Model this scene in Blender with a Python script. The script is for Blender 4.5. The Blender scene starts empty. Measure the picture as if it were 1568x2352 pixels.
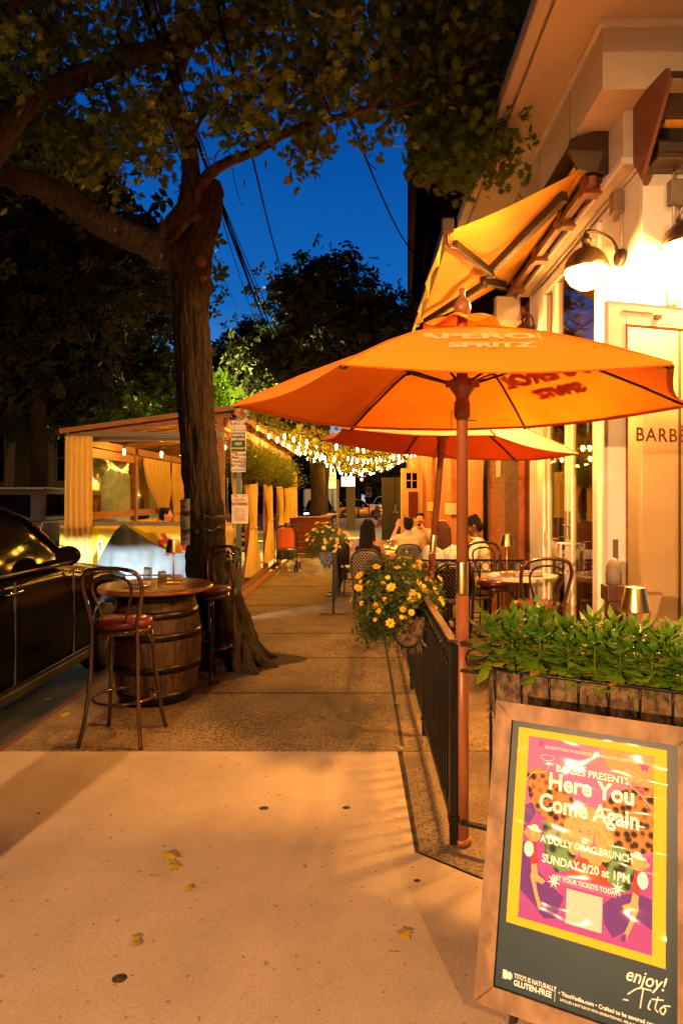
import bpy, math, random
import numpy as np
from mathutils import Vector, Matrix, Euler
PI = math.pi
R = math.radians
SC = bpy.context.scene
COL = SC.collection
random.seed(7)
RNG = np.random.default_rng(7)

# ---------------------------------------------------------------- camera
F = 1466.0
CAMH = 1.67
cam_d = bpy.data.cameras.new('camera')
cam = bpy.data.objects.new('camera', cam_d)
COL.objects.link(cam)
cam.location = (0, 0, CAMH)
cam.rotation_euler = (R(90), 0, 0)
cam_d.sensor_fit = 'VERTICAL'
cam_d.sensor_height = 36
cam_d.sensor_width = 24
cam_d.lens = F / 2352 * 36
cam_d.shift_x = -46 / 2352
cam_d.shift_y = -33 / 2352
cam_d.clip_start = 0.05
cam_d.clip_end = 500
SC.camera = cam

# ---------------------------------------------------------------- dusk sky
world = bpy.data.worlds.new('World')
SC.world = world
world.use_nodes = True
nt = world.node_tree
bg = nt.nodes['Background']
tc = nt.nodes.new('ShaderNodeTexCoord')
sep = nt.nodes.new('ShaderNodeSeparateXYZ')
nt.links.new(tc.outputs['Generated'], sep.inputs[0])
ramp = nt.nodes.new('ShaderNodeValToRGB')
nt.links.new(sep.outputs['Z'], ramp.inputs[0])
cr = ramp.color_ramp
cr.elements[0].position = 0.0
cr.elements[0].color = (0.55, 0.56, 0.58, 1)
cr.elements[1].position = 1.0
cr.elements[1].color = (0.0, 0.025, 0.12, 1)
for p, c in ((0.10, (0.30, 0.46, 0.66, 1)), (0.18, (0.075, 0.26, 0.62, 1)), (0.28, (0.007, 0.135, 0.50, 1)), (0.5, (0.001, 0.07, 0.34, 1))):
    e = cr.elements.new(p)
    e.color = c
# the afterglow is on the far side of the street; the sky behind the camera is darker
m1 = nt.nodes.new('ShaderNodeMapRange')
m1.inputs['From Min'].default_value = -0.5
m1.inputs['From Max'].default_value = 0.75
m1.inputs['To Min'].default_value = 0.03
m1.inputs['To Max'].default_value = 1.0
nt.links.new(sep.outputs['Y'], m1.inputs['Value'])
nt.links.new(ramp.outputs['Color'], bg.inputs['Color'])
nt.links.new(m1.outputs['Result'], bg.inputs['Strength'])

SC.view_settings.view_transform = 'Standard'
SC.view_settings.look = 'None'
SC.view_settings.exposure = 0.0
SC.view_settings.gamma = 1.0
SC.cycles.use_denoising = True
SC.cycles.max_bounces = 7
SC.cycles.diffuse_bounces = 4
SC.cycles.transparent_max_bounces = 12
SC.cycles.sample_clamp_indirect = 6.0
SC.cycles.caustics_reflective = False
SC.cycles.caustics_refractive = False

WARM = (1.0, 0.47, 0.13)

# ---------------------------------------------------------------- helpers
def P(px, py, d):
    """photo pixel + distance along the street -> world point"""
    return Vector(((px - 830) * d / F, d, CAMH - (py - 1143) * d / F))

def mat(name, col, rough=0.6, metal=0.0, col2=None, scale=8.0, bump=0.0, bscale=None, emit=0.0, ecol=None,
        trans=0.0, spec=None, detail=4.0, contrast=(0.35, 0.65), stretch=None, coat=0.0, alpha=1.0, ior=1.45, sub=0.0, ctype='noise'):
    m = bpy.data.materials.new(name)
    m.use_nodes = True
    n, l = m.node_tree.nodes, m.node_tree.links
    b = n['Principled BSDF']
    b.inputs['Base Color'].default_value = (*col, 1)
    b.inputs['Roughness'].default_value = rough
    b.inputs['Metallic'].default_value = metal
    b.inputs['IOR'].default_value = ior
    if spec is not None:
        b.inputs['Specular IOR Level'].default_value = spec
    b.inputs['Transmission Weight'].default_value = trans
    b.inputs['Coat Weight'].default_value = coat
    b.inputs['Alpha'].default_value = alpha
    if emit:
        b.inputs['Emission Color'].default_value = (*(ecol or col), 1)
        b.inputs['Emission Strength'].default_value = emit
    t = n.new('ShaderNodeTexCoord')
    mp = n.new('ShaderNodeMapping')
    if stretch:
        mp.inputs['Scale'].default_value = stretch
    l.new(t.outputs['Object'], mp.inputs[0])
    if col2 is not None:
        if ctype == 'voronoi':
            tx = n.new('ShaderNodeTexVoronoi')
            tx.inputs['Scale'].default_value = scale
            src = tx.outputs['Distance']
        else:
            tx = n.new('ShaderNodeTexNoise')
            tx.inputs['Scale'].default_value = scale
            tx.inputs['Detail'].default_value = detail
            src = tx.outputs['Fac']
        l.new(mp.outputs[0], tx.inputs['Vector'])
        r = n.new('ShaderNodeValToRGB')
        r.color_ramp.elements[0].position = contrast[0]
        r.color_ramp.elements[1].position = contrast[1]
        r.color_ramp.elements[0].color = (*col, 1)
        r.color_ramp.elements[1].color = (*col2, 1)
        l.new(src, r.inputs[0])
        l.new(r.outputs[0], b.inputs['Base Color'])
    if bump:
        tb = n.new('ShaderNodeTexNoise')
        tb.inputs['Scale'].default_value = bscale or scale * 3
        tb.inputs['Detail'].default_value = 5
        l.new(mp.outputs[0], tb.inputs['Vector'])
        bp = n.new('ShaderNodeBump')
        bp.inputs['Strength'].default_value = bump
        bp.inputs['Distance'].default_value = 0.02
        l.new(tb.outputs['Fac'], bp.inputs['Height'])
        l.new(bp.outputs[0], b.inputs['Normal'])
    if sub:
        # thin cloth or leaf: light comes through
        tr = n.new('ShaderNodeBsdfTranslucent')
        mx = n.new('ShaderNodeMixShader')
        mx.inputs[0].default_value = sub
        if col2 is not None:
            l.new(r.outputs[0], tr.inputs[0])
        else:
            tr.inputs[0].default_value = (*col, 1)
        out = n['Material Output']
        l.new(b.outputs[0], mx.inputs[1])
        l.new(tr.outputs[0], mx.inputs[2])
        l.new(mx.outputs[0], out.inputs['Surface'])
    return m

def clear_mat(name, tint=(1, 1, 1), fac=0.12, rough=0.03):
    """window glass or clear vinyl: mostly see-through with a mirror film"""
    m = bpy.data.materials.new(name)
    m.use_nodes = True
    n, l = m.node_tree.nodes, m.node_tree.links
    n.remove(n['Principled BSDF'])
    tr = n.new('ShaderNodeBsdfTransparent')
    tr.inputs[0].default_value = (*tint, 1)
    g = n.new('ShaderNodeBsdfGlossy')
    g.inputs['Roughness'].default_value = rough
    lw = n.new('ShaderNodeLayerWeight')
    lw.inputs[0].default_value = 0.5
    fr = n.new('ShaderNodeMath')
    fr.operation = 'POWER'
    fr.inputs[1].default_value = 4.0
    l.new(lw.outputs['Facing'], fr.inputs[0])
    ad = n.new('ShaderNodeMath')
    ad.inputs[1].default_value = fac
    l.new(fr.outputs[0], ad.inputs[0])
    mx = n.new('ShaderNodeMixShader')
    l.new(ad.outputs[0], mx.inputs[0])
    l.new(tr.outputs[0], mx.inputs[1])
    l.new(g.outputs[0], mx.inputs[2])
    l.new(mx.outputs[0], n['Material Output'].inputs['Surface'])
    return m

def props(o, label=None, cat=None, group=None, kind=None):
    if label: o['label'] = label
    if cat: o['category'] = cat
    if group: o['group'] = group
    if kind: o['kind'] = kind
    return o

def root_of(o):
    while o.parent:
        o = o.parent
    return o

def thing(name, label, cat, loc=(0, 0, 0), rz=0.0, group=None):
    o = bpy.data.objects.new(name, None)
    COL.objects.link(o)
    o.location = loc
    o.rotation_euler = (0, 0, rz)
    o.empty_display_size = 0.1
    return props(o, label, cat, group)

def kids(o):
    return [c for c in o.children]

def copy_tree(o, parent=None, loc=None, rz=None, label=None, scale=None):
    c = o.copy()
    COL.objects.link(c)
    if parent is not None:
        c.parent = parent
    if loc is not None: c.location = loc
    if rz is not None: c.rotation_euler = (0, 0, rz)
    if scale is not None: c.scale = (scale,) * 3
    if label: c['label'] = label
    for ch in kids(o):
        copy_tree(ch, c)
    return c

class MB:
    def __init__(s):
        s.v, s.f, s.sm = [], [], []
    def add(s, vs, fs, sm=False):
        k = len(s.v)
        s.v += [tuple(p) for p in vs]
        s.f += [tuple(i + k for i in f) for f in fs]
        s.sm += [sm] * len(fs)
        return s
    def box(s, c, d, rz=0.0, mx=None):
        x, y, z = d[0] / 2, d[1] / 2, d[2] / 2
        vs = [Vector((a * x, b * y, e * z)) for a in (-1, 1) for b in (-1, 1) for e in (-1, 1)]
        M = mx if mx is not None else Matrix.Rotation(rz, 3, 'Z')
        c = Vector(c)
        vs = [M @ v + c for v in vs]
        return s.add(vs, [(0, 1, 3, 2), (4, 6, 7, 5), (0, 4, 5, 1), (2, 3, 7, 6), (0, 2, 6, 4), (1, 5, 7, 3)])
    def bx(s, a, b):
        return s.box([(a[i] + b[i]) / 2 for i in range(3)], [abs(b[i] - a[i]) for i in range(3)])
    def bar(s, a, b, w, h, up=(0, 0, 1)):
        a, b = Vector(a), Vector(b)
        d = (b - a)
        L = d.length
        d.normalize()
        u = Vector(up)
        if abs(d.dot(u)) > 0.98: u = Vector((1, 0, 0))
        sx = d.cross(u).normalized()
        uz = sx.cross(d).normalized()
        M = Matrix((sx, d, uz)).transposed()
        return s.box((a + b) / 2, (w, L, h), mx=M)
    def tube(s, pts, r, n=8, cap=True, closed=False):
        pts = [Vector(p) for p in pts]
        if not hasattr(r, '__len__'): r = [r] * len(pts)
        m = len(pts)
        vs, fs = [], []
        prev = None
        for i, p in enumerate(pts):
            if closed:
                t = pts[(i + 1) % m] - pts[i - 1]
            else:
                t = pts[min(i + 1, m - 1)] - pts[max(i - 1, 0)]
            if t.length < 1e-9: t = Vector((0, 0, 1))
            t.normalize()
            if prev is None:
                u = Vector((0, 0, 1)) if abs(t.z) < 0.9 else Vector((1, 0, 0))
                a = t.cross(u).normalized()
            else:
                a = (prev - t * prev.dot(t))
                if a.length < 1e-6: a = t.orthogonal()
                a.normalize()
            prev = a
            b = t.cross(a)
            for k in range(n):
                an = 2 * PI * k / n
                vs.append(p + (a * math.cos(an) + b * math.sin(an)) * r[i])
        rng = m if closed else m - 1
        for i in range(rng):
            j = (i + 1) % m
            for k in range(n):
                k2 = (k + 1) % n
                fs.append((i * n + k, i * n + k2, j * n + k2, j * n + k))
        s.add(vs, fs, True)
        if cap and not closed:
            k0 = len(s.v) - m * n
            s.f.append(tuple(k0 + k for k in reversed(range(n)))); s.sm.append(False)
            s.f.append(tuple(k0 + (m - 1) * n + k for k in range(n))); s.sm.append(False)
        return s
    def lathe(s, prof, c=(0, 0, 0), n=24, sx=1.0, sy=1.0, sm=True, M=None):
        c = Vector(c)
        vs, fs = [], []
        for (r, z) in prof:
            for k in range(n):
                a = 2 * PI * k / n
                p = Vector((r * math.cos(a) * sx, r * math.sin(a) * sy, z))
                if M is not None: p = M @ p
                vs.append(p + c)
        for i in range(len(prof) - 1):
            for k in range(n):
                k2 = (k + 1) % n
                fs.append((i * n + k, i * n + k2, (i + 1) * n + k2, (i + 1) * n + k))
        s.add(vs, fs, sm)
        k0 = len(s.v) - len(prof) * n
        if prof[0][0] > 1e-4:
            s.f.append(tuple(k0 + k for k in reversed(range(n)))); s.sm.append(False)
        if prof[-1][0] > 1e-4:
            s.f.append(tuple(k0 + (len(prof) - 1) * n + k for k in range(n))); s.sm.append(False)
        return s
    def ball(s, c, r, n=12, m=8, M=None):
        if not hasattr(r, '__len__'): r = (r, r, r)
        prof = [(max(math.sin(PI * i / m), 1e-5), -math.cos(PI * i / m)) for i in range(m + 1)]
        D = Matrix.Diagonal((r[0], r[1], r[2]))
        if M is not None: D = M @ D
        return s.lathe(prof, c, n, M=D)
    def cap(s, a, b, ra, rb, n=12):
        """round cone (tapered capsule)"""
        a, b = Vector(a), Vector(b)
        d = (b - a).normalized()
        pts, rs = [], []
        for i in range(5):
            t = PI / 2 * i / 4
            pts.append(a - d * ra * math.cos(t)); rs.append(max(ra * math.sin(t), 1e-4))
        for i in range(5):
            t = PI / 2 * i / 4
            pts.append(b + d * rb * math.sin(t)); rs.append(max(rb * math.cos(t), 1e-4))
        return s.tube(pts, rs, n)
    def poly(s, pts, sm=False):
        return s.add(pts, [tuple(range(len(pts)))], sm)
    def prism(s, pts, off):
        off = Vector(off)
        a = [Vector(p) for p in pts]
        n = len(a)
        b = [p + off for p in a]
        fs = [tuple(range(n)), tuple(reversed(range(n, 2 * n)))]
        fs += [(i, (i + 1) % n + 0, n + (i + 1) % n, n + i) for i in range(n)]
        return s.add(a + b, fs)
    def sheet(s, fn, nu, nv, sm=True):
        vs = [fn(i / nu, j / nv) for j in range(nv + 1) for i in range(nu + 1)]
        fs = [(j * (nu + 1) + i, j * (nu + 1) + i + 1, (j + 1) * (nu + 1) + i + 1, (j + 1) * (nu + 1) + i) for j in range(nv) for i in range(nu)]
        return s.add(vs, fs, sm)
    def build(s, name, m, parent=None, world=False, label=None, cat=None, group=None, kind=None, origin=None, bevel=0.0, remesh=0.0, smooth=0, solid=0.0):
        me = bpy.data.meshes.new(name)
        off = Vector((0, 0, 0))
        if parent is not None and world:
            off = root_of(parent).location.copy()
        elif parent is None:
            if origin is None and s.v:
                a = np.array(s.v)
                off = Vector(((a[:, 0].min() + a[:, 0].max()) / 2, (a[:, 1].min() + a[:, 1].max()) / 2, a[:, 2].min()))
            else:
                off = Vector(origin or (0, 0, 0))
        vs = [(v[0] - off.x, v[1] - off.y, v[2] - off.z) for v in s.v]
        me.from_pydata(vs, [], s.f)
        me.polygons.foreach_set('use_smooth', s.sm)
        me.materials.append(m)
        me.update()
        o = bpy.data.objects.new(name, me)
        COL.objects.link(o)
        if bevel or remesh or smooth or solid:
            if remesh:
                md = o.modifiers.new('r', 'REMESH'); md.mode = 'VOXEL'; md.voxel_size = remesh; md.use_smooth_shade = True
            if smooth:
                md = o.modifiers.new('s', 'SMOOTH'); md.iterations = smooth; md.factor = 0.5
            if solid:
                md = o.modifiers.new('t', 'SOLIDIFY'); md.thickness = solid; md.offset = 0
            if bevel:
                md = o.modifiers.new('b', 'BEVEL'); md.width = bevel; md.segments = 2; md.limit_method = 'ANGLE'
            dg = bpy.context.evaluated_depsgraph_get()
            dg.update()
            me2 = bpy.data.meshes.new_from_object(o.evaluated_get(dg))
            o.modifiers.clear()
            o.data = me2
            if not me2.materials: me2.materials.append(m)
        if parent is not None:
            o.parent = parent
        elif True:
            o.location = off
        return props(o, label, cat, group, kind)

def cloud(name, tv, tf, C, Rm, S, m, parent=None, **kw):
    """many copies of a little template (leaf, petal, frond) in one mesh"""
    tv = np.array(tv, float)
    N, K = len(C), len(tv)
    V = np.einsum('nij,kj->nki', Rm, tv) * np.asarray(S)[:, None, None] + np.asarray(C)[:, None, :]
    V = V.reshape(-1, 3)
    off = np.zeros(3)
    if parent is None:
        off = np.array([V[:, 0].mean(), V[:, 1].mean(), V[:, 2].min()])
    else:
        off = np.array(root_of(parent).location)
    V = V - off
    me = bpy.data.meshes.new(name)
    fl = [len(f) for f in tf]
    loops = np.concatenate([np.array(f) for f in tf])
    L = (loops[None, :] + (np.arange(N) * K)[:, None]).reshape(-1)
    tot = np.tile(np.array(fl), N)
    st = np.concatenate([[0], np.cumsum(tot)[:-1]])
    me.vertices.add(N * K); me.vertices.foreach_set('co', V.reshape(-1).astype(np.float32))
    me.loops.add(len(L)); me.loops.foreach_set('vertex_index', L.astype(np.int32))
    me.polygons.add(len(tot)); me.polygons.foreach_set('loop_start', st.astype(np.int32)); me.polygons.foreach_set('loop_total', tot.astype(np.int32))
    me.materials.append(m)
    me.update(calc_edges=True)
    me.validate()
    o = bpy.data.objects.new(name, me)
    COL.objects.link(o)
    if parent is not None: o.parent = parent
    else: o.location = off
    return props(o, **kw)

from mathutils import noise as mnoise
def rand_rot(n, droop=0.0, rng=RNG):
    """random frames: z axis = leaf normal, y = leaf direction; droop tilts the tip down"""
    az = rng.uniform(0, 2 * PI, n)
    el = rng.normal(-droop, 0.5, n)
    y = np.stack([np.cos(az) * np.cos(el), np.sin(az) * np.cos(el), np.sin(el)], 1)
    u = rng.normal(0, 1, (n, 3)); u[:, 2] += 0.8
    x = np.cross(y, u); x /= np.linalg.norm(x, axis=1)[:, None]
    z = np.cross(x, y)
    return np.stack([x, y, z], 2)

def text(s, size, m, parent, M, name='lettering', sx=1.0, bold=0.0, world=True, depth=0.0008, align='CENTER', shear=0.0, spacing=1.0, label=None):
    """real lettering as a thin mesh, laid on its surface by matrix M (x right, y up, z out)"""
    cu = bpy.data.curves.new(name, 'FONT')
    cu.body = s; cu.size = size; cu.align_x = align; cu.align_y = 'CENTER'; cu.offset = bold; cu.extrude = depth; cu.shear = shear
    cu.space_character = spacing; cu.resolution_u = 3
    t = bpy.data.objects.new(name, cu)
    COL.objects.link(t)
    dg = bpy.context.evaluated_depsgraph_get(); dg.update()
    me = bpy.data.meshes.new_from_object(t.evaluated_get(dg))
    bpy.data.objects.remove(t)
    T = M @ Matrix.Diagonal((sx, 1, 1, 1))
    if world: T = Matrix.Translation(-root_of(parent).location) @ T
    me.transform(T)
    me.materials.clear(); me.materials.append(m)
    o = bpy.data.objects.new(name, me)
    COL.objects.link(o)
    o.parent = parent
    if label: o['label'] = label
    return o

def frame(o, x, y):
    x = Vector(x).normalized(); y = Vector(y)
    y = (y - x * y.dot(x)).normalized()
    z = x.cross(y)
    M = Matrix((x, y, z)).transposed().to_4x4()
    M.translation = Vector(o)
    return M

def arc(c, r, a0, a1, n, ax=(1, 0, 0), ay=(0, 0, 1)):
    ax, ay, c = Vector(ax), Vector(ay), Vector(c)
    return [c + ax * r * math.cos(a0 + (a1 - a0) * i / n) + ay * r * math.sin(a0 + (a1 - a0) * i / n) for i in range(n + 1)]

def smooth_path(pts, n=6):
    """Catmull-Rom through points"""
    pts = [Vector(p) for p in pts]
    q = [pts[0] * 2 - pts[1]] + pts + [pts[-1] * 2 - pts[-2]]
    out = []
    for i in range(1, len(q) - 2):
        for k in range(n):
            t = k / n
            a, b, c, d = q[i - 1], q[i], q[i + 1], q[i + 2]
            out.append(0.5 * ((2 * b) + (c - a) * t + (2 * a - 5 * b + 4 * c - d) * t * t + (-a + 3 * b - 3 * c + d) * t ** 3))
    out.append(pts[-1])
    return out

def lerp_list(v, n):
    out = []
    for i in range(len(v) - 1):
        for k in range(n):
            out.append(v[i] + (v[i + 1] - v[i]) * k / n)
    return out + [v[-1]]

# ---------------------------------------------------------------- materials
M = {}
def addm(k, *a, **kw):
    M[k] = mat(k, *a, **kw)
addm('asphalt', (0.03, 0.03, 0.032), 0.85, col2=(0.06, 0.058, 0.055), scale=60, bump=0.5, bscale=120)
addm('white_paint', (0.74, 0.71, 0.66), 0.55, col2=(0.66, 0.62, 0.56), scale=3, bump=0.08, bscale=60)
addm('white_trim', (0.78, 0.74, 0.7), 0.4, col2=(0.7, 0.65, 0.6), scale=5, bump=0.05, bscale=40)
addm('siding', (0.55, 0.5, 0.45), 0.7, col2=(0.48, 0.43, 0.38), scale=2, bump=0.3, bscale=26, stretch=(0.3, 0.3, 3))
addm('dark_metal', (0.035, 0.022, 0.016), 0.45, 0.3, bump=0.05, bscale=40)
addm('black_metal', (0.012, 0.011, 0.011), 0.32, 0.4, bump=0.15, bscale=60)
addm('bronze_rail', (0.16, 0.1, 0.05), 0.4, 0.6, col2=(0.05, 0.03, 0.02), scale=40)
addm('bark', (0.006, 0.004, 0.003), 0.95, col2=(0.034, 0.021, 0.013), scale=9, bump=1.0, bscale=11, stretch=(3.4, 3.4, 0.9), detail=12)
addm('bark_smooth', (0.022, 0.013, 0.008), 0.9, col2=(0.06, 0.035, 0.02), scale=14, bump=0.6, bscale=40)
addm('oak_leaf', (0.045, 0.105, 0.011), 0.5, col2=(0.12, 0.155, 0.015), scale=1.3, sub=0.4)
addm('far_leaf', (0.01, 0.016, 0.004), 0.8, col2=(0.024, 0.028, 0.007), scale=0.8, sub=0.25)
addm('green_leaf', (0.12, 0.25, 0.02), 0.6, col2=(0.18, 0.3, 0.03), scale=1.5, sub=0.4)
addm('vine_leaf', (0.10, 0.12, 0.012), 0.6, col2=(0.2, 0.17, 0.02), scale=3, sub=0.45)
addm('fern', (0.08, 0.14, 0.012), 0.6, col2=(0.2, 0.22, 0.025), scale=6, sub=0.35)
addm('impatiens_leaf', (0.06, 0.2, 0.015), 0.42, col2=(0.2, 0.3, 0.02), scale=7, sub=0.2)
addm('yellow_leaf', (0.42, 0.26, 0.03), 0.5, col2=(0.3, 0.26, 0.03), scale=20, sub=0.3)
addm('marigold_leaf', (0.03, 0.065, 0.01), 0.6, col2=(0.07, 0.1, 0.015), scale=9, sub=0.25)
addm('marigold', (0.9, 0.62, 0.07), 0.6, col2=(0.85, 0.5, 0.03), scale=30, sub=0.3)
addm('umbrella', (0.93, 0.235, 0.012), 0.8, col2=(0.8, 0.17, 0.01), scale=2.5, sub=0.2, bump=0.35, bscale=5)
addm('umbrella_print', (0.95, 0.62, 0.3), 0.7)
addm('umbrella_print_back', (0.72, 0.135, 0.01), 0.8, sub=0.1)
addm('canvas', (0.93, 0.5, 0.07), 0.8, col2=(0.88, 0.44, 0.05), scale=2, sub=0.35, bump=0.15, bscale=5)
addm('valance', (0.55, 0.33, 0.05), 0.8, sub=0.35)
addm('brown_metal', (0.28, 0.1, 0.04), 0.38, 0.1)
addm('brass', (0.8, 0.55, 0.24), 0.3, 1.0)
addm('chrome', (0.8, 0.78, 0.7), 0.08, 1.0)
addm('curtain', (0.82, 0.62, 0.2), 0.85, col2=(0.76, 0.56, 0.17), scale=40, sub=0.4, bump=0.1)
addm('wood_orange', (0.3, 0.13, 0.045), 0.6, col2=(0.2, 0.08, 0.03), scale=4, stretch=(1, 8, 8), bump=0.1)
addm('wood_dark', (0.09, 0.032, 0.014), 0.5, col2=(0.05, 0.018, 0.01), scale=5, stretch=(8, 8, 1), bump=0.1)
addm('wood_red', (0.16, 0.03, 0.018), 0.65, col2=(0.09, 0.018, 0.012), scale=4, stretch=(1, 6, 8))
addm('deck', (0.2, 0.09, 0.045), 0.6, col2=(0.12, 0.055, 0.03), scale=6, stretch=(8, 1, 1))
addm('roof_slat', (0.34, 0.19, 0.08), 0.6, col2=(0.25, 0.13, 0.05), scale=5, stretch=(1, 10, 1), sub=0.2)
addm('table_wood', (0.24, 0.14, 0.055), 0.4, col2=(0.12, 0.065, 0.027), scale=7, stretch=(1, 9, 1), coat=0.3)
addm('barrel_wood', (0.12, 0.068, 0.036), 0.6, col2=(0.05, 0.028, 0.017), scale=7, stretch=(5, 5, 0.7), bump=0.3, bscale=25)
addm('hoop', (0.025, 0.02, 0.018), 0.35, 0.8, col2=(0.05, 0.035, 0.025), scale=20)
addm('bentwood', (0.03, 0.012, 0.007), 0.22, col2=(0.05, 0.02, 0.01), scale=9, stretch=(1, 1, 0.3), coat=0.6)
addm('red_vinyl', (0.09, 0.012, 0.008), 0.3, coat=0.3, bump=0.05, bscale=12)
addm('yellow_banner', (0.7, 0.52, 0.02), 0.6, col2=(0.65, 0.47, 0.02), scale=2)
addm('banner_tan', (0.5, 0.36, 0.12), 0.6)
addm('banner_red', (0.45, 0.03, 0.02), 0.6)
addm('tarp', (0.05, 0.06, 0.06), 0.45, col2=(0.075, 0.085, 0.085), scale=3, bump=0.35, bscale=9)
addm('black_car', (0.003, 0.003, 0.003), 0.12, 0.0, spec=0.035)
addm('car_glass', (0.002, 0.002, 0.003), 0.05, 0.0, spec=0.025)
addm('black_plastic', (0.015, 0.014, 0.014), 0.55)
addm('tyre', (0.012, 0.012, 0.012), 0.8)
addm('alloy', (0.5, 0.48, 0.45), 0.25, 0.9)
addm('jeep_paint', (0.04, 0.03, 0.022), 0.4, coat=0.2)
addm('jeep_white', (0.22, 0.2, 0.18), 0.4)
addm('orange_car', (0.55, 0.26, 0.09), 0.25, 0.2, coat=0.6)
addm('white_car', (0.55, 0.57, 0.6), 0.3, coat=0.5)
addm('red_light', (0.3, 0.005, 0.005), 0.3, emit=1.2, ecol=(1, 0.02, 0.03))
addm('red_lamp_off', (0.2, 0.01, 0.01), 0.2)
addm('sign_white', (0.78, 0.76, 0.76), 0.45, col2=(0.7, 0.68, 0.68), scale=20)
addm('sign_red', (0.3, 0.02, 0.02), 0.5)
addm('sign_green', (0.015, 0.07, 0.02), 0.5)
addm('ink', (0.02, 0.018, 0.02), 0.6)
addm('post_green', (0.03, 0.055, 0.035), 0.35, 0.6)
addm('paper', (0.74, 0.7, 0.66), 0.7, col2=(0.66, 0.62, 0.58), scale=9)
addm('skin_light', (0.56, 0.28, 0.17), 0.5, col2=(0.5, 0.24, 0.14), scale=20)
addm('skin_tan', (0.42, 0.2, 0.12), 0.5)
addm('skin_dark', (0.12, 0.052, 0.028), 0.45)
addm('hair_black', (0.004, 0.003, 0.0025), 0.6, spec=0.2, col2=(0.012, 0.008, 0.006), scale=60, stretch=(6, 6, 0.4), bump=0.6, bscale=90)
addm('hair_brown', (0.025, 0.009, 0.004), 0.5, spec=0.3, col2=(0.10, 0.038, 0.016), scale=45, stretch=(6, 6, 0.3), bump=0.6, bscale=70)
addm('cloth_cream', (0.62, 0.5, 0.27), 0.85, bump=0.2, bscale=12)
addm('cloth_white', (0.66, 0.62, 0.55), 0.85, bump=0.25, bscale=9)
addm('cloth_blouse', (0.62, 0.6, 0.58), 0.85, col2=(0.3, 0.34, 0.42), scale=22, stretch=(1, 1, 0.08), bump=0.25, bscale=10, contrast=(0.5, 0.62))
addm('cloth_black', (0.015, 0.013, 0.014), 0.8)
addm('cloth_khaki', (0.5, 0.38, 0.22), 0.85)
addm('cane_dark', (0.05, 0.028, 0.016), 0.45)
addm('cushion', (0.6, 0.54, 0.48), 0.85)
addm('orange_fabric', (0.42, 0.09, 0.035), 0.8, bump=0.15, bscale=10)
addm('coir', (0.05, 0.033, 0.018), 0.95, col2=(0.19, 0.13, 0.075), scale=38, stretch=(1, 1, 0.6), bump=1.0, bscale=70)
addm('soil', (0.05, 0.03, 0.018), 0.95, col2=(0.16, 0.11, 0.07), scale=50, bump=0.8)
addm('bulb', (1, 0.6, 0.25), 0.5, emit=620, ecol=(1.0, 0.43, 0.05))
addm('bulb_dim', (0.8, 0.5, 0.2), 0.1, emit=4.0, ecol=(1.0, 0.5, 0.1))
addm('globe', (1, 0.8, 0.6), 0.5, emit=1150, ecol=(1.0, 0.43, 0.085))
addm('dome_metal', (0.06, 0.035, 0.018), 0.4, 0.5)
addm('conduit', (0.5, 0.44, 0.38), 0.4, 0.3)
addm('grey_box', (0.18, 0.15, 0.12), 0.5, 0.3)
addm('wire', (0.012, 0.01, 0.009), 0.6)
addm('cable', (0.008, 0.005, 0.004), 0.9, spec=0.0)
addm('stone_house', (0.2, 0.19, 0.15), 0.9, col2=(0.15, 0.14, 0.11), scale=3)
addm('traffic_orange', (0.75, 0.16, 0.02), 0.5)
addm('amber_glass', (0.2, 0.1, 0.04), 0.05, coat=1)
addm('door_cream', (0.6, 0.45, 0.2), 0.5)
addm('poster_dark', (0.16, 0.03, 0.02), 0.5)
addm('dark_door', (0.012, 0.009, 0.008), 0.5)
addm('cloth_orange', (0.5, 0.2, 0.06), 0.8)
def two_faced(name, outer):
    """outer face recoloured as if lamplit, own colour inside"""
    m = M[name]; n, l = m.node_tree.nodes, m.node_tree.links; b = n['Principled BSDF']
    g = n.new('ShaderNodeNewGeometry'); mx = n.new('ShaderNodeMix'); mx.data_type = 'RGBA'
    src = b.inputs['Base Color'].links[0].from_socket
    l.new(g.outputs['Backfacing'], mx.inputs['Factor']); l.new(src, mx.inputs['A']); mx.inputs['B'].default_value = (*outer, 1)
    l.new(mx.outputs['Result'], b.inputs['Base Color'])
addm('umbrella_lit_peach', (0.78, 0.10, 0.008), 0.8, col2=(0.7, 0.085, 0.008), scale=2.5, sub=0.1, bump=0.35, bscale=5)
two_faced('umbrella_lit_peach', (0.62, 0.27, 0.17))  # peach outer face paints lamplight onto the second umbrella
two_faced('umbrella', (0.93, 0.40, 0.015))  # yellower outer face paints in the lamplit top
M['glass'] = clear_mat('glass', (0.97, 0.95, 0.9), 0.07)
M['vinyl'] = clear_mat('vinyl', (0.85, 0.72, 0.5), 0.12, 0.12)
M['door_glass'] = clear_mat('door_glass', (0.93, 0.86, 0.74), 0.10, 0.02)
M['tumbler'] = clear_mat('tumbler', (0.9, 0.84, 0.74), 0.34, 0.12)
M['tape'] = clear_mat('tape', (0.9, 0.88, 0.85), 0.35, 0.15)
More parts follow.
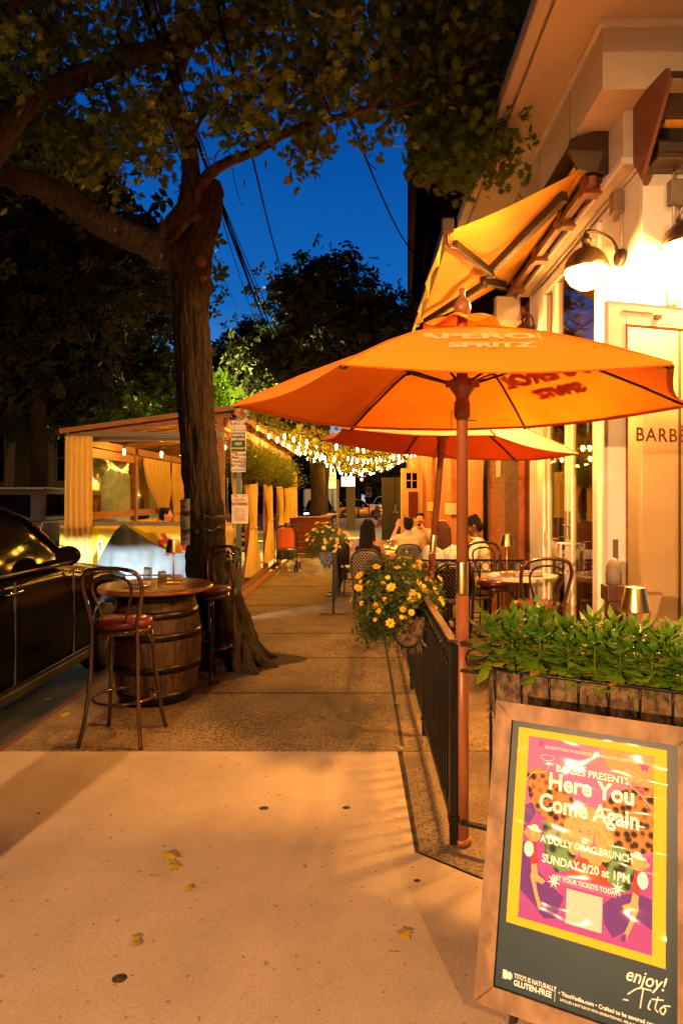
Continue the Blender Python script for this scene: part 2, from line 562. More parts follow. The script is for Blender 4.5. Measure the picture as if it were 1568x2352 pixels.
# ================================================================ GROUND
def ground_mat(name, base, dark, chip_scale, chip_amt, mott=0.25, bump=0.3):
    m = bpy.data.materials.new(name)
    m.use_nodes = True
    n, l = m.node_tree.nodes, m.node_tree.links
    b = n['Principled BSDF']
    b.inputs['Roughness'].default_value = 0.8
    t = n.new('ShaderNodeTexCoord')
    def noise(sc, det=4, rough=0.5):
        x = n.new('ShaderNodeTexNoise'); x.inputs['Scale'].default_value = sc; x.inputs['Detail'].default_value = det
        x.inputs['Roughness'].default_value = rough
        l.new(t.outputs['Object'], x.inputs['Vector']); return x.outputs['Fac']
    def ramp(src, a, b_, ca=0.0, cb=1.0):
        r = n.new('ShaderNodeMapRange'); r.inputs['From Min'].default_value = a; r.inputs['From Max'].default_value = b_
        r.inputs['To Min'].default_value = ca; r.inputs['To Max'].default_value = cb; r.clamp = True
        l.new(src, r.inputs['Value']); return r.outputs['Result']
    def mul(a, b_):
        x = n.new('ShaderNodeMath'); x.operation = 'MULTIPLY'; l.new(a, x.inputs[0])
        if isinstance(b_, float): x.inputs[1].default_value = b_
        else: l.new(b_, x.inputs[1])
        return x.outputs[0]
    chips = ramp(noise(chip_scale, 3, 0.6), 0.5, 0.58)          # pits and stones
    zone = ramp(noise(1.1, 3), 0.35, 0.62, 0.35, 1.0)            # worn patches
    fac = mul(mul(chips, zone), float(chip_amt))
    mot = ramp(noise(2.3, 6, 0.6), 0.3, 0.7, 1 - mott, 1 + mott * 0.4)
    fine = ramp(noise(260, 2), 0.3, 0.7, 0.86, 1.1)
    speck = ramp(noise(34, 2, 0.4), 0.70, 0.74, 1.0, 0.5)
    mx = n.new('ShaderNodeMix'); mx.data_type = 'RGBA'
    mx.inputs['A'].default_value = (*base, 1); mx.inputs['B'].default_value = (*dark, 1)
    l.new(fac, mx.inputs['Factor'])
    k = mul(mul(mot, fine), speck)
    sc = n.new('ShaderNodeVectorMath'); sc.operation = 'SCALE'
    l.new(mx.outputs['Result'], sc.inputs[0]); l.new(k, sc.inputs['Scale'])
    l.new(sc.outputs[0], b.inputs['Base Color'])
    bp = n.new('ShaderNodeBump'); bp.inputs['Strength'].default_value = bump; bp.inputs['Distance'].default_value = 0.006
    l.new(noise(chip_scale * 1.3, 4), bp.inputs['Height']); l.new(bp.outputs[0], b.inputs['Normal'])
    return m
M['slab'] = ground_mat('slab', (0.41, 0.33, 0.25), (0.28, 0.215, 0.16), 120, 0.6, 0.2, 0.3)
M['aggregate'] = ground_mat('aggregate', (0.225, 0.155, 0.085), (0.016, 0.011, 0.008), 52, 1.0, 0.45, 1.0)
M['old_concrete'] = ground_mat('old_concrete', (0.2, 0.145, 0.095), (0.03, 0.022, 0.016), 60, 0.8, 0.5, 0.7)
addm('curb_stone', (0.2, 0.12, 0.09), 0.9, col2=(0.3, 0.17, 0.12), scale=12, bump=0.4)
addm('curb_red', (0.14, 0.03, 0.018), 0.9, col2=(0.09, 0.05, 0.035), scale=9, bump=0.3)
addm('gap', (0.02, 0.014, 0.01), 0.95, col2=(0.06, 0.045, 0.03), scale=50, bump=0.8)

MB().poly([(-140, -60, -0.13), (140, -60, -0.13), (140, 240, -0.13), (-140, 240, -0.13)]).build('road', M['asphalt'], kind='structure')
g = MB(); g.bx((-2.36, 4.21, -0.12), (1.9, 49, 0)); g.build('sidewalk', M['aggregate'], kind='structure')
g = MB(); g.prism([(x, y, -0.12) for x, y in ((-2.36, -8), (7, -8), (7, 2.0), (0.62, 2.72), (0.5, 2.80), (0.25, 3.0), (0.235, 4.19), (-2.36, 4.19))], (0, 0, 0.124))
g.build('smooth_pavement', M['slab'], kind='structure')
g = MB(); g.prism([(x, y, -0.12) for x, y in ((0.275, 3.02), (0.52, 2.825), (0.64, 2.745), (7, 2.03), (7, 4.21), (0.27, 4.21))], (0, 0, 0.116))
g.build('patio_pavement', M['old_concrete'], kind='structure')
g = MB(); g.bx((-2.36, -8, -0.125), (7, 4.2, -0.012)); g.build('joint_dirt', M['gap'], kind='structure')
g = MB(); g.bx((-2.415, -8, -0.2), (-2.365, 49, 0.004)); g.build('curb', M['curb_red'], kind='structure', bevel=0.012)
g = MB()
for y in (5.45, 6.65, 7.85, 9.9, 12.0, 14.2, 16.5):
    g.bx((-2.34, y - 0.005, 0.001), (0.45, y + 0.005, 0.004))
g.bx((0.26, 4.3, 0.001), (0.285, 8.4, 0.0045))
g.build('pavement_joints', M['gap'], kind='structure')
r2 = np.random.default_rng(4)
w_ = MB(); w_.poly([(-1.43 + (0.62 + 0.16 * math.sin(3 * a + 1) + 0.08 * math.sin(7 * a)) * math.cos(a) * 1.05, 6.45 + (0.62 + 0.12 * math.sin(4 * a)) * math.sin(a), 0.006) for a in [2 * PI * k / 48 for k in range(48)]])
w_.build('tree_pit', M['gap'], kind='structure')
g = MB(); g.bx((-2.36, 49, -0.12), (60, 52, -0.0)); g.bx((-60, 62, -0.12), (60, 65, 0.0)); g.build('far_pavement', M['aggregate'], kind='structure')

# ================================================================ CORNER CAFE BUILDING (white)
WX = 1.85                                     # wall plane along the street
cafe = thing('cafe_building', 'cream corner cafe with stepped cornice, french doors and warm wall lamps beside the sidewalk', 'building', (3.5, 5.6, 0))
def cb(name, m, mb, **kw): return mb.build(name, m, parent=cafe, world=True, **kw)
w = MB()
w.bx((WX, 4.24, 2.92 + 0.9), (6.5, 7.04, 3.88))       # wall over doors and transom
w.bx((WX, 4.24, 0), (6.5, 4.93, 3.82))                 # corner pier
w.bx((WX, 6.62, 0), (2.05, 7.04, 3.82))
w.bx((5.2, 4.93, 0), (6.5, 7.04, 3.82))
cb('wall', M['white_paint'], w, bevel=0.006)
w = MB(); w.bx((WX - 0.0, 4.205, 0), (2.07, 4.237, 3.80)); w.bx((3.2, 4.205, 0), (3.4, 4.237, 3.80)); cb('pilaster', M['white_trim'], w)
w = MB(); w.bx((2.1, 4.222, 0.3), (2.112, 4.238, 3.6)); cb('wall_panel_seam', M['grey_box'], w)
w = MB(); w.bx((1.72, 4.2, 3.88), (6.6, 7.04, 4.22)); cb('lower_cornice', M['siding'], w, bevel=0.006)
cb('trim_strip', M['white_trim'], MB().bx((1.70, 4.18, 3.86), (1.72, 7.04, 3.90))); cb('trim_strip', M['white_trim'], MB().bx((1.723, 4.18, 3.86), (6.6, 4.198, 3.90))); cb('trim_strip', M['white_trim'], MB().bx((1.47, 3.95, 4.60), (1.497, 7.05, 4.637))); cb('trim_strip', M['white_trim'], MB().bx((1.5, 3.95, 4.60), (6.7, 3.977, 4.637)))
w = MB(); w.bx((1.5, 3.98, 4.22), (6.7, 7.06, 4.64)); cb('upper_cornice', M['siding'], w, bevel=0.006)
w = MB(); w.bx((1.16, 3.3, 4.64), (6.9, 7.1, 4.72)); cb('soffit', M['siding'], w)
w = MB(); w.bx((1.06, 3.2, 4.66), (1.155, 7.1, 4.80)); w.bx((1.16, 3.2, 4.66), (6.9, 3.295, 4.80)); cb('gutter', M['siding'], w, bevel=0.02)
for x in (2.02, 2.62, 3.22, 3.82): cb('cornice_seam', M['grey_box'], MB().bx((x, 3.977, 4.23), (x + 0.004, 3.982, 4.63)))
for y in (4.6, 5.4, 6.2): cb('cornice_seam', M['grey_box'], MB().bx((1.497, y, 4.23), (1.501, y + 0.004, 4.63)))
w = MB(); w.bx((1.4, 3.5, 4.73), (6.8, 7.0, 5.2)); cb('roof', M['dark_metal'], w)
# interior of the cafe, seen through the glass
addm('warm_interior', (0.32, 0.16, 0.06), 0.7, col2=(0.16, 0.07, 0.03), scale=3)
w = MB(); w.bx((2.06, 4.94, -0.02), (5.2, 7.04, 0.02)); w.bx((4.6, 4.94, 0.02), (4.7, 7.0, 3.7)); w.bx((2.06, 6.93, 0.02), (4.6, 7.0, 3.7)); w.bx((2.06, 4.94, 3.70), (5.2, 7.03, 3.8))
cb('interior_room', M['warm_interior'], w)
w = MB(); w.bx((2.9, 5.3, 0.02), (4.2, 5.8, 1.05))
cb('bar_counter', M['wood_dark'], w)
for z in (1.30, 1.80): cb('shelf', M['wood_dark'], MB().bx((3.1, 6.5, z), (4.4, 6.93, z + 0.04)))
w = MB()
for i in range(12): props(MB().lathe([(0.035, 0), (0.035, 0.2), (0.012, 0.25), (0.012, 0.32)], (3.2 + i * 0.1, 6.7, 1.34 + (i % 2) * 0.5), 8).build('bottle', M['amber_glass']), 'amber bottle on the shelf inside the cafe behind the french doors', 'bottle', 'bottles on the cafe shelf')
# door frame, french doors and transom: y range 4.93 - 6.62 on the side wall
f = MB()
f.bx((WX - 0.03, 6.42, 0), (WX + 0.06, 6.62, 3.80)); f.bx((WX - 0.03, 4.93, 0), (WX + 0.06, 5.0, 3.80))
f.bx((WX - 0.028, 5.0, 2.74), (WX + 0.058, 6.42, 2.86)); f.bx((WX - 0.028, 5.0, 3.70), (WX + 0.058, 6.42, 3.80)); f.bx((WX - 0.025, 6.03, 2.86), (WX + 0.055, 6.12, 3.70))
cb('door_frame', M['white_trim'], f, bevel=0.006)
def leaf(y0, y1, nm):
    d = MB(); x0, x1 = WX - 0.01, WX + 0.035
    d.bx((x0, y0, 0.02), (x1, y0 + 0.085, 2.735)); d.bx((x0, y1 - 0.085, 0.02), (x1, y1, 2.735))
    d.bx((x0, y0 + 0.085, 2.62), (x1, y1 - 0.085, 2.735)); d.bx((x0, y0 + 0.085, 0.02), (x1, y1 - 0.085, 0.3))
    o = cb(nm, M['white_trim'], d, bevel=0.004)
    gl = MB(); gl.bx((WX + 0.01, y0 + 0.085, 0.3), (WX + 0.016, y1 - 0.085, 2.62)); gl.build('pane', M['door_glass'], o, world=True)
    return o
l1 = leaf(5.71, 6.40, 'french_door'); l2 = leaf(5.01, 5.70, 'french_door')
for l_, y in ((l1, 5.76), (l2, 5.645)):
    h = MB(); h.tube([(WX - 0.01, y, 1.0), (WX - 0.09, y, 1.0), (WX - 0.09, y, 1.26), (WX - 0.01, y, 1.26)], 0.011, 8); h.build('handle', M['white_trim'], l_, world=True)
    h = MB(); h.bx((WX - 0.016, y - 0.03, 1.3), (WX - 0.01, y + 0.03, 1.55)); h.ball((WX - 0.02, y, 1.42), 0.014); h.build('lock_plate', M['grey_box'], l_, world=True)
h = MB()
for z in (0.5, 1.2, 2.3): h.bx((WX - 0.02, 6.385, z), (WX - 0.005, 6.43, z + 0.12))
h.build('hinge', M['brass'], l1, world=True)
t = MB(); t.bx((WX + 0.01, 5.0, 2.86), (WX + 0.016, 6.03, 3.70)); t.bx((WX + 0.01, 6.12, 2.86), (WX + 0.016, 6.42, 3.70)); cb('transom_pane', M['door_glass'], t)
# conduit along the underside of the cornice, round the corner
c = MB(); c.tube([(1.83, 6.9, 3.865), (1.83, 4.9, 3.865), (1.83, 4.235, 3.865)], 0.013, 8)
c.tube([(1.815, 6.9, 3.84), (1.815, 4.7, 3.84)], 0.008, 6)
c.tube(arc((1.86, 4.235, 3.865), 0.03, PI, 1.5 * PI, 6, (1, 0, 0), (0, 1, 0)), 0.013, 8); c.tube([(1.86, 4.2, 3.865), (4.2, 4.2, 3.865)], 0.013, 8)
c.tube([(1.83, 4.5, 3.80), (1.83, 4.5, 3.30)], 0.012, 8); c.tube([(2.05, 4.195, 3.86), (2.05, 4.195, 3.4)], 0.012, 8)
cb('conduit', M['conduit'], c)
cb('junction_box', M['grey_box'], MB().bx((1.76, 4.45, 3.66), (1.83, 4.55, 3.83)), bevel=0.012); cb('junction_box', M['grey_box'], MB().bx((2.0, 4.13, 3.58), (2.1, 4.2, 3.74)), bevel=0.012)
c = MB(); c.bx((2.0, 4.17, 2.93), (2.07, 4.2, 3.02)); c.tube(arc((2.035, 4.15, 2.93), 0.03, 0, 2 * PI, 10), 0.006, 6); cb('flag_bracket', M['grey_box'], c)

# open glass door leaf folded back towards the street, in front of the corner
dx = Vector((0.55, 0.155, 0)).normalized(); A = Vector((1.468, 3.84, 0)); dn = Vector((dx.y, -dx.x, 0))
dp = thing('glass_door', 'tall white framed glass door leaf folded open at the cafe corner with brown lettering', 'door', tuple(A + dx * 0.48))
def dl(u, n_, z): return A + dx * u + dn * n_ + Vector((0, 0, z))
def dbox(mb, u0, u1, n0, n1, z0, z1):
    pts = [dl(u0, n0, z0), dl(u1, n0, z0), dl(u1, n1, z0), dl(u0, n1, z0)]
    return mb.prism(pts, (0, 0, z1 - z0))
fr = MB()
dbox(fr, 0, 0.125, -0.022, 0.022, 0.05, 2.85); dbox(fr, 0.845, 0.97, -0.022, 0.022, 0.05, 2.85)
dbox(fr, 0.125, 0.845, -0.022, 0.022, 2.72, 2.85); dbox(fr, 0.125, 0.845, -0.022, 0.022, 0.05, 0.35)
dfr = fr.build('frame', M['white_trim'], dp, world=True, bevel=0.005)
mo = MB()
dbox(mo, 0.125, 0.137, 0.0, 0.026, 0.35, 2.72); dbox(mo, 0.833, 0.845, 0.0, 0.026, 0.35, 2.72); dbox(mo, 0.137, 0.833, 0.0, 0.026, 2.708, 2.72)
dbox(mo, 0.10, 0.32, 0.022, 0.027, 2.79, 2.80)
mo.build('moulding', M['wood_orange'], dfr, world=True)
gl = MB(); dbox(gl, 0.137, 0.833, -0.003, 0.003, 0.35, 2.708); gl.build('pane', M['door_glass'], dp, world=True)
h = MB(); dbox(h, 0.03, 0.06, 0.022, 0.034, 1.30, 1.42); dbox(h, 0.025, 0.05, 0.022, 0.03, 0.98, 1.06); h.tube([dl(0.045, 0.03, 1.16), dl(0.045, 0.03, 1.22)], 0.012, 8)
h.build('latch', M['grey_box'], dp, world=True)
h = MB(); dbox(h, 0.32, 0.36, 0.022, 0.05, 2.76, 2.785); h.build('closer_bracket', M['grey_box'], dp, world=True)
text('BARBÈS', 0.118, mat('letter_brown', (0.22, 0.06, 0.03), 0.5), dp, frame(dl(0.205, 0.0045, 2.052), dx, (0, 0, 1)), align='LEFT', bold=0.0015, spacing=1.15)
# wooden stand with a pale domed lantern beside the leaf
st = thing('lantern_post', 'dark wooden post with pale domed top beside the open glass door', 'lantern', (1.40, 3.55, 0))
s = MB(); s.bx((1.36, 3.51, 0.0), (1.44, 3.59, 1.10)); s.bx((1.345, 3.495, 1.10), (1.455, 3.605, 1.19)); s.build('post', M['wood_dark'], st, world=True, bevel=0.008)
s = MB(); s.lathe([(0.042, 1.19), (0.044, 1.25), (0.04, 1.29), (0.028, 1.32), (0.008, 1.335), (0.001, 1.336)], (1.40, 3.55, 0), 16); s.build('dome', mat('frosted', (0.2, 0.16, 0.12), 0.6), st, world=True)
s = MB(); s.bx((1.455, 3.54, 1.155), (1.58, 3.57, 1.17)); s.build('arm', M['wood_dark'], st, world=True)

# wall lamps
def sconce(name, label, c, wallp, r=0.145, n=28, rz=0.0):
    """dome over a glowing glass bowl on a gooseneck"""
    c = Vector(c); wp = Vector(wallp)
    t = thing(name, label, 'wall lamp', tuple(wp), 0, 'gooseneck globe lamps on the cafe walls')
    d = MB()
    d.lathe([(r * 1.04, -0.012), (r * 1.04, 0.01), (r * 0.99, 0.03), (r * 0.86, 0.075), (r * 0.62, 0.115), (r * 0.3, 0.14), (0.03, 0.146), (0.028, 0.18), (0.036, 0.185), (0.036, 0.2), (0.02, 0.21), (0.02, 0.235), (0.001, 0.24)], c, n)
    d.build('dome', M['dome_metal'], t, world=True)
    d = MB(); d.lathe([(r * 1.0, -0.02), (r * 1.07, -0.022), (r * 1.07, -0.004), (r * 1.0, -0.002)], c, n)
    for a in (0.5, 2.6, 4.7): d.ball(c + Vector((math.cos(a) * r * 1.1, math.sin(a) * r * 1.1, -0.013)), 0.01, 8, 6)
    d.build('rim', M['brass'], t, world=True)
    d = MB(); d.lathe([(0.001, -r * 1.02), (r * 0.4, -r * 0.94), (r * 0.74, -r * 0.70), (r * 0.93, -r * 0.36), (r * 0.98, -0.022)], c, n); d.build('glass_bowl', M['globe'], t, world=True)
    d = MB()
    top = c + Vector((0, 0, 0.225)); 
    v = (wp - top); v.z = 0
    d.tube(smooth_path([top, top + Vector((0, 0, 0.03)), top + v * 0.3 + Vector((0, 0, 0.035)), top + v * 0.75 + Vector((0, 0, -0.02)), Vector((wp.x, wp.y, wp.z)) - v.normalized() * 0.02], 5), 0.011, 8)
    d.build('gooseneck', M['dark_metal'], t, world=True)
    d = MB(); q = v.normalized().to_track_quat('Z', 'Y').to_matrix()
    d.lathe([(0.055, -0.03), (0.062, -0.012), (0.062, 0.0)], wp, 18, M=q); d.build('wall_plate', M['dark_metal'], t, world=True)
    return t
sconce('wall_lamp', 'gooseneck globe lamp with brass rim on the side wall beside the awning', (1.565, 4.45, 3.27), (1.83, 4.5, 3.36))
sconce('wall_lamp', 'gooseneck globe lamp above the open glass door, at the photo edge', (2.035, 3.98, 3.26), (2.05, 4.19, 3.38))
sconce('wall_lamp', 'smaller gooseneck lamp farthest along, just above the umbrella top', (1.74, 6.85, 3.39), (1.87, 6.87, 3.48), 0.12, 20)

# ================================================================ AWNINGS
aw = thing('awning', 'open yellow retractable awning on folding arms above the patio', 'awning', (1.7, 5.7, 3.85))
def prof(mb, pts, y0, y1): return mb.prism([(x, y0, z) for x, z in pts], (0, y1 - y0, 0))
h = MB(); prof(h, [(1.715, 4.24), (1.46, 4.16), (1.44, 4.10), (1.66, 4.14), (1.70, 3.95), (1.715, 3.95)], 4.47, 6.98)
h.build('hood', M['dark_metal'], aw, world=True)
h = MB(); prof(h, [(1.716, 4.25), (1.45, 4.165), (1.43, 4.09), (1.50, 3.955), (1.716, 3.93)], 4.44, 4.465); h.build('end_cap', M['dark_metal'], aw, world=True)
h = MB(); prof(h, [(1.716, 4.25), (1.45, 4.165), (1.43, 4.09), (1.50, 3.955), (1.716, 3.93)], 6.99, 7.02); h.build('end_cap', M['dark_metal'], aw, world=True)
h = MB(); h.tube([(1.57, 4.5, 4.03), (1.57, 6.97, 4.03)], 0.05, 12); h.build('fabric_roll', M['canvas'], aw, world=True)
def canv(u, v):
    x = 1.57 + (0.6 - 1.57) * v; z = 4.0 + (3.56 - 4.0) * v - 0.05 * math.sin(PI * v) * (0.6 + 0.4 * math.sin(u * 9)); y = 4.52 + (6.92 - 4.52) * u
    return Vector((x, y, z + 0.008 * math.sin(u * 26 + v * 5)))
h = MB().sheet(canv, 40, 16); cv = h.build('canvas', M['canvas'], aw, world=True)
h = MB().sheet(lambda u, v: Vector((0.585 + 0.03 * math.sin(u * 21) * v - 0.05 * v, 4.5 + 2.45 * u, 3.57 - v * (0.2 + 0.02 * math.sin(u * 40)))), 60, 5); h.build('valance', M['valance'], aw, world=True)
h = MB(); h.box((0.6, 5.72, 3.56), (0.06, 2.5, 0.07)); h.build('front_bar', M['dark_metal'], aw, world=True, bevel=0.012)
h = MB(); h.box((0.6, 4.455, 3.57), (0.09, 0.03, 0.11)); h.build('bar_end_cap', M['dark_metal'], aw, world=True, bevel=0.02)
h = MB(); h.box((1.62, 5.72, 3.90), (0.06, 2.5, 0.06))
for y in (4.6, 5.15, 5.9, 6.75): h.box((1.65, y, 3.905), (0.13, 0.10, 0.13))
h.build('torsion_bar', mat('rust_metal', (0.13, 0.05, 0.025), 0.5, 0.3), aw, world=True, bevel=0.006)
h = MB(); h.bar((1.5, 4.72, 3.9), (1.15, 5.72, 3.70), 0.05, 0.075); h.bar((1.16, 5.70, 3.68), (0.68, 4.66, 3.52), 0.035, 0.055); h.tube([(1.155, 5.71, 3.64), (1.155, 5.71, 3.745)], 0.035, 10)
h.tube(smooth_path([(0.68, 4.66, 3.5), (0.62, 4.56, 3.48), (0.6, 4.5, 3.55)], 4), 0.012, 6)
h.build('folding_arm', M['dark_metal'], aw, world=True)
h = MB(); h.bar((1.5, 6.7, 3.9), (1.14, 5.98, 3.70), 0.05, 0.07); h.bar((1.15, 6.0, 3.68), (0.66, 6.72, 3.52), 0.035, 0.055); h.tube([(1.145, 5.99, 3.64), (1.145, 5.99, 3.74)], 0.035, 10)
h.build('folding_arm', M['dark_metal'], aw, world=True)
h = MB(); h.tube([(1.52, 4.9, 3.93), (1.50, 4.9, 3.80)], 0.008, 6); h.tube(arc((1.50, 4.9, 3.765), 0.03, 0, 2 * PI, 12), 0.007, 6, closed=False); h.build('crank_eye', M['dark_metal'], aw, world=True)
# a folded awning on the front wall, cut by the photo edge
a2 = thing('awning', 'closed brown awning box on the front wall above the corner lamp', 'awning', (2.9, 3.9, 3.8))
def prof2(mb, pts, x0, x1): return mb.prism([(x0, y, z) for y, z in pts], (x1 - x0, 0, 0))
P2 = [(4.18, 4.24), (3.74, 4.17), (3.70, 4.10), (3.80, 4.08), (3.86, 3.98), (4.18, 4.02)]
h = MB(); prof2(h, P2, 1.80, 4.4); h.build('hood', M['dark_metal'], a2, world=True)
h = MB(); h.prism([(1.775, 4.18, 4.25), (1.775, 3.73, 4.18), (1.775, 3.69, 4.09), (1.775, 4.06, 3.70), (1.775, 4.18, 3.86)], (0.024, 0, 0)); h.build('end_cap', mat('rust_cap', (0.12, 0.05, 0.03), 0.5), a2, world=True)
h = MB(); h.tube([(1.86, 3.95, 4.02), (4.35, 3.95, 4.02)], 0.055, 12); h.build('fabric_roll', M['canvas'], a2, world=True)
h = MB(); h.box((3.1, 4.02, 3.86), (2.5, 0.08, 0.07)); h.box((1.95, 4.06, 3.85), (0.2, 0.14, 0.11)); h.box((3.4, 4.06, 3.85), (0.2, 0.14, 0.11)); h.build('folded_arm', M['dark_metal'], a2, world=True, bevel=0.008)

# ================================================================ BRICK BUILDING
def brick_mat(name, c1, c2, mortar, sc=1.0, bump=0.6):
    m = bpy.data.materials.new(name); m.use_nodes = True
    n, l = m.node_tree.nodes, m.node_tree.links; b = n['Principled BSDF']; b.inputs['Roughness'].default_value = 0.75; b.inputs['Specular IOR Level'].default_value = 0.15
    t = n.new('ShaderNodeTexCoord'); s = n.new('ShaderNodeSeparateXYZ'); c = n.new('ShaderNodeCombineXYZ')
    ad = n.new('ShaderNodeMath'); l.new(t.outputs['Object'], s.inputs[0]); l.new(s.outputs['X'], ad.inputs[0]); l.new(s.outputs['Y'], ad.inputs[1])
    l.new(ad.outputs[0], c.inputs['X']); l.new(s.outputs['Z'], c.inputs['Y'])
    k = n.new('ShaderNodeTexBrick'); l.new(c.outputs[0], k.inputs['Vector'])
    k.inputs['Scale'].default_value = 1.0; k.inputs['Brick Width'].default_value = 0.21; k.inputs['Row Height'].default_value = 0.075; k.inputs['Mortar Size'].default_value = 0.006; k.inputs['Mortar Smooth'].default_value = 0.3
    k.inputs['Color1'].default_value = (*c1, 1); k.inputs['Color2'].default_value = (*c2, 1); k.inputs['Mortar'].default_value = (*mortar, 1)
    nz = n.new('ShaderNodeTexNoise'); nz.inputs['Scale'].default_value = 14; nz.inputs['Detail'].default_value = 6; l.new(t.outputs['Object'], nz.inputs['Vector'])
    mr = n.new('ShaderNodeMapRange'); mr.inputs['From Min'].default_value = 0.3; mr.inputs['From Max'].default_value = 0.7; mr.inputs['To Min'].default_value = 0.7; mr.inputs['To Max'].default_value = 1.15; l.new(nz.outputs['Fac'], mr.inputs['Value'])
    v = n.new('ShaderNodeVectorMath'); v.operation = 'SCALE'; l.new(k.outputs['Color'], v.inputs[0]); l.new(mr.outputs['Result'], v.inputs['Scale']); l.new(v.outputs[0], b.inputs['Base Color'])
    bp = n.new('ShaderNodeBump'); bp.inputs['Strength'].default_value = bump; bp.inputs['Distance'].default_value = 0.012; bp.invert = True
    l.new(k.outputs['Fac'], bp.inputs['Height']); l.new(bp.outputs[0], b.inputs['Normal'])
    return m
M['brick_red'] = brick_mat('brick_red', (0.26, 0.065, 0.03), (0.17, 0.045, 0.022), (0.16, 0.09, 0.05))
M['brick_painted'] = brick_mat('brick_painted', (0.52, 0.17, 0.06), (0.46, 0.15, 0.05), (0.40, 0.12, 0.04), bump=0.45)
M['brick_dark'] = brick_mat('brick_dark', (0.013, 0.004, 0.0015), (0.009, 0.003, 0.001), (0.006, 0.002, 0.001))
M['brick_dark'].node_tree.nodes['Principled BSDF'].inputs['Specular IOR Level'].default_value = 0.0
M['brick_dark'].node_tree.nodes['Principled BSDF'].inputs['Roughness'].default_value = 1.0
bb = thing('brick_building', 'tall dark brick building with orange painted lower wall behind the patio diners', 'building', (5, 17, 0))
w = MB(); w.bx((WX + 0.05, 7.1, 0), (8, 7.45, 3.9)); w.bx((WX - 0.02, 7.45, 0), (8, 8.15, 3.9)); w.build('corner_pier', M['brick_red'], bb, world=True)
WIN = [(12.55, 13.35), (16.2, 17.0)]
w = MB(); ys = [8.15] + [v for p_ in WIN for v in p_] + [26.6]
for i in range(0, len(ys), 2): w.bx((WX + 0.02, ys[i], 0), (2.4, ys[i + 1], 4.3))
for a, b_ in WIN: w.bx((WX + 0.02, a, 0), (2.4, b_, 1.55)); w.bx((WX + 0.02, a, 3.3), (2.4, b_, 4.3))
w.bx((2.4, 8.15, 0), (8, 26.6, 4.3))
w.build('painted_wall', M['brick_painted'], bb, world=True)
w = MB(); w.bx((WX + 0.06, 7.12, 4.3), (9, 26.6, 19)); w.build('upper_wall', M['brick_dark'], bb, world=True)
for a, b_ in WIN:
    w = MB(); w.bx((WX + 0.13, a, 1.55), (WX + 0.19, a + 0.06, 3.3)); w.bx((WX + 0.13, b_ - 0.06, 1.55), (WX + 0.19, b_, 3.3)); w.bx((WX + 0.13, a + 0.06, 2.4), (WX + 0.19, b_ - 0.06, 2.45))
    wf = w.build('window', M['door_cream'], bb, world=True)
    w = MB(); w.bx((WX + 0.155, a + 0.06, 1.55), (WX + 0.16, b_ - 0.06, 3.3)); w.build('pane', M['car_glass'], wf, world=True)
    w = MB(); w.bx((WX - 0.10, a - 0.05, 1.33), (WX + 0.12, b_ + 0.1, 1.55)); w.build('sill_box', M['door_cream'], wf, world=True, bevel=0.01)
w = MB(); w.tube([(WX - 0.02, 9.45, 0), (WX - 0.02, 9.45, 4.2)], 0.035, 8); w.build('downpipe', M['black_metal'], bb, world=True)
w = MB(); w.tube([(WX - 0.02, 12.0, 0), (WX - 0.02, 12.0, 4.2)], 0.03, 8); w.build('conduit', M['door_cream'], bb, world=True)
w = MB(); w.bx((WX + 0.0, 8.55, 1.95), (WX + 0.016, 8.8, 2.35)); w.build('wall_notice', M['paper'], bb, world=True)
w = MB(); w.tube([(WX - 0.03, 11.4, 3.0), (WX - 0.2, 11.4, 3.05), (WX - 0.2, 11.4, 2.95)], 0.02, 6); w.build('wall_bracket', M['dark_metal'], bb, world=True)
# open cream door with a dark poster, hinged on the painted wall
od = thing('cream_door', 'cream panelled door with four window panes and a dark red poster, standing open', 'door', (1.5, 19.2, 0.0))
a = Vector((1.84, 19.6, 0)); b_ = Vector((1.30, 19.25, 0)); ex = (b_ - a).normalized()
def q(u, n_, z): return a + ex * u + Vector((ex.y, -ex.x, 0)) * n_ + Vector((0, 0, z))
def qb(mb, u0, u1, z0, z1, n0=-0.02, n1=0.02): return mb.prism([q(u0, n0, z0), q(u1, n0, z0), q(u1, n1, z0), q(u0, n1, z0)], (0, 0, z1 - z0))
m_ = MB(); L = 0.78
qb(m_, 0, L, 0.1, 1.95); qb(m_, 0, 0.18, 1.95, 2.55); qb(m_, L - 0.18, L, 1.95, 2.55); qb(m_, 0.18, L - 0.18, 2.42, 2.55); qb(m_, 0.375, 0.405, 1.95, 2.42); qb(m_, 0.18, L - 0.18, 2.18, 2.2)
m_.build('panel', M['door_cream'], od, world=True)
m_ = MB(); qb(m_, 0.18, L - 0.18, 1.95, 2.42, -0.004, 0.004); m_.build('pane', M['car_glass'], od, world=True)
for n0, n1 in ((0.021, 0.03), (-0.03, -0.021)):
    m_ = MB(); qb(m_, 0.16, 0.52, 1.05, 1.85, n0, n1); m_.build('poster', M['poster_dark'], od, world=True)
m_ = MB(); m_.ball(q(0.71, 0.05, 1.15), 0.035, 8, 6); m_.ball(q(0.71, -0.05, 1.15), 0.035, 8, 6); m_.build('knob', M['brass'], od, world=True)
# black double gate
gt = thing('black_gate', 'tall plain black double gate at the end of the brick wall', 'gate', (1.25, 24.7, 0))
for i in range(2):
    m_ = MB(); m_.bx((0.78 + i * 0.54, 24.66, 0.02), (1.30 + i * 0.54, 24.74, 2.45)); m_.bx((0.80 + i * 0.54, 24.64, 0.3), (1.28 + i * 0.54, 24.655, 1.2)); m_.build('leaf', M['dark_door'], gt, world=True, bevel=0.01)
    m_ = MB(); m_.ball((1.24 + i * 0.12, 24.62, 1.1), 0.035, 8, 6); m_.build('handle', M['brass'], gt, world=True)
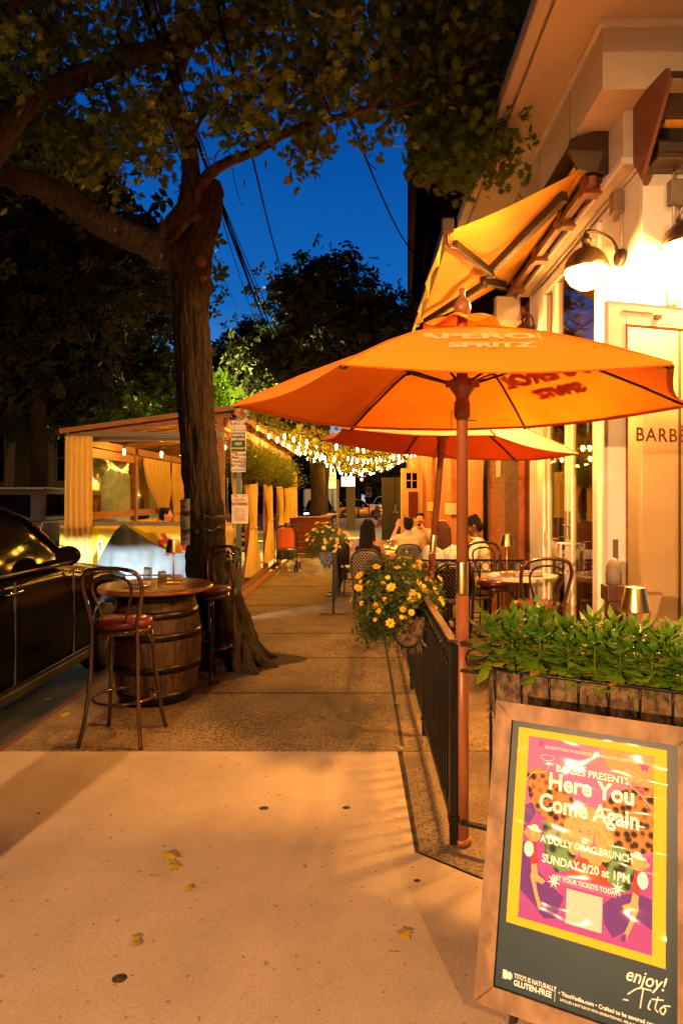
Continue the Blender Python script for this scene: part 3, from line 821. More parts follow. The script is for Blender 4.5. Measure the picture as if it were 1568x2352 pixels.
# small rolled awning on the brick wall
a3 = thing('awning', 'half rolled orange awning on the brick wall behind the large yellow one', 'awning', (1.7, 7.6, 3.3))
m_ = MB(); m_.tube([(1.75, 7.3, 3.72), (1.45, 8.4, 3.5)], 0.09, 12); m_.build('fabric_roll', M['canvas'], a3, world=True)
m_ = MB().sheet(lambda u, v: Vector((1.74 - 0.5 * v, 7.35 + 1.1 * u, 3.85 - 0.5 * v)), 6, 4); m_.build('canvas', M['canvas'], a3, world=True)
m_ = MB(); m_.box((1.65, 7.25, 3.8), (0.28, 0.12, 0.3)); m_.build('end_box', M['siding'], a3, world=True, bevel=0.02)
# ================================================================ UMBRELLAS
def pane_pt(R_, a0, a1, ez, az, u, v):
    """point on one panel of a canopy; u across, v from crown to edge"""
    k = v * (1 - 0.035 * math.sin(PI * u) * v)
    c0, c1 = Vector((math.cos(a0), math.sin(a0), 0)), Vector((math.cos(a1), math.sin(a1), 0))
    p = c0.lerp(c1, u) * R_ * k
    z = az - (az - ez) * v + 0.035 * math.sin(PI * v) - 0.02 * math.sin(PI * u) * v * v
    return Vector((p.x, p.y, z))
addm('umbrella_seam', (0.72, 0.17, 0.01), 0.85)
def make_umbrella(label, loc, prints, pole_top=2.50):
    t = thing('patio_umbrella', label, 'umbrella', loc, 0, 'orange umbrellas standing along the patio railing')
    Rr, ez, az = 1.11, 2.115, 2.50
    for i in range(6):
        a0, a1 = PI / 3 * i, PI / 3 * (i + 1)
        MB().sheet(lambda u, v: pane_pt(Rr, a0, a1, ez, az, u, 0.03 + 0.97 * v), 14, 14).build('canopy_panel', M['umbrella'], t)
        rb = MB(); pts = [pane_pt(Rr, a0, a1, ez, az, 0.0, v) + Vector((0, 0, -0.014)) for v in (0.05, 0.3, 0.55, 0.8, 0.985)]
        rb.tube(pts, 0.0075, 6); rb.ball(pts[-1], (0.014, 0.014, 0.008), 8, 5); ro = rb.build('rib', M['dark_metal'], t)
        s = MB(); c0 = Vector((math.cos(a0), math.sin(a0), 0)); e = pane_pt(Rr, a0, a1, ez, az, 0.0, 0.42) + Vector((0, 0, -0.02))
        s.tube([c0 * 0.05 + Vector((0, 0, 2.22)), e], 0.007, 6); s.box(e, (0.02, 0.02, 0.03)); s.build('strut', M['dark_metal'], ro)
        MB().sheet(lambda u, v: pane_pt(Rr, a0, a1, ez, az, u, 0.975 + 0.026 * v) + Vector((0, 0, -0.004)), 14, 1).build('hem', M['umbrella_seam'], t)
        MB().tube([pane_pt(Rr, a0, a1, ez, az, 0.0, v) + Vector((0, 0, 0.004)) for v in (0.1, 0.3, 0.5, 0.7, 0.9, 0.995)], 0.0035, 5).build('seam', M['umbrella_seam'], t)
        pk = MB(); tip = pane_pt(Rr, a0, a1, ez, az, 0, 1.0); q_ = c0 * -0.075; w_ = Vector((-c0.y, c0.x, 0)) * 0.04
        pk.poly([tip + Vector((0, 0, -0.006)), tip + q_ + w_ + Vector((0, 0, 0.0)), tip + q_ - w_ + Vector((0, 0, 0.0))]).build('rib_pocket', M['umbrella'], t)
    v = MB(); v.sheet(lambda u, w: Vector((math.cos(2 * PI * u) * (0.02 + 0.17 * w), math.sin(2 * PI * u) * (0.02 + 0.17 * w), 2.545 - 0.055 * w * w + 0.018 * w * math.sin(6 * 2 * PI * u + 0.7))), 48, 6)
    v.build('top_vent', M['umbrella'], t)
    p = MB(); p.lathe([(0.028, 1.36), (0.028, 2.50), (0.022, 2.56)], (0, 0, 0), 18); p.build('upper_pole', M['brown_metal'], t)
    p = MB(); p.lathe([(0.0285, 1.205), (0.0295, 1.21), (0.0295, 1.355), (0.0285, 1.36)], (0, 0, 0), 18); p.ball((0, -0.03, 1.30), 0.006, 6, 5); p.build('pole_sleeve', M['brass'], t)
    p = MB(); p.lathe([(0.031, 0.03), (0.031, 1.20)], (0, 0, 0), 18); p.lathe([(0.045, 0.004), (0.045, 0.03)], (0, 0, 0), 18); p.build('lower_pole', M['brown_metal'], t)
    p = MB(); p.lathe([(0.031, 2.05), (0.04, 2.06), (0.04, 2.13), (0.032, 2.14), (0.034, 2.16), (0.06, 2.2), (0.06, 2.24), (0.03, 2.25)], (0, 0, 0), 18)
    for i in range(6): p.box((math.cos(PI / 3 * i) * 0.062, math.sin(PI / 3 * i) * 0.062, 2.22), (0.04, 0.018, 0.035), rz=PI / 3 * i)
    p.build('runner_hub', M['brown_metal'], t)
    p = MB(); p.tube([(-0.04, -0.02, 2.09), (-0.055, -0.02, 2.08), (-0.055, -0.02, 1.99)], 0.0025, 5); p.tube([(-0.03, 0, 2.045), (0.07, 0, 2.043)], 0.003, 5); p.build('locking_pin', M['dark_metal'], t)
    p = MB(); p.lathe([(0.015, 2.55), (0.038, 2.565), (0.042, 2.59), (0.036, 2.615), (0.016, 2.64), (0.013, 2.66), (0.017, 2.68), (0.001, 2.688)], (0, 0, 0), 18); p.build('finial', M['brown_metal'], t)
    for deg in prints:
        a = R(deg); out = Vector((math.cos(a), math.sin(a), 0)); side = Vector((-math.sin(a), math.cos(a), 0))
        i = int(round((deg - 30) / 60)) % 6
        def at(v_): return pane_pt(Rr, PI / 3 * i, PI / 3 * (i + 1), ez, az, 0.5, v_)
        for s_, vv, sz, sx_ in (('APEROL', 0.56, 0.15, 1.05), ('SPRITZ', 0.71, 0.10, 1.05)):
            p0, p1 = at(vv - 0.05), at(vv + 0.05)
            upv = (p0 - p1).normalized(); nrm = side.cross(upv).normalized()
            for sg, mm, nm in ((1, 'umbrella_print', 'printed_lettering'), (-1, 'umbrella_print_back', 'lettering_showing_through')):
                text(s_, sz, M[mm], t, frame(at(vv) + nrm * (0.006 if sg > 0 else -0.010), side, upv), name=nm, sx=sx_, bold=0.006, world=False, depth=0.0, shear=0.15)
    return t
um1 = make_umbrella('large orange umbrella nearest the camera with printed lettering and brass pole sleeve', (0.487, 3.09, 0.0), (270, 30))
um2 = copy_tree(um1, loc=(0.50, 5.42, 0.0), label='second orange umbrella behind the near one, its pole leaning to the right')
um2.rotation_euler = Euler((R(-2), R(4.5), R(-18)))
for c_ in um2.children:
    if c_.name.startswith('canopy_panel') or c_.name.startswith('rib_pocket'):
        c_.data = c_.data.copy(); c_.data.materials[0] = M['umbrella_lit_peach']

# ================================================================ RAILINGS
def railing(label, p0, p1, H=0.98, gap=0.105, posts=(0, 1), rings=True, cap='black_metal', group='black iron railings around the patio'):
    p0, p1 = Vector((*p0, 0)), Vector((*p1, 0)); d = p1 - p0; L = d.length; d.normalize()
    t = thing('iron_railing', label, 'railing', tuple(p0), 0, group)
    Z = lambda u, z: p0 + d * u + Vector((0, 0, z))
    MB().bar(Z(0, H), Z(L, H), 0.045, 0.012).build('top_cap', M[cap], t, world=True, bevel=0.003)
    MB().bar(Z(0, H - 0.013), Z(L, H - 0.013), 0.02, 0.012).build('top_rail', M['black_metal'], t, world=True)
    if rings: MB().bar(Z(0, H - 0.135), Z(L, H - 0.135), 0.025, 0.012).build('ring_rail', M['black_metal'], t, world=True)
    MB().bar(Z(0, 0.12), Z(L, 0.12), 0.03, 0.014).build('bottom_rail', M['black_metal'], t, world=True)
    n = int(L / gap)
    for i in range(1, n):
        u = L * i / n
        b = MB(); b.box(Z(u, (0.12 + H - 0.02) / 2), (0.013, 0.013, H - 0.15)); b.build('baluster', M['black_metal'], t, world=True)
    if rings:
        for i in range(n):
            u = L * (i + 0.5) / n
            b = MB(); b.tube([Z(u, H - 0.075) + d * 0.048 * math.cos(a) + Vector((0, 0, 0.05 * math.sin(a))) for a in [2 * PI * k / 14 for k in range(14)]], 0.006, 5, closed=True); b.build('ring', M['black_metal'], t, world=True)
    for k, u in enumerate(posts):
        b = MB(); b.box(Z(u * L, (H - 0.01) / 2), (0.036, 0.036, H - 0.02)); b.box(Z(u * L, 0.13), (0.05, 0.05, 0.03)); b.build('post', M['black_metal'], t, world=True, bevel=0.004)
    return t
railing('black iron railing with brassy worn cap running along the sidewalk beside the umbrella pole', (0.44, 3.07), (0.44, 7.1), cap='bronze_rail', posts=(0, 0.35, 0.62, 1))
ra = Vector((0.46, 3.06, 0)); rd = Vector((0.89, -0.45, 0)).normalized(); rn = Vector((rd.y, -rd.x, 0))
railing('black iron railing with rings behind the leafy planter', (0.475, 3.05), tuple((ra + rd * 1.6)[:2]), gap=0.14, posts=(1,))
railing('black iron railing with rings across the patio behind the marigolds', (0.47, 7.1), (1.8, 7.1), gap=0.118, posts=(1,))
# freestanding dark barrier panels further up the sidewalk
def barrier(label, p0, p1):
    p0, p1 = Vector((*p0, 0)), Vector((*p1, 0)); d = (p1 - p0); L = d.length; d.normalize(); s = Vector((d.y, -d.x, 0))
    t = thing('fence_panel', label, 'fence', tuple(p0), 0, 'black freestanding fence panels on the sidewalk')
    Z = lambda u, z: p0 + d * u + Vector((0, 0, z))
    MB().bar(Z(0, 0.87), Z(L, 0.87), 0.05, 0.03).build('top_rail', M['black_metal'], t, world=True, bevel=0.004)
    MB().bar(Z(0, 0.12), Z(L, 0.12), 0.03, 0.02).build('bottom_rail', M['black_metal'], t, world=True)
    for u in (0.02, L - 0.02): MB().box(Z(u, 0.44), (0.035, 0.035, 0.85)).build('post', M['black_metal'], t, world=True)
    for i in range(1, int(L / 0.11)): MB().box(Z(i * 0.11, 0.5), (0.012, 0.012, 0.74)).build('baluster', M['black_metal'], t, world=True)
    for u in (0.05, L - 0.05): MB().bar(Z(u, 0.012) - s * 0.2, Z(u, 0.012) + s * 0.2, 0.05, 0.012).build('foot', M['bronze_rail'], t, world=True)
    return t
barrier('black fence panel seen end on with brass foot, near the second marigold planter', (-0.40, 9.1), (-0.40, 10.9))
barrier('black fence panel farther back, half hidden behind the far marigold planter', (-0.38, 11.1), (-0.30, 13.0))

# ================================================================ LEAF PLANTER (front)
pl = thing('trough_planter', 'half round coir trough planter with iron straps hanging on the front railing', 'planter', tuple(ra + rd * 0.7))
PL = lambda u, n_, z: ra + rd * u + rn * n_ + Vector((0, 0, z))
U0, U1, RZ = 0.19, 1.62, 0.93
def bowl(u, v, rr=0.0):
    """u along, v around the section"""
    uu = U0 + (U1 - U0) * u; e = min(1.0, math.sqrt(max(0.0, 1 - max(0, (0.10 - (uu - U0)) / 0.10) ** 2))) if uu < U0 + 0.10 else 1.0
    a = PI * v
    return PL(uu, 0.115 + math.cos(PI - a) * (0.105 + rr) * (0.25 + 0.75 * e), RZ - math.sin(a) * (0.25 + rr) * (0.4 + 0.6 * e) ** 0.6)
def liner(u, v):
    p = bowl(u, v); k = math.sin(((U1 - U0) * u) / 0.115 * PI) ** 2 * 1.6
    return p + rn * (0.016 * k * math.sin(PI * v)) + Vector((0, 0, -0.012 * k * math.sin(PI * v)))
MB().sheet(liner, 120, 14).build('coir_liner', M['coir'], pl, world=True)
m_ = MB(); path = [PL(U0 + 0.02, 0.02, RZ), PL(U0, 0.08, RZ), PL(U0, 0.15, RZ), PL(U0 + 0.05, 0.215, RZ), PL(U0 + 0.12, 0.232, RZ), PL(U1, 0.232, RZ), PL(U1, 0.005, RZ), PL(U0 + 0.1, 0.005, RZ)]
m_.tube(path, 0.007, 6, closed=True); m_.build('rim', M['black_metal'], pl, world=True)
for i in range(13):
    uu = 0.035 + i * 0.115 / (U1 - U0)
    m_ = MB(); m_.tube([bowl(uu, v, 0.014) for v in [k / 12 for k in range(3, 13)]], 0.0055, 5); m_.build('strap', M['black_metal'], pl, world=True)
m_ = MB().sheet(lambda u, v: PL(U0 + 0.02 + (U1 - U0 - 0.04) * u, 0.03 + 0.19 * v, RZ - 0.025 + 0.012 * math.sin(u * 60) * math.sin(v * 9)), 60, 8); m_.build('soil', M['soil'], pl, world=True)
fr_ = []
for i in range(700):
    u = RNG.uniform(0.0, 0.12) if i < 80 else RNG.uniform(0, 1); v = RNG.uniform(0.45, 1.0); fr_.append(liner(u, v))
cloud('coir_fibre', [(-.001, 0, 0), (.001, 0, 0), (0.004, .03, .002), (-.002, .055, .0)], [(0, 1, 2), (0, 2, 3)], fr_, rand_rot(700, 1.1), RNG.uniform(0.4, 1.1, 700), M['coir'], pl, kind='stuff')

LANCE_V = [(0, 0, 0), (-.17, .3, .05), (0, .32, .0), (.17, .3, .05), (-.19, .58, .05), (0, .6, -.01), (.19, .58, .05), (0, 1, -.12)]
LANCE_F = [(0, 2, 1), (0, 3, 2), (1, 2, 5, 4), (2, 3, 6, 5), (4, 5, 7), (5, 6, 7)]
def rosette_data(seed, tiers=7, h=0.215):
    r = np.random.default_rng(seed); C, Rm, S = [], [], []
    for k in range(tiers):
        z = h * (k + 1) / tiers; n = 8 if k < tiers - 1 else 7
        for j in range(n):
            az = 2 * PI * j / n + k * 0.55 + r.uniform(-.25, .25)
            el = (-0.4 + 0.15 * k) + r.uniform(-.3, .3)
            if k == tiers - 1: el = r.uniform(0.4, 1.1)
            y = np.array([math.cos(az) * math.cos(el), math.sin(az) * math.cos(el), math.sin(el)])
            x = np.array([-math.sin(az), math.cos(az), 0.0]); x = x + r.normal(0, .2, 3); x -= y * x.dot(y); x /= np.linalg.norm(x)
            zz = np.cross(x, y); C.append((r.uniform(-.012, .012), r.uniform(-.012, .012), z + r.uniform(-.02, .02))); Rm.append(np.stack([x, y, zz], 1)); S.append(r.uniform(.07, .14) * (0.7 if k == tiers - 1 else 1))
    return np.array(C), np.array(Rm), np.array(S)
protos = []
for sd in range(3):
    t = thing('leafy_plant', 'x', 'plant', (0, 0, 0), 0, 'green leafy plants packed in the front trough planter')
    C, Rm, S = rosette_data(sd + 3); cloud('leaves', LANCE_V, LANCE_F, C, Rm, S, M['impatiens_leaf'], t)
    C, Rm, S = rosette_data(sd + 40, 2, 0.07); k = 5 + sd * 2; cloud('yellowing_leaves', LANCE_V, LANCE_F, C[:k] + [0, 0, 0.01], Rm[:k], S[:k] * 0.85, M['yellow_leaf'], t)
    MB().tube([(0, 0, -0.02), (0.004, 0.003, 0.12), (0, 0, 0.24)], [0.006, 0.005, 0.003], 6).build('stem', M['fern'], t)
    protos.append(t)
pk_ = 0
for row, nn in ((0.17, 13), (0.105, 13), (0.03, 13)):
    for i in range(nn):
        u = 0.2 + i * 0.110 + (0.05 if row < 0.15 else 0) + (0.03 if row < 0.1 else 0) + RNG.uniform(-.015, .015)
        loc = tuple(PL(u, row + RNG.uniform(-.015, .015), RZ - 0.02))
        if pk_ < 3: c = protos[pk_]; c.location = loc
        else: c = copy_tree(protos[pk_ % 3], loc=loc, rz=RNG.uniform(0, 6.28), scale=RNG.uniform(0.85, 1.12) * (1.05 if row < 0.1 else 0.95 if row < 0.15 else 0.8))
        c['label'] = 'leafy plant in the back row of the coir trough' if row < 0.1 else 'leafy plant in the middle row of the coir trough' if row < 0.15 else 'leafy plant in the front row of the coir trough, leaning over the rim'
        pk_ += 1

# ================================================================ MARIGOLD PLANTERS
PET_V, PET_F = [], []
def flower_template():
    V, Fc = [], []
    for ring, (n, rr, el) in enumerate(((7, 1.0, 0.12), (6, 0.7, 0.5), (4, 0.4, 0.95))):
        for j in range(n):
            a = 2 * PI * j / n + ring * 0.4
            d = np.array([math.cos(a) * math.cos(el), math.sin(a) * math.cos(el), math.sin(el)]); s = np.array([-math.sin(a), math.cos(a), 0])
            k = len(V); V += [tuple(d * 0.1), tuple(d * rr * 0.7 + s * 0.32 * rr), tuple(d * rr + s * 0.16 * rr - np.array([0, 0, .06])), tuple(d * rr - s * 0.16 * rr - np.array([0, 0, .06])), tuple(d * rr * 0.7 - s * 0.32 * rr)]
            Fc.append(tuple(range(k, k + 5)))
    return V, Fc
FV, FF = flower_template()
FERNY_V = [(0, 0, 0), (-.02, .3, 0), (-.28, .42, .02), (-.04, .45, 0), (-.24, .68, .02), (-.03, .66, 0), (0, 1, 0), (.03, .66, 0), (.24, .68, .02), (.04, .45, 0), (.28, .42, .02), (.02, .3, 0)]
FERNY_F = [(0, 1, 11), (1, 2, 3), (3, 4, 5), (5, 6, 7), (7, 8, 9), (9, 10, 11), (1, 3, 9, 11), (3, 5, 7, 9)]
def marigolds(label, c, rx, ry, nleaf, nfl, group, seed, fsize=0.029):
    r = np.random.default_rng(seed); c = Vector(c)
    t = thing('marigold_bush', label, 'flowers', (c.x, c.y, c.z - 0.3), 0, group)
    # bushy dome of feathery leaves over the basket
    th = r.uniform(0, 2 * PI, nleaf); ph = np.arccos(r.uniform(-0.75, 1, nleaf)); rad = r.uniform(0.35, 1.0, nleaf) ** 0.5
    lump = 1 + 0.2 * np.sin(3 * th + seed) * np.sin(2 * ph + 1) + 0.13 * np.sin(7 * th + 1 + 3 * ph) + r.uniform(-.08, .14, nleaf)
    X = np.stack([c.x + rx * np.sin(ph) * np.cos(th) * rad * lump, c.y + ry * np.sin(ph) * np.sin(th) * rad * lump, c.z + 0.27 * np.cos(ph) * rad * lump], 1)
    X[:, 2] -= 0.12 * np.clip(-np.cos(th) - 0.3, 0, 1) * (ph > 1.3)
    cloud('foliage', FERNY_V, FERNY_F, X, rand_rot(nleaf, 0.0, r), r.uniform(.03, .055, nleaf), M['marigold_leaf'], t)
    for i in range(nfl):
        th_ = r.uniform(0, 2 * PI); ph_ = math.acos(r.uniform(-0.15, 1)) if i % 4 else r.uniform(1.2, 1.9)
        d = Vector((math.sin(ph_) * math.cos(th_), math.sin(ph_) * math.sin(th_), math.cos(ph_)))
        kk = r.uniform(.82, 1.2); p = c + Vector((d.x * rx * kk, d.y * ry * kk, d.z * 0.29 * kk + r.uniform(-.02, .04))); n_ = (d + Vector((r.uniform(-.5, .5), -0.5 + r.uniform(-.5, .5), 0.7))).normalized()
        q_ = n_.to_track_quat('Z', 'Y').to_matrix()
        f_ = MB(); s_ = fsize * r.uniform(0.5, 1.15); f_.add([p + q_ @ Vector(v) * s_ for v in FV], FF)
        fo = f_.build('flower', M['marigold'], t, world=True)
        if i % 2 == 0: MB().tube([p - d * 0.09, p], 0.0022, 4).build('stem', M['fern'], fo, world=True)
    return t
def basket(label, x0, x1, y0, y1, z):
    t = thing('basket_planter', label, 'planter', ((x0 + x1) / 2, (y0 + y1) / 2, z - 0.25), 0, 'coir lined wire baskets holding marigolds')
    f = lambda u, v, o=0: Vector(((x0 + x1) / 2 + math.cos(PI * v) * ((x1 - x0) / 2 + o), y0 + (y1 - y0) * u, z - math.sin(PI * v) * (0.2 + o)))
    b = MB().sheet(f, 20, 10)
    for yy in (0, 1): b.poly([f(yy, v / 10) for v in range(11)])
    b.build('coir_liner', M['coir'], t, world=True)
    b = MB(); b.tube([(x0, y0, z), (x1, y0, z), (x1, y1, z), (x0, y1, z)], 0.007, 6, closed=True); b.build('rim', M['black_metal'], t, world=True)
    for u in (0.0, 0.25, 0.5, 0.75, 1.0): MB().tube([f(u, v / 10, 0.01) for v in range(11)], 0.006, 5).build('strap', M['black_metal'], t, world=True)
    n = 160; pp = [f(RNG.uniform(0, 1) ** 2, RNG.uniform(0.2, 0.9)) for _ in range(n)]
    cloud('coir_fibre', [(-.001, 0, 0), (.001, 0, 0), (0.006, .05, .002), (-.003, .1, .0)], [(0, 1, 2), (0, 2, 3)], pp, rand_rot(n, 1.3), RNG.uniform(0.6, 1.5, n), M['coir'], t, kind='stuff')
    return t
basket('coir lined wire basket hanging on the sidewalk railing under the near marigolds', 0.20, 0.42, 4.25, 5.2, 0.88)
marigolds('near bush of yellow marigolds spilling over the sidewalk railing', (0.25, 4.70, 0.93), 0.29, 0.60, 17000, 94, 'marigold bushes on the railings', 5)
basket('coir lined wire basket on the fence panel under the far marigolds', -0.66, -0.43, 10.0, 11.6, 0.82)
marigolds('far bush of yellow marigolds on the black fence panel', (-0.58, 10.7, 0.95), 0.33, 0.85, 6000, 60, 'marigold bushes on the railings', 8, 0.042)

# ================================================================ BARREL TABLE
BX, BY = -1.72, 5.36
bt = thing('barrel_table', 'oak barrel with dark hoops and round slatted top, standing by the curb', 'barrel table', (BX, BY, 0))
def br(z):
    k = (z - 0.455) / 0.455
    return 0.365 - 0.075 * k * k
NS = 22
for i in range(NS):
    a0, a1 = 2 * PI * i / NS + 0.006, 2 * PI * (i + 1) / NS - 0.006
    s_ = MB(); vs = []; zs = [0.01 + 0.89 * k / 12 for k in range(13)]
    for z in zs:
        for a in (a0, (a0 + a1) / 2, a1):
            vs.append((math.cos(a) * br(z), math.sin(a) * br(z), z))
    fs = [(k * 3 + j, k * 3 + j + 1, k * 3 + j + 4, k * 3 + j + 3) for k in range(12) for j in range(2)]
    s_.add(vs, fs, False)
    for z in (0.01, 0.90): pass
    s_.build('stave', M['barrel_wood'], bt)
s_ = MB(); s_.lathe([(br(z) - 0.012, z) for z in (0.01, 0.2, 0.455, 0.7, 0.9)], n=28); s_.build('barrel_core', M['gap'], bt)
for z0, z1 in ((0.835, 0.895), (0.70, 0.76), (0.53, 0.59), (0.27, 0.33), (0.01, 0.10)):
    h = MB(); h.lathe([(br(z0) + 0.001, z0), (br(z0) + 0.005, z0), (br((z0 + z1) / 2) + 0.005, (z0 + z1) / 2), (br(z1) + 0.005, z1), (br(z1) + 0.001, z1)], n=40); h.ball((br((z0 + z1) / 2) * 0.5, -br((z0 + z1) / 2) * 0.87, (z0 + z1) / 2), 0.009, 6, 5); h.build('hoop', M['hoop'], bt)
# round top of straight boards inside a metal edge band
TR = 0.455; nb = 11
for i in range(nb):
    y0, y1 = -TR + 2 * TR * i / nb + 0.0015, -TR + 2 * TR * (i + 1) / nb - 0.0015
    pts = []
    for k in range(9):
        y = y0 + (y1 - y0) * k / 8; pts.append((math.sqrt(max(0.0004, (TR - 0.002) ** 2 - y * y)), y))
    pts = [(x, y, 0.915) for x, y in pts] + [(-x, y, 0.915) for x, y in reversed(pts)]
    MB().prism(pts, (0, 0, 0.028)).build('top_board', M['table_wood'], bt, bevel=0.0015)
h = MB(); h.lathe([(TR - 0.002, 0.905), (TR + 0.006, 0.905), (TR + 0.007, 0.93), (TR - 0.002, 0.931)], n=56); h.build('edge_band', M['brown_metal'], bt)
h = MB(); h.lathe([(TR - 0.03, 0.902), (TR - 0.03, 0.914)], n=40); h.build('under_top', M['wood_dark'], bt)
ZT = 0.943

# ---------------------------------------------------------------- bentwood bar stools
def make_stool(label, loc, rz, group='bentwood bar stools with dark red seats'):
    t = thing('bar_stool', label, 'bar stool', loc, rz, group)
    s = MB(); s.lathe([(0.001, 0.775), (0.165, 0.775), (0.185, 0.785), (0.192, 0.805), (0.185, 0.826), (0.16, 0.838), (0.001, 0.842)], n=30); s.build('seat', M['red_vinyl'], t)
    s = MB(); s.lathe([(0.15, 0.735), (0.176, 0.735), (0.18, 0.745), (0.18, 0.772), (0.15, 0.772)], n=30); s.build('seat_ring', M['bentwood'], t)
    s = MB(); s.tube([(0.205 * math.cos(a), 0.205 * math.sin(a), 0.285) for a in [2 * PI * k / 28 for k in range(28)]], 0.0105, 8, closed=True); s.build('foot_ring', M['bentwood'], t)
    # front legs (y+) and rear legs that carry on up into the hooped back (y-)
    for sx in (-1, 1):
        s = MB(); s.tube(smooth_path([(0.145 * sx, 0.12, 0.74), (0.165 * sx, 0.145, 0.45), (0.19 * sx, 0.185, 0.15), (0.215 * sx, 0.215, 0.0)], 4), 0.0145, 8); s.build('leg', M['bentwood'], t)
        s = MB(); s.tube(smooth_path([(0.155 * sx, -0.15, 0.84), (0.158 * sx, -0.15, 0.70), (0.168 * sx, -0.165, 0.4), (0.19 * sx, -0.195, 0.15), (0.215 * sx, -0.225, 0.0)], 4), 0.0145, 8); s.build('leg', M['bentwood'], t)
        s = MB(); s.tube(smooth_path([(0.165 * sx, 0.13, 0.6), (0.13 * sx, 0.10, 0.69), (0.07 * sx, 0.12, 0.725), (0.0, 0.15, 0.735)], 4), 0.008, 6); s.build('brace', M['bentwood'], t)
    o = [(-0.155, -0.15, 0.80), (-0.185, -0.165, 0.95), (-0.205, -0.19, 1.07), (-0.175, -0.21, 1.165), (-0.08, -0.22, 1.195), (0, -0.222, 1.2)]
    o = o + [(-x, y, z) for x, y, z in reversed(o[:-1])]
    s = MB(); s.tube(smooth_path(o, 5), 0.0145, 8); s.build('back_hoop', M['bentwood'], t)
    o = [(-0.075, -0.155, 0.83), (-0.10, -0.165, 0.93), (-0.135, -0.19, 1.04), (-0.12, -0.205, 1.11), (-0.06, -0.214, 1.14), (0, -0.215, 1.145)]
    o = o + [(-x, y, z) for x, y, z in reversed(o[:-1])]
    s = MB(); s.tube(smooth_path(o, 5), 0.010, 8); s.build('inner_hoop', M['bentwood'], t)
    return t
st1 = make_stool('dark bentwood bar stool in front of the barrel table, nearest the camera', (-1.655, 4.46, 0), R(-4))
copy_tree(st1, loc=(-1.42, 5.98, 0), rz=R(150), label='bentwood bar stool between the barrel table and the tree trunk')
copy_tree(st1, loc=(1.40, 5.12, 0), rz=R(8), label='bentwood bar stool with its back to the camera at the patio lamp table')
copy_tree(st1, loc=(1.36, 6.52, 0), rz=R(205), label='bentwood bar stool behind the patio lamp table, by the brick corner')

# ---------------------------------------------------------------- small things on tables
def cordless_lamp(label, loc, rz=0.0):
    t = thing('table_lamp', label, 'table lamp', loc, rz, 'brass cordless table lamps')
    MB().lathe([(0.052, 0.0), (0.052, 0.012), (0.012, 0.016), (0.0065, 0.03)], n=24).build('base', M['brass'], t) if label.startswith('brass cordless lamp behind') else MB().box((0, 0, 0.008), (0.105, 0.105, 0.015)).build('base', M['brass'], t, bevel=0.002)
    MB().lathe([(0.0062, 0.015), (0.0055, 0.275)], n=12).build('stem', M['brass'], t)
    MB().lathe([(0.066, 0.265), (0.0655, 0.27), (0.045, 0.372), (0.044, 0.376), (0.040, 0.376), (0.0625, 0.268)], n=32).build('shade', M['brass'], t)
    MB().lathe([(0.001, 0.372), (0.041, 0.3725)], n=24).build('shade_top', M['glow_disc'], t)
    MB().lathe([(0.001, 0.30), (0.03, 0.30), (0.03, 0.304)], n=16).build('light_disc', M['lamp_disc'], t)
    return t
addm('glow_disc', (0.9, 0.7, 0.5), 0.3, emit=1.6, ecol=(1.0, 0.72, 0.5))
addm('lamp_disc', (1, 0.8, 0.6), 0.5, emit=22, ecol=(1.0, 0.6, 0.28))
def tumbler(label, loc, r=0.038, h=0.125, flip=True):
    t = thing('glass_tumbler', label, 'glass', loc, 0, 'ribbed glass tumblers set upside down')
    n = 32; g_ = MB()
    vs, fs = [], []
    prof_ = [(1.0, 0.0), (1.0, 0.25), (0.97, 0.3), (0.84, 1.0), (0.0, 1.0)] if flip else [(0.8, 0), (1.0, 1.0)]
    for (k, z) in prof_:
        for i in range(n):
            a = 2 * PI * i / n; rr = r * k * (1 - (0.06 if (i // 2) % 2 and 0.28 < z < 0.95 else 0)); vs.append((rr * math.cos(a), rr * math.sin(a), z * h))
    for j in range(len(prof_) - 1):
        for i in range(n): fs.append((j * n + i, j * n + (i + 1) % n, (j + 1) * n + (i + 1) % n, (j + 1) * n + i))
    g_.add(vs, fs, False); g_.build('glass_wall', M['tumbler'], t)
    MB().lathe([(0.001, h * 0.86), (r * 0.8, h * 0.86), (r * 0.82, h * 0.985), (0.001, h * 0.99)], n=20).build('thick_foot', M['tumbler'], t)
    MB().lathe([(r * 0.97, 0.001), (r * 1.01, 0.001), (r * 1.01, 0.004), (r * 0.97, 0.004)], n=24).build('rim', M['brass'], t)
    return t
def plate_and_napkin(label_p, label_n, loc, rz):
    x, y, z = loc
    MB().lathe([(0.001, 0.004), (0.06, 0.004), (0.095, 0.013), (0.1, 0.014), (0.098, 0.009), (0.06, 0.0), (0.001, 0.0)], n=32).build('plate', M['plate'], None).location = (x, y, z + 0.0005)
    pl_ = bpy.data.objects[-1] if False else None
addm('plate', (0.5, 0.45, 0.4), 0.25, coat=0.4)
addm('napkin', (0.66, 0.56, 0.52), 0.85, bump=0.15, bscale=20)
addm('napkin_stripe', (0.12, 0.12, 0.16), 0.8)
def plate(label, loc):
    return MB().lathe([(0.001, 0.004), (0.06, 0.004), (0.095, 0.013), (0.1, 0.0145), (0.099, 0.010), (0.06, 0.0005), (0.001, 0.0005)], loc, 32).build('plate', M['plate'], label=label, cat='plate', group='small plates on the bar tables')
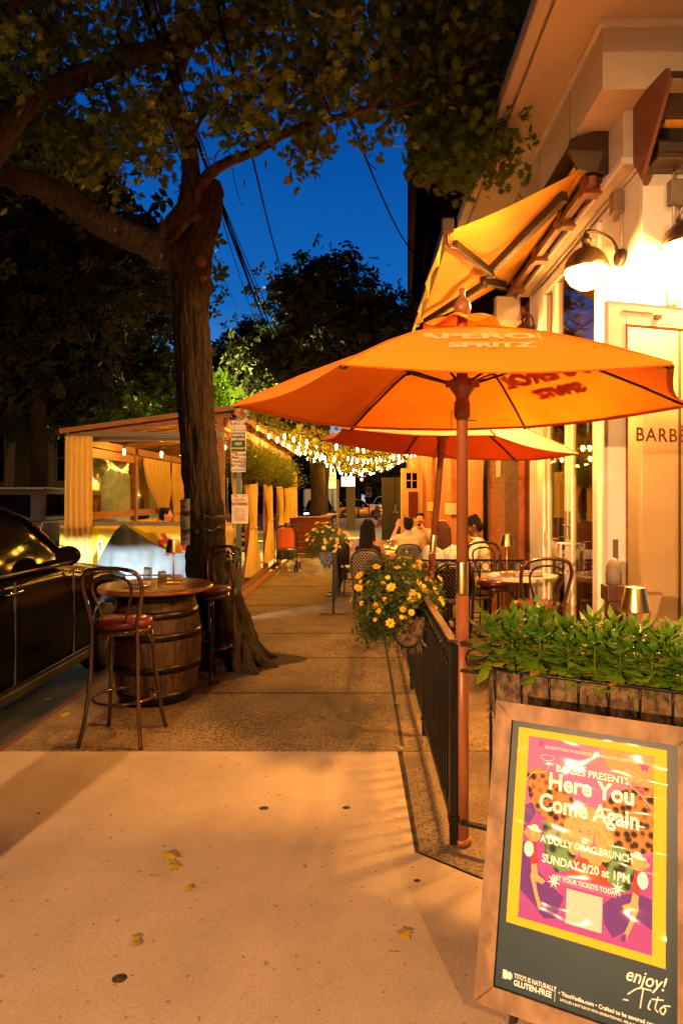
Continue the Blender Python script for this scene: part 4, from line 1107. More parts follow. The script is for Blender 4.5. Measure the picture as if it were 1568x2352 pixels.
def napkin(label, loc, rz, L=0.2):
    t = thing('napkin_roll', label, 'napkin', loc, rz, 'rolled napkins with dark stripes')
    m_ = MB(); m_.sheet(lambda u, v: Vector(((v - .5) * L, math.cos(2 * PI * u) * 0.028, 0.018 + math.sin(2 * PI * u) * 0.017)), 20, 8)
    for s in (0, 1): m_.poly([((s - .5) * L, math.cos(2 * PI * k / 20) * 0.028, 0.018 + math.sin(2 * PI * k / 20) * 0.017) for k in range(20)])
    m_.build('cloth', M['napkin'], t)
    for v0 in (0.3, 0.36, 0.47):
        MB().sheet(lambda u, v: Vector(((v0 + 0.028 * v - .5) * L + 0.012 * u, math.cos(PI * u) * 0.0287, 0.018 + math.sin(PI * u) * 0.0177)), 10, 1).build('stripe', M['napkin_stripe'], t)
    return t
cordless_lamp('brass cordless lamp on the barrel table in front of the covered scooter', (BX + 0.135, BY + 0.03, ZT), R(12))
cordless_lamp('brass cordless lamp on the patio bar table between two stools', (1.345, 5.92, 0.955), R(10))
cordless_lamp('brass cordless lamp behind the leafy planter, its shade rising above the leaves', (1.25, 2.92, 0.885), 0)
tumbler('ribbed tumbler upside down beside the lamp base on the barrel', (BX + 0.085, BY - 0.12, ZT))
tumbler('ribbed tumbler upside down at the left back of the barrel top', (BX - 0.125, BY + 0.16, ZT))
tumbler('ribbed tumbler upside down on the patio bar table', (1.41, 5.80, 0.955))
plate('small plate near the front edge of the barrel top', (BX - 0.10, BY - 0.17, ZT)); plate('small plate at the back of the barrel top', (BX + 0.06, BY + 0.30, ZT)); plate('small plate on the patio bar table', (1.56, 5.86, 0.955))
napkin('rolled napkin lying on the front plate of the barrel', (BX - 0.12, BY - 0.13, ZT + 0.014), R(-18), 0.24); napkin('rolled napkin lying on the back plate of the barrel', (BX + 0.03, BY + 0.29, ZT + 0.014), R(4), 0.2)
napkin('rolled napkin on the patio bar table', (1.55, 5.84, 0.97), R(-10))
# patio bar tables
def bar_table(label, loc, r, h, m, n=8):
    t = thing('bar_table', label, 'bar table', loc, 0, 'tall patio bar tables')
    MB().lathe([(r - 0.01, h - 0.035), (r, h - 0.03), (r, h - 0.002), (r - 0.003, h), (0.001, h)], n=n, sm=False).build('top', m, t)
    MB().lathe([(0.03, 0.02), (0.03, h - 0.04)], n=14).build('column', M['black_metal'], t)
    for a in (0.4, 1.97, 3.54, 5.11): MB().tube(smooth_path([(0.02 * math.cos(a), 0.02 * math.sin(a), 0.12), (0.15 * math.cos(a), 0.15 * math.sin(a), 0.06), (0.26 * math.cos(a), 0.26 * math.sin(a), 0.012)], 4), 0.014, 6).build('foot', M['black_metal'], t)
    return t
addm('stone_top', (0.66, 0.62, 0.56), 0.4, col2=(0.82, 0.78, 0.72), scale=30)
bar_table('tall pale octagonal bar table with lamp beside the french doors', (1.49, 5.92, 0), 0.335, 0.953, M['stone_top'])
bar_table('tall bar table hidden behind the leafy planter, carrying the nearest lamp', (1.32, 2.98, 0), 0.22, 0.883, M['stone_top'])

# ================================================================ A-FRAME SIGN BOARD
T0 = Vector((0.5365, 2.2765, 0.881)); ax = Vector((0.4755, -0.2385, 0)); bx_ = Vector((-0.1352, -0.212, -0.779))
W_, H_ = ax.length, bx_.length; ex_ = ax.normalized(); ey_ = -(bx_ - ex_ * bx_.dot(ex_)).normalized(); en_ = ex_.cross(ey_).normalized()
sg = thing('sandwich_board', 'wood framed sandwich board with a yellow edged drag brunch poster, in the front corner', 'sign board', (T0.x + 0.17, T0.y - 0.2, 0.0))
def S(u, v, n_=0.0): return T0 + ex_ * (u * W_) - ey_ * (v * H_) + en_ * n_
Fw = 0.052
def sb(mb, u0, v0, u1, v1, n0, n1):
    return mb.prism([S(u0, v0, n0), S(u1, v0, n0), S(u1, v1, n0), S(u0, v1, n0)], en_ * (n1 - n0))
addm('pine_frame', (0.28, 0.18, 0.11), 0.65, col2=(0.14, 0.085, 0.05), scale=7, stretch=(2.5, 2.5, 1.5), bump=0.12, bscale=30)
addm('board_face', (0.016, 0.042, 0.075), 0.4, spec=0.25, col2=(0.012, 0.034, 0.062), scale=4)
fu, fv = Fw / W_, Fw / H_
m_ = MB(); m_.prism([S(-fu, -fv, -.012), S(0, 0, -.012), S(0, 1, -.012), S(-fu, 1 + fv, -.012)], en_ * 0.034); m_.build('side_frame', M['pine_frame'], sg, world=True, bevel=0.003)
m_ = MB(); m_.prism([S(1 + fu, -fv, -.012), S(1 + fu, 1 + fv, -.012), S(1, 1, -.012), S(1, 0, -.012)], en_ * 0.034); m_.build('side_frame', M['pine_frame'], sg, world=True, bevel=0.003)
m_ = MB(); m_.prism([S(-fu, -fv, -.012), S(1 + fu, -fv, -.012), S(1, 0, -.012), S(0, 0, -.012)], en_ * 0.034); m_.build('top_frame', M['pine_frame'], sg, world=True, bevel=0.003)
m_ = MB(); m_.prism([S(-fu, 1 + fv, -.012), S(0, 1, -.012), S(1, 1, -.012), S(1 + fu, 1 + fv, -.012)], en_ * 0.034); m_.build('bottom_frame', M['pine_frame'], sg, world=True, bevel=0.003)
m_ = MB(); sb(m_, 0, 0, 1, 1, -0.008, 0.0); bd = m_.build('board', M['board_face'], sg, world=True)
# rear leaf and little feet
back = Vector((ex_.y, -ex_.x, 0)) * -1.0
for u in (0.04, 0.96): MB().bar(S(u, -0.03, -0.02), S(u, 0.5, 0) + back * 0.0 + Vector((0.0, 0.0, 0)) - en_ * 0.12 - Vector((0, 0, 0.44)) + Vector((0.07, 0.16, 0)), 0.02, 0.02).build('rear_leg', M['dark_metal'], sg, world=True)
for u in (0.12, 0.9): MB().bar(S(u, 1 + fv, 0.0), Vector((S(u, 1 + fv).x - 0.004, S(u, 1 + fv).y - 0.004, 0.006)), 0.014, 0.014).build('foot', M['dark_metal'], sg, world=True)
def pm(name, c, rough=0.3, **kw): return mat(name, c, 0.55, coat=0.0, spec=0.3, **kw)
LV = [0.0]
def quad(u0, v0, u1, v1, m, nm, n_=None, par=None):
    n_ = n_ if n_ is not None else LV[0]
    return MB().poly([S(u0, v1, n_), S(u1, v1, n_), S(u1, v0, n_), S(u0, v0, n_)]).build(nm, m, par or sg, world=True)
def shape(pts, m, nm, n_, par=None): return MB().poly([S(u, v, n_) for u, v in pts]).build(nm, m, par or sg, world=True)
def ell(cu, cv, ru, rv, n=20, rot=0.0):
    o = []
    for k in range(n):
        a = -2 * PI * k / n; x, y = ru * math.cos(a), rv * math.sin(a) * H_ / W_
        o.append((cu + x * math.cos(rot) - y * math.sin(rot), cv + (x * math.sin(rot) + y * math.cos(rot)) * W_ / H_))
    return o
def star(cu, cv, r, k=5, inner=0.45):
    o = []
    for i in range(2 * k):
        a = -PI * i / k - PI / 2; rr = r if i % 2 == 0 else r * inner; o.append((cu + rr * math.cos(a), cv + rr * math.sin(a) * W_ / H_))
    return o
ps = MB(); sb(ps, 0.05, 0.028, 0.935, 0.77, 0.0005, 0.0025)
M['poster_yellow'] = pm('poster_yellow', (0.72, 0.42, 0.015), 0.22)
po = ps.build('poster', M['poster_yellow'], sg, world=True)
M['poster_pink'] = pm('poster_pink', (0.36, 0.10, 0.40), 0.2, col2=(0.4, 0.13, 0.38), scale=3)
M['poster_orange'] = pm('poster_orange', (0.6, 0.26, 0.12), 0.2)
M['poster_salmon'] = pm('poster_salmon', (0.48, 0.16, 0.3), 0.2)
M['poster_magenta'] = pm('poster_magenta', (0.28, 0.045, 0.34), 0.2)
M['poster_purple'] = pm('poster_purple', (0.09, 0.018, 0.27), 0.2)
M['poster_white'] = pm('poster_white', (0.8, 0.84, 0.9), 0.25)
M['wing'] = mat('wing', (0.02, 0.02, 0.015), 0.6, spec=0.2, col2=(0.5, 0.2, 0.08), scale=42, ctype='voronoi', contrast=(0.3, 0.6))
M['wing_green'] = mat('wing_green', (0.02, 0.025, 0.02), 0.6, spec=0.2, col2=(0.12, 0.28, 0.14), scale=34, ctype='voronoi', contrast=(0.3, 0.6))
M['blond'] = pm('blond', (0.68, 0.4, 0.17), 0.3, col2=(0.48, 0.24, 0.09), scale=60)
M['face'] = pm('face', (0.68, 0.32, 0.19), 0.3)
M['face_shade'] = pm('face_shade', (0.3, 0.1, 0.05), 0.3)
M['poster_red'] = pm('poster_red', (0.55, 0.045, 0.02), 0.25)
M['poster_crimson'] = pm('poster_crimson', (0.45, 0.02, 0.07), 0.25)
quad(0.119, 0.057, 0.866, 0.741, M['poster_pink'], 'picture', 0.0028, po)
N1 = 0.0031
shape([(0.866, 0.057), (0.42, 0.057), (0.50, 0.13), (0.56, 0.2), (0.66, 0.24), (0.866, 0.24)][::-1], M['poster_salmon'], 'picture_patch', N1, po)
shape([(0.866, 0.057), (0.55, 0.057), (0.60, 0.12), (0.72, 0.165), (0.866, 0.18)][::-1], M['poster_orange'], 'picture_patch', N1 + 0.0003, po)
shape([(0.119, 0.33), (0.2, 0.30), (0.3, 0.40), (0.45, 0.5), (0.75, 0.5), (0.866, 0.40), (0.866, 0.741), (0.119, 0.741)][::-1], M['poster_magenta'], 'picture_patch', N1, po)
shape([(0.119, 0.47), (0.16, 0.46), (0.2, 0.55), (0.3, 0.6), (0.38, 0.63), (0.34, 0.71), (0.27, 0.72), (0.2, 0.68), (0.119, 0.64)][::-1], M['poster_purple'], 'picture_patch', N1 + 0.0003, po)
shape([(0.866, 0.56), (0.78, 0.55), (0.66, 0.58), (0.60, 0.62), (0.61, 0.68), (0.66, 0.72), (0.72, 0.69), (0.79, 0.64), (0.866, 0.66)], M['poster_purple'], 'picture_patch', N1 + 0.0003, po)
shape([(0.12, 0.33), (0.17, 0.31), (0.19, 0.35), (0.15, 0.40), (0.12, 0.42)][::-1], M['poster_purple'], 'picture_patch', N1 + 0.0006, po)
N2 = 0.0038
shape([(0.12, 0.20), (0.19, 0.172), (0.28, 0.19), (0.37, 0.24), (0.46, 0.31), (0.44, 0.37), (0.36, 0.385), (0.27, 0.375), (0.19, 0.34), (0.14, 0.29)][::-1], M['wing'], 'butterfly_wing', N2, po)
shape([(0.866, 0.175), (0.76, 0.18), (0.66, 0.215), (0.55, 0.28), (0.56, 0.37), (0.66, 0.41), (0.78, 0.42), (0.866, 0.40)], M['wing'], 'butterfly_wing', N2, po)
shape([(0.23, 0.37), (0.44, 0.385), (0.44, 0.52), (0.33, 0.55), (0.26, 0.50)][::-1], M['wing_green'], 'butterfly_wing', N2 + 0.0003, po)
shape([(0.56, 0.37), (0.76, 0.42), (0.80, 0.52), (0.72, 0.56), (0.58, 0.53)][::-1], M['wing_green'], 'butterfly_wing', N2 + 0.0003, po)
# a plain drawn blonde woman in a red top stands in for the portrait
N3 = 0.0046
shape([(0.40, 0.55), (0.42, 0.50), (0.46, 0.475), (0.50, 0.465), (0.56, 0.47), (0.61, 0.49), (0.635, 0.55)][::-1], M['poster_red'], 'portrait_top', N3, po)
hr = MB()
for cu, cv, r_ in ((0.42, 0.37, .055), (0.46, 0.335, .06), (0.52, 0.325, .06), (0.57, 0.35, .055), (0.60, 0.395, .055), (0.60, 0.44, .05), (0.39, 0.41, .045), (0.55, 0.47, .04), (0.43, 0.45, .035)):
    k = len(hr.v); hr.poly([S(u, v, N3 + 0.0003 + 0.00005 * k / 20) for u, v in ell(cu, cv, r_, r_ * W_ / H_)])
hr.build('portrait_hair', M['blond'], po, world=True)
shape(ell(0.485, 0.395, 0.055, 0.05, 24, 0.1), M['face'], 'portrait_face', N3 + 0.0012, po)
shape([(0.455, 0.43), (0.53, 0.43), (0.55, 0.475), (0.47, 0.475)][::-1], M['face'], 'portrait_neck', N3 + 0.0009, po)
for cu, cv, ru, rv in ((0.462, 0.383, 0.010, 0.003), (0.508, 0.386, 0.010, 0.003), (0.457, 0.374, .014, .0015), (0.510, 0.376, .014, .0015), (0.487, 0.418, 0.018, 0.0045)):
    shape(ell(cu, cv, ru, rv, 12, 0.08), M['face_shade'] if cv < 0.41 else M['poster_white'], 'portrait_feature', N3 + 0.0016, po)
# two drawn dancers with hats
def dancer(cu, cv, s, fl):
    X = lambda a, b: (cu + fl * a * s, cv + b * s)
    o = lambda pts: [X(*p) for p in pts] if fl > 0 else [X(*p) for p in pts][::-1]
    k = N3
    shape(o([(0.02, 0.55), (0.14, 0.50), (0.22, 0.75), (0.42, 0.82), (0.36, 0.88), (0.16, 0.86), (0.04, 0.72)])[::-1], M['face'], 'dancer_leg', k, po)
    shape(o([(0.06, 0.70), (0.16, 0.84), (0.22, 1.0), (0.36, 1.24), (0.30, 1.30), (0.16, 1.08), (0.02, 0.80)])[::-1], M['face'], 'dancer_leg', k + 0.0003, po)
    shape(o([(0.29, 1.22), (0.38, 1.24), (0.44, 1.33), (0.34, 1.34)])[::-1], M['poster_purple'], 'dancer_shoe', k + 0.0006, po)
    shape(o([(-0.02, 0.22), (0.12, 0.20), (0.16, 0.40), (0.22, 0.56), (0.02, 0.62), (-0.02, 0.40)])[::-1], M['poster_crimson'], 'dancer_dress', k + 0.0006, po)
    shape(ell(*X(0.06, 0.12), 0.17 * s, 0.12 * s, 16), M['blond'], 'dancer_hair', k + 0.0008, po)
    shape(ell(*X(0.05, 0.12), 0.085 * s, 0.072 * s, 14), M['face'], 'dancer_face', k + 0.0011, po)
    shape(ell(*X(0.06, 0.03), 0.2 * s, 0.035 * s, 16, 0.15), M['poster_white'], 'dancer_hat', k + 0.0014, po)
    shape(ell(*X(0.07, 0.0), 0.1 * s, 0.05 * s, 12), M['poster_white'], 'dancer_hat', k + 0.0016, po)
    shape(ell(*X(-0.06, 0.37), 0.13 * s, 0.13 * s, 16), M['poster_white'], 'dancer_fan', k + 0.0014, po)
    shape(o([(-0.06, 0.22), (-0.24, 0.12), (-0.1, 0.03), (-0.12, 0.1), (0.0, 0.2)])[::-1], M['face'], 'dancer_arm', k + 0.0008, po)
dancer(0.175, 0.405, 0.225, 1); dancer(0.80, 0.42, 0.225, -1)
N4 = 0.0068
M['poster_square'] = pm('poster_square', (0.5, 0.5, 0.55))
pw = M['poster_white']
def st_(s, u, v, sz, sx=1.0, bold=0.0, nm='lettering', ang=0.0, mm=None, n_=N4, par=None, al='CENTER', shear=0.0, sp=1.0):
    x = ex_ * math.cos(ang) + ey_ * math.sin(ang); y = ey_ * math.cos(ang) - ex_ * math.sin(ang)
    return text(s, sz, mm or pw, par or po, frame(S(u, v, n_), x, y), name=nm, sx=sx, bold=bold, depth=0.0002, align=al, shear=shear, spacing=sp)
st_("BENEFITTING HOBOKEN'S COMMUNITY LIFESTYLE", 0.50, 0.091, 0.0135, 0.95)
st_('BARBÈS PRESENTS', 0.515, 0.167, 0.030, 0.95, 0.0006)
st_('Here You', 0.51, 0.222, 0.073, 0.92, 0.0022); st_('Come Again', 0.50, 0.306, 0.073, 0.85, 0.0022)
st_('A DOLLY DRAG BRUNCH', 0.495, 0.441, 0.030, 0.82, 0.0008); st_('SUNDAY 9/20 at 1PM', 0.495, 0.510, 0.034, 0.86, 0.0009)
quad(0.325, 0.552, 0.675, 0.585, M['poster_pink'], 'ribbon', N4 - 0.001, po); quad(0.397, 0.595, 0.600, 0.715, M['poster_square'], 'blank_square', N4 - 0.001, po)
st_('GET YOUR TICKETS TODAY!', 0.50, 0.568, 0.0185, 0.86, 0.0004)
for u, v in ((0.321, 0.583), (0.68, 0.551)): shape(star(u, v, 0.042, 7, 0.3), pw, 'star', N4, po)
for u, v in ((0.375, 0.137), (0.46, 0.15)): shape(star(u, v, 0.03, 6, 0.3), pw, 'star', N4, po)
shape(star(0.815, 0.103, 0.034), M['poster_magenta'], 'star', N4, po); shape(star(0.20, 0.08, 0.02), M['poster_magenta'], 'star', N4, po); shape(star(0.80, 0.195, 0.024), M['poster_magenta'], 'star', N4, po)
for pts in ([(0.12, 0.235), (0.16, 0.20), (0.24, 0.185), (0.25, 0.15), (0.20, 0.135), (0.23, 0.122), (0.29, 0.125), (0.27, 0.14), (0.22, 0.145)], [(0.86, 0.25), (0.8, 0.21), (0.74, 0.18), (0.74, 0.15), (0.70, 0.13), (0.75, 0.13), (0.80, 0.15), (0.77, 0.16)]):
    m_ = MB(); m_.tube([S(p.x, p.y, N4) for p in smooth_path([(a, b, 0) for a, b in pts], 5)], 0.0009, 5); m_.build('lasso', pw, po, world=True)
# clear sleeve over the poster, slightly wavy
SLEEVE = clear_mat('sleeve', (1, 1, 1), 0.005, 0.12)
n_s, l_s = SLEEVE.node_tree.nodes, SLEEVE.node_tree.links
tx_s = n_s.new('ShaderNodeTexCoord'); mp_s = n_s.new('ShaderNodeMapping'); mp_s.inputs['Rotation'].default_value = (0.3, 0.5, 0.4); mp_s.inputs['Scale'].default_value = (4, 4, 16)
nz_s = n_s.new('ShaderNodeTexNoise'); nz_s.inputs['Scale'].default_value = 0.9; nz_s.inputs['Detail'].default_value = 0; bp_s = n_s.new('ShaderNodeBump'); bp_s.inputs['Strength'].default_value = 1.0; bp_s.inputs['Distance'].default_value = 0.02
l_s.new(tx_s.outputs['Object'], mp_s.inputs[0]); l_s.new(mp_s.outputs[0], nz_s.inputs['Vector']); l_s.new(nz_s.outputs['Fac'], bp_s.inputs['Height'])
for q_s in n_s:
    if q_s.type == 'BSDF_GLOSSY': l_s.new(bp_s.outputs[0], q_s.inputs['Normal'])
m_ = MB().sheet(lambda u, v: S(0.045 + 0.895 * u, 0.024 + 0.75 * v, 0.0085 + 0.0012 * math.sin(v * 31 + u * 9) + 0.0008 * math.sin(u * 23 + v * 17)), 36, 40)
m_.build('clear_sleeve', SLEEVE, po, world=True)
st_('enjoy!', 0.83, 0.822, 0.052, 0.85, 0.0004, par=bd, n_=0.0012, shear=0.35)
m_ = MB()
for pts in ([(0.76, 0.885), (0.82, 0.855), (0.89, 0.85)], [(0.845, 0.853), (0.835, 0.89), (0.83, 0.915)], [(0.885, 0.88), (0.872, 0.905), (0.885, 0.91)], [(0.925, 0.862), (0.91, 0.9), (0.925, 0.91)], [(0.89, 0.876), (0.955, 0.868)], [(0.955, 0.885), (0.935, 0.9), (0.95, 0.912), (0.965, 0.895), (0.955, 0.885), (0.99, 0.88)], [(0.735, 0.905), (0.765, 0.903)]):
    m_.tube([S(p.x * 0.94 + 0.03, p.y, 0.0012) for p in smooth_path([(a, b, 0) for a, b in pts], 5)], 0.0022, 5)
m_.build('signature', pw, bd, world=True)
st_("TITO'S IS NATURALLY", 0.117, 0.945, 0.0185, 0.72, 0.0003, par=bd, n_=0.0012, al='LEFT'); st_('GLUTEN-FREE', 0.117, 0.968, 0.022, 0.86, 0.0006, par=bd, n_=0.0012, al='LEFT')
st_('• TitosVodka.com • Crafted to be savored responsibly', 0.375, 0.952, 0.0155, 0.92, 0.0003, par=bd, n_=0.0012, al='LEFT')
st_("DISTILLED & BOTTLED BY FIFTH GENERATION INC. 40% ALC/VOL. © TITO'S HANDMADE", 0.385, 0.972, 0.0095, 0.82, 0.0001, par=bd, n_=0.0012, al='LEFT')
quad(0.355, 0.935, 0.357, 0.985, pw, 'divider', 0.0012, bd)
quad(0.05, 0.935, 0.075, 0.965, pw, 'emblem', 0.0012, bd); shape(ell(0.09, 0.95, 0.017, 0.013), pw, 'emblem', 0.0013, bd)
# ================================================================ TREES
def ntube(mb, pts, rs, n=14, amp=0.06, seed=1, sub=6, ridge=0.0):
    """bark tube with an uneven outline"""
    pp = smooth_path(pts, sub); rr = lerp_list(list(rs), sub)
    base = len(mb.v); mb.tube(pp, rr, n)
    r = np.random.default_rng(abs(seed)); ph = r.uniform(0, 6.28, 6)
    for i in range(len(pp)):
        for k in range(n):
            j = base + i * n + k; v = Vector(mb.v[j]); c = pp[i]; a = 2 * PI * k / n
            f = 1 + amp * (math.sin(3 * a + ph[0] + i * 0.13) + 0.7 * math.sin(5 * a + ph[1] - i * 0.21) + 0.5 * math.sin(i * 0.8 + ph[2] + a))
            if ridge:
                ca, sa = math.cos(a), math.sin(a); z = v.z
                f += ridge * (abs(mnoise.noise(Vector((ca * 5 + seed, sa * 5, z * 1.6)))) * -2.2 + abs(mnoise.noise(Vector((ca * 11, sa * 11 + seed, z * 4.5)))) * -1.1 + 0.5)
            mb.v[j] = tuple(c + (v - c) * f)
    return mb
# pin-oak leaf: deep pointed lobes
half = [(.02, .0), (.03, .16), (.20, .13), (.10, .27), (.40, .33), (.16, .45), (.46, .60), (.15, .66), (.28, .84), (.08, .82), (0, 1.0)]
OAK_V = [(x, y, -0.12 * abs(x)) for x, y in half] + [(-x, y, -0.12 * abs(x)) for x, y in reversed(half[:-1])] + [(0, .2, .03), (0, .5, .04), (0, .75, .02)]
no = len(half) * 2 - 1
c1_, c2_, c3_ = no, no + 1, no + 2
OAK_F = []
for i in range(no):
    a_, b2 = i, (i + 1) % no
    y = (OAK_V[a_][1] + OAK_V[b2][1]) / 2
    OAK_F.append((a_, b2, c1_ if y < 0.33 else (c2_ if y < 0.68 else c3_)))
OAK_F += [(4, c2_, c1_), (c1_, c2_, no - 5), (7, c3_, c2_), (c2_, c3_, no - 8)]
PLAIN_V = [(0, 0, 0), (.28, .35, -.05), (.2, .75, -.03), (0, 1, 0), (-.2, .75, -.03), (-.28, .35, -.05)]
PLAIN_F = [(0, 1, 2, 3), (0, 3, 4, 5)]
# leaf spray: five small leaves on a twig, for trees farther off
SPR_V, SPR_F = [], []
for (ox, oy, an, s_) in ((0, .45, 0, .55), (.0, .3, .9, .5), (.0, .3, -.9, .5), (0, .05, 1.3, .45), (0, .05, -1.3, .45)):
    k = len(SPR_V)
    for x, y, z in PLAIN_V: SPR_V.append((ox + s_ * (x * math.cos(an) + y * math.sin(an)), oy + s_ * (-x * math.sin(an) + y * math.cos(an)), z + 0.05 * math.sin(an * 5)))
    SPR_F += [tuple(i + k for i in f) for f in PLAIN_F]

def blob_points(blobs, rng):
    """blobs: (px, py, radius_px, depth, depth_radius, count)"""
    out = []
    for (px, py, r, d, dr, n) in blobs:
        c = np.array(P(px, py, d)); R3 = r * d / F
        m_ = max(3, n // 22)
        u = rng.normal(0, 1, (m_, 3)); u /= np.linalg.norm(u, axis=1)[:, None]; u *= (rng.uniform(0, 1, m_) ** 0.45)[:, None]
        cc = c + u * np.array([R3, dr, R3])
        k = rng.integers(0, m_, n)
        out.append(cc[k] + rng.normal(0, 1, (n, 3)) * min(R3, 0.16 * max(1, d / 6)) * 0.8)
    return np.concatenate(out)

oak = thing('street_oak', 'big street oak with dark furrowed trunk and pruned stub beside the barrel table', 'tree', (-1.45, 6.5, 0))
D0 = 6.5
tr = MB()
ntube(tr, [P(506, 1535, D0), P(497, 1480, D0), P(484, 1400, D0), P(476, 1300, D0), P(470, 1180, D0), P(459, 1040, D0), P(448, 900, D0), P(440, 760, D0), P(436, 680, D0), P(440, 610, D0), P(455, 540, D0), P(474, 480, D0), P(487, 440, D0), P(492, 415, D0)],
      [0.38, 0.29, 0.23, 0.2, 0.185, 0.178, 0.178, 0.18, 0.195, 0.205, 0.175, 0.16, 0.12, 0.065], 96, 0.04, 3, 22, .11)
for (a, l, r0) in ((-0.35, 0.66, .12), (0.3, .6, .12), (1.3, .6, .12), (2.4, .5, .12), (3.3, .5, .12), (4.2, .58, .13), (4.9, .5, .12), (5.45, .66, .14)):
    c_ = Vector((-1.43, 6.5, 0)); dd = Vector((math.cos(a), math.sin(a), 0))
    ntube(tr, [c_ + dd * 0.05 + Vector((0, 0, .62)), c_ + dd * 0.2 + Vector((0, 0, .26)), c_ + dd * (l * .62) + Vector((0, 0, .06)), c_ + dd * l + Vector((0, 0, -.04))], [r0 * 1.4, r0 * 1.3, r0 * .85, r0 * .3], 30, 0.08, int(a * 10), 10, .12)
tr.build('trunk', M['bark'], oak, world=True)
def limb(pts, rs, m='bark', seed=1, amp=.06): return ntube(MB(), pts, rs, 12 if max(rs) < .05 else 36, amp, seed, 6 if max(rs) < .05 else 14, 0 if max(rs) < .05 else .08).build('limb', M[m], oak, world=True)
limb([P(445, 625, 6.45), P(395, 590, 6.4), P(330, 556, 6.3), P(230, 508, 6.1), P(120, 440, 5.9), P(0, 395, 5.7), P(-120, 330, 5.5)], [.17, .16, .14, .125, .115, .10, .09], seed=4)
limb([P(372, 572, 6.35), P(385, 545, 6.33), P(400, 520, 6.3), P(428, 478, 6.3), P(436, 430, 6.3), P(437, 380, 6.3), P(430, 320, 6.25), P(404, 262, 6.2), P(389, 215, 6.2), P(408, 158, 6.1), P(440, 95, 6.0), P(470, 30, 5.9), P(500, -60, 5.8)], [.09, .095, .10, .095, .088, .085, .08, .075, .07, .068, .06, .05, .03], 'bark_smooth', 5)
limb([P(440, 500, 6.3), P(452, 445, 6.28), P(480, 402, 6.25), P(520, 375, 6.2), P(580, 350, 6.1), P(650, 310, 6.0), P(720, 283, 5.9), P(800, 264, 5.8), P(870, 246, 5.7), P(930, 262, 5.6), P(985, 300, 5.5)], [.05, .058, .054, .048, .041, .036, .032, .028, .023, .017, .011], 'bark_smooth', 6)
limb([P(370, 560, 6.25), P(400, 545, 6.15), P(430, 508, 6.1), P(462, 492, 6.1)], [.03, .035, .035, .03], 'bark_smooth', 7)
limb([P(-60, 420, 5.3), P(0, 322, 5.3), P(60, 243, 5.3), P(150, 190, 5.3), P(270, 145, 5.3), P(400, 100, 5.4), P(520, 50, 5.5), P(640, -30, 5.5)], [.11, .105, .095, .09, .08, .07, .055, .04], seed=8)
limb([P(-40, 60, 5), P(60, 0, 5), P(200, -60, 5)], [.05, .04, .03], seed=12)
tw = [([(620, 330), (660, 250), (690, 180), (750, 90)], .022), ([(760, 272), (745, 225), (720, 190)], .014), ([(700, 288), (715, 320), (722, 370)], .01), ([(840, 255), (900, 190), (970, 110), (1030, 30)], .025), ([(900, 250), (990, 230), (1090, 250), (1180, 300)], .018),
      ([(430, 330), (480, 250), (560, 170)], .02), ([(600, 340), (570, 290), (540, 240)], .01), ([(920, 262), (960, 320), (1000, 350)], .011), ([(230, 170), (260, 250), (290, 320)], .018), ([(300, 140), (270, 60), (290, 0)], .022), ([(485, 400), (500, 350), (530, 335), (560, 310)], .008), ([(300, 370), (360, 330), (420, 330)], .012),
      ([(640, 315), (650, 345), (645, 380)], .004), ([(820, 262), (835, 300), (850, 315)], .004), ([(1000, 110), (1100, 150), (1180, 240)], .016)]
for i, (pp, r_) in enumerate(tw):
    limb([P(x, y, 6.0 - 0.0007 * x) for x, y in pp], [r_ * (1 - 0.2 * k) for k in range(len(pp))], 'bark_smooth', 20 + i, .03)
kn = MB()
for (x, y, d, r_) in ((461, 600, 6.27, .06), (467, 640, 6.27, .035), (372, 588, 6.17, .02), (264, 528, 5.98, .015)): kn.ball(P(x, y, d), (r_, 0.02, r_), 14, 8)
kn.build('pruning_scar', mat('scar', (0.17, 0.085, 0.04), 0.9, col2=(0.09, 0.045, 0.02), scale=30), oak, world=True)
blobs = []
r_ = np.random.default_rng(21)
for x in range(-40, 1230, 62):
    for y in range(-90, 150, 62):
        if 205 < x < 290 and 150 < y < 230: continue
        blobs.append((x + r_.uniform(-25, 25), y + r_.uniform(-25, 25), 52, r_.uniform(4.9, 7.0), 0.5, 62 if x < 560 else 105))
for (x, y, r, n) in ((560, 205, 60, 170), (480, 195, 40, 70), (640, 210, 60, 170), (720, 205, 60, 200), (800, 200, 60, 220), (870, 215, 50, 200), (935, 190, 60, 260), (1000, 180, 60, 280), (1070, 190, 60, 280), (1130, 210, 60, 260), (1190, 230, 45, 190), (1220, 262, 30, 100),
                     (960, 260, 45, 190), (1020, 270, 50, 250), (1090, 280, 50, 250), (1150, 290, 45, 220), (1000, 340, 38, 130), (1060, 350, 42, 190), (1120, 350, 40, 160), (1170, 330, 32, 100), (985, 385, 24, 50), (1070, 395, 30, 60), (1120, 400, 25, 35),
                     (735, 300, 14, 20), (712, 345, 26, 70), (722, 388, 22, 50), (705, 315, 18, 30), (835, 290, 22, 35), (560, 255, 45, 120), (500, 262, 30, 60), (610, 250, 40, 90),
                     (90, 260, 60, 160), (170, 300, 50, 150), (60, 180, 60, 160), (300, 235, 50, 150), (330, 300, 45, 130), (250, 330, 55, 170), (300, 300, 40, 100), (380, 320, 35, 90), (130, 360, 50, 150), (40, 330, 60, 150), (230, 385, 40, 110), (350, 180, 50, 120), (420, 250, 30, 50), (330, 370, 30, 60)):
    blobs.append((x, y, r, r_.uniform(5.2, 6.6), 0.4, n))
X = blob_points(blobs, r_)
SZ = r_.uniform(.075, .135, len(X))
cloud('crown', OAK_V, OAK_F, X, rand_rot(len(X), 0.45, r_), SZ, M['oak_leaf'], oak)

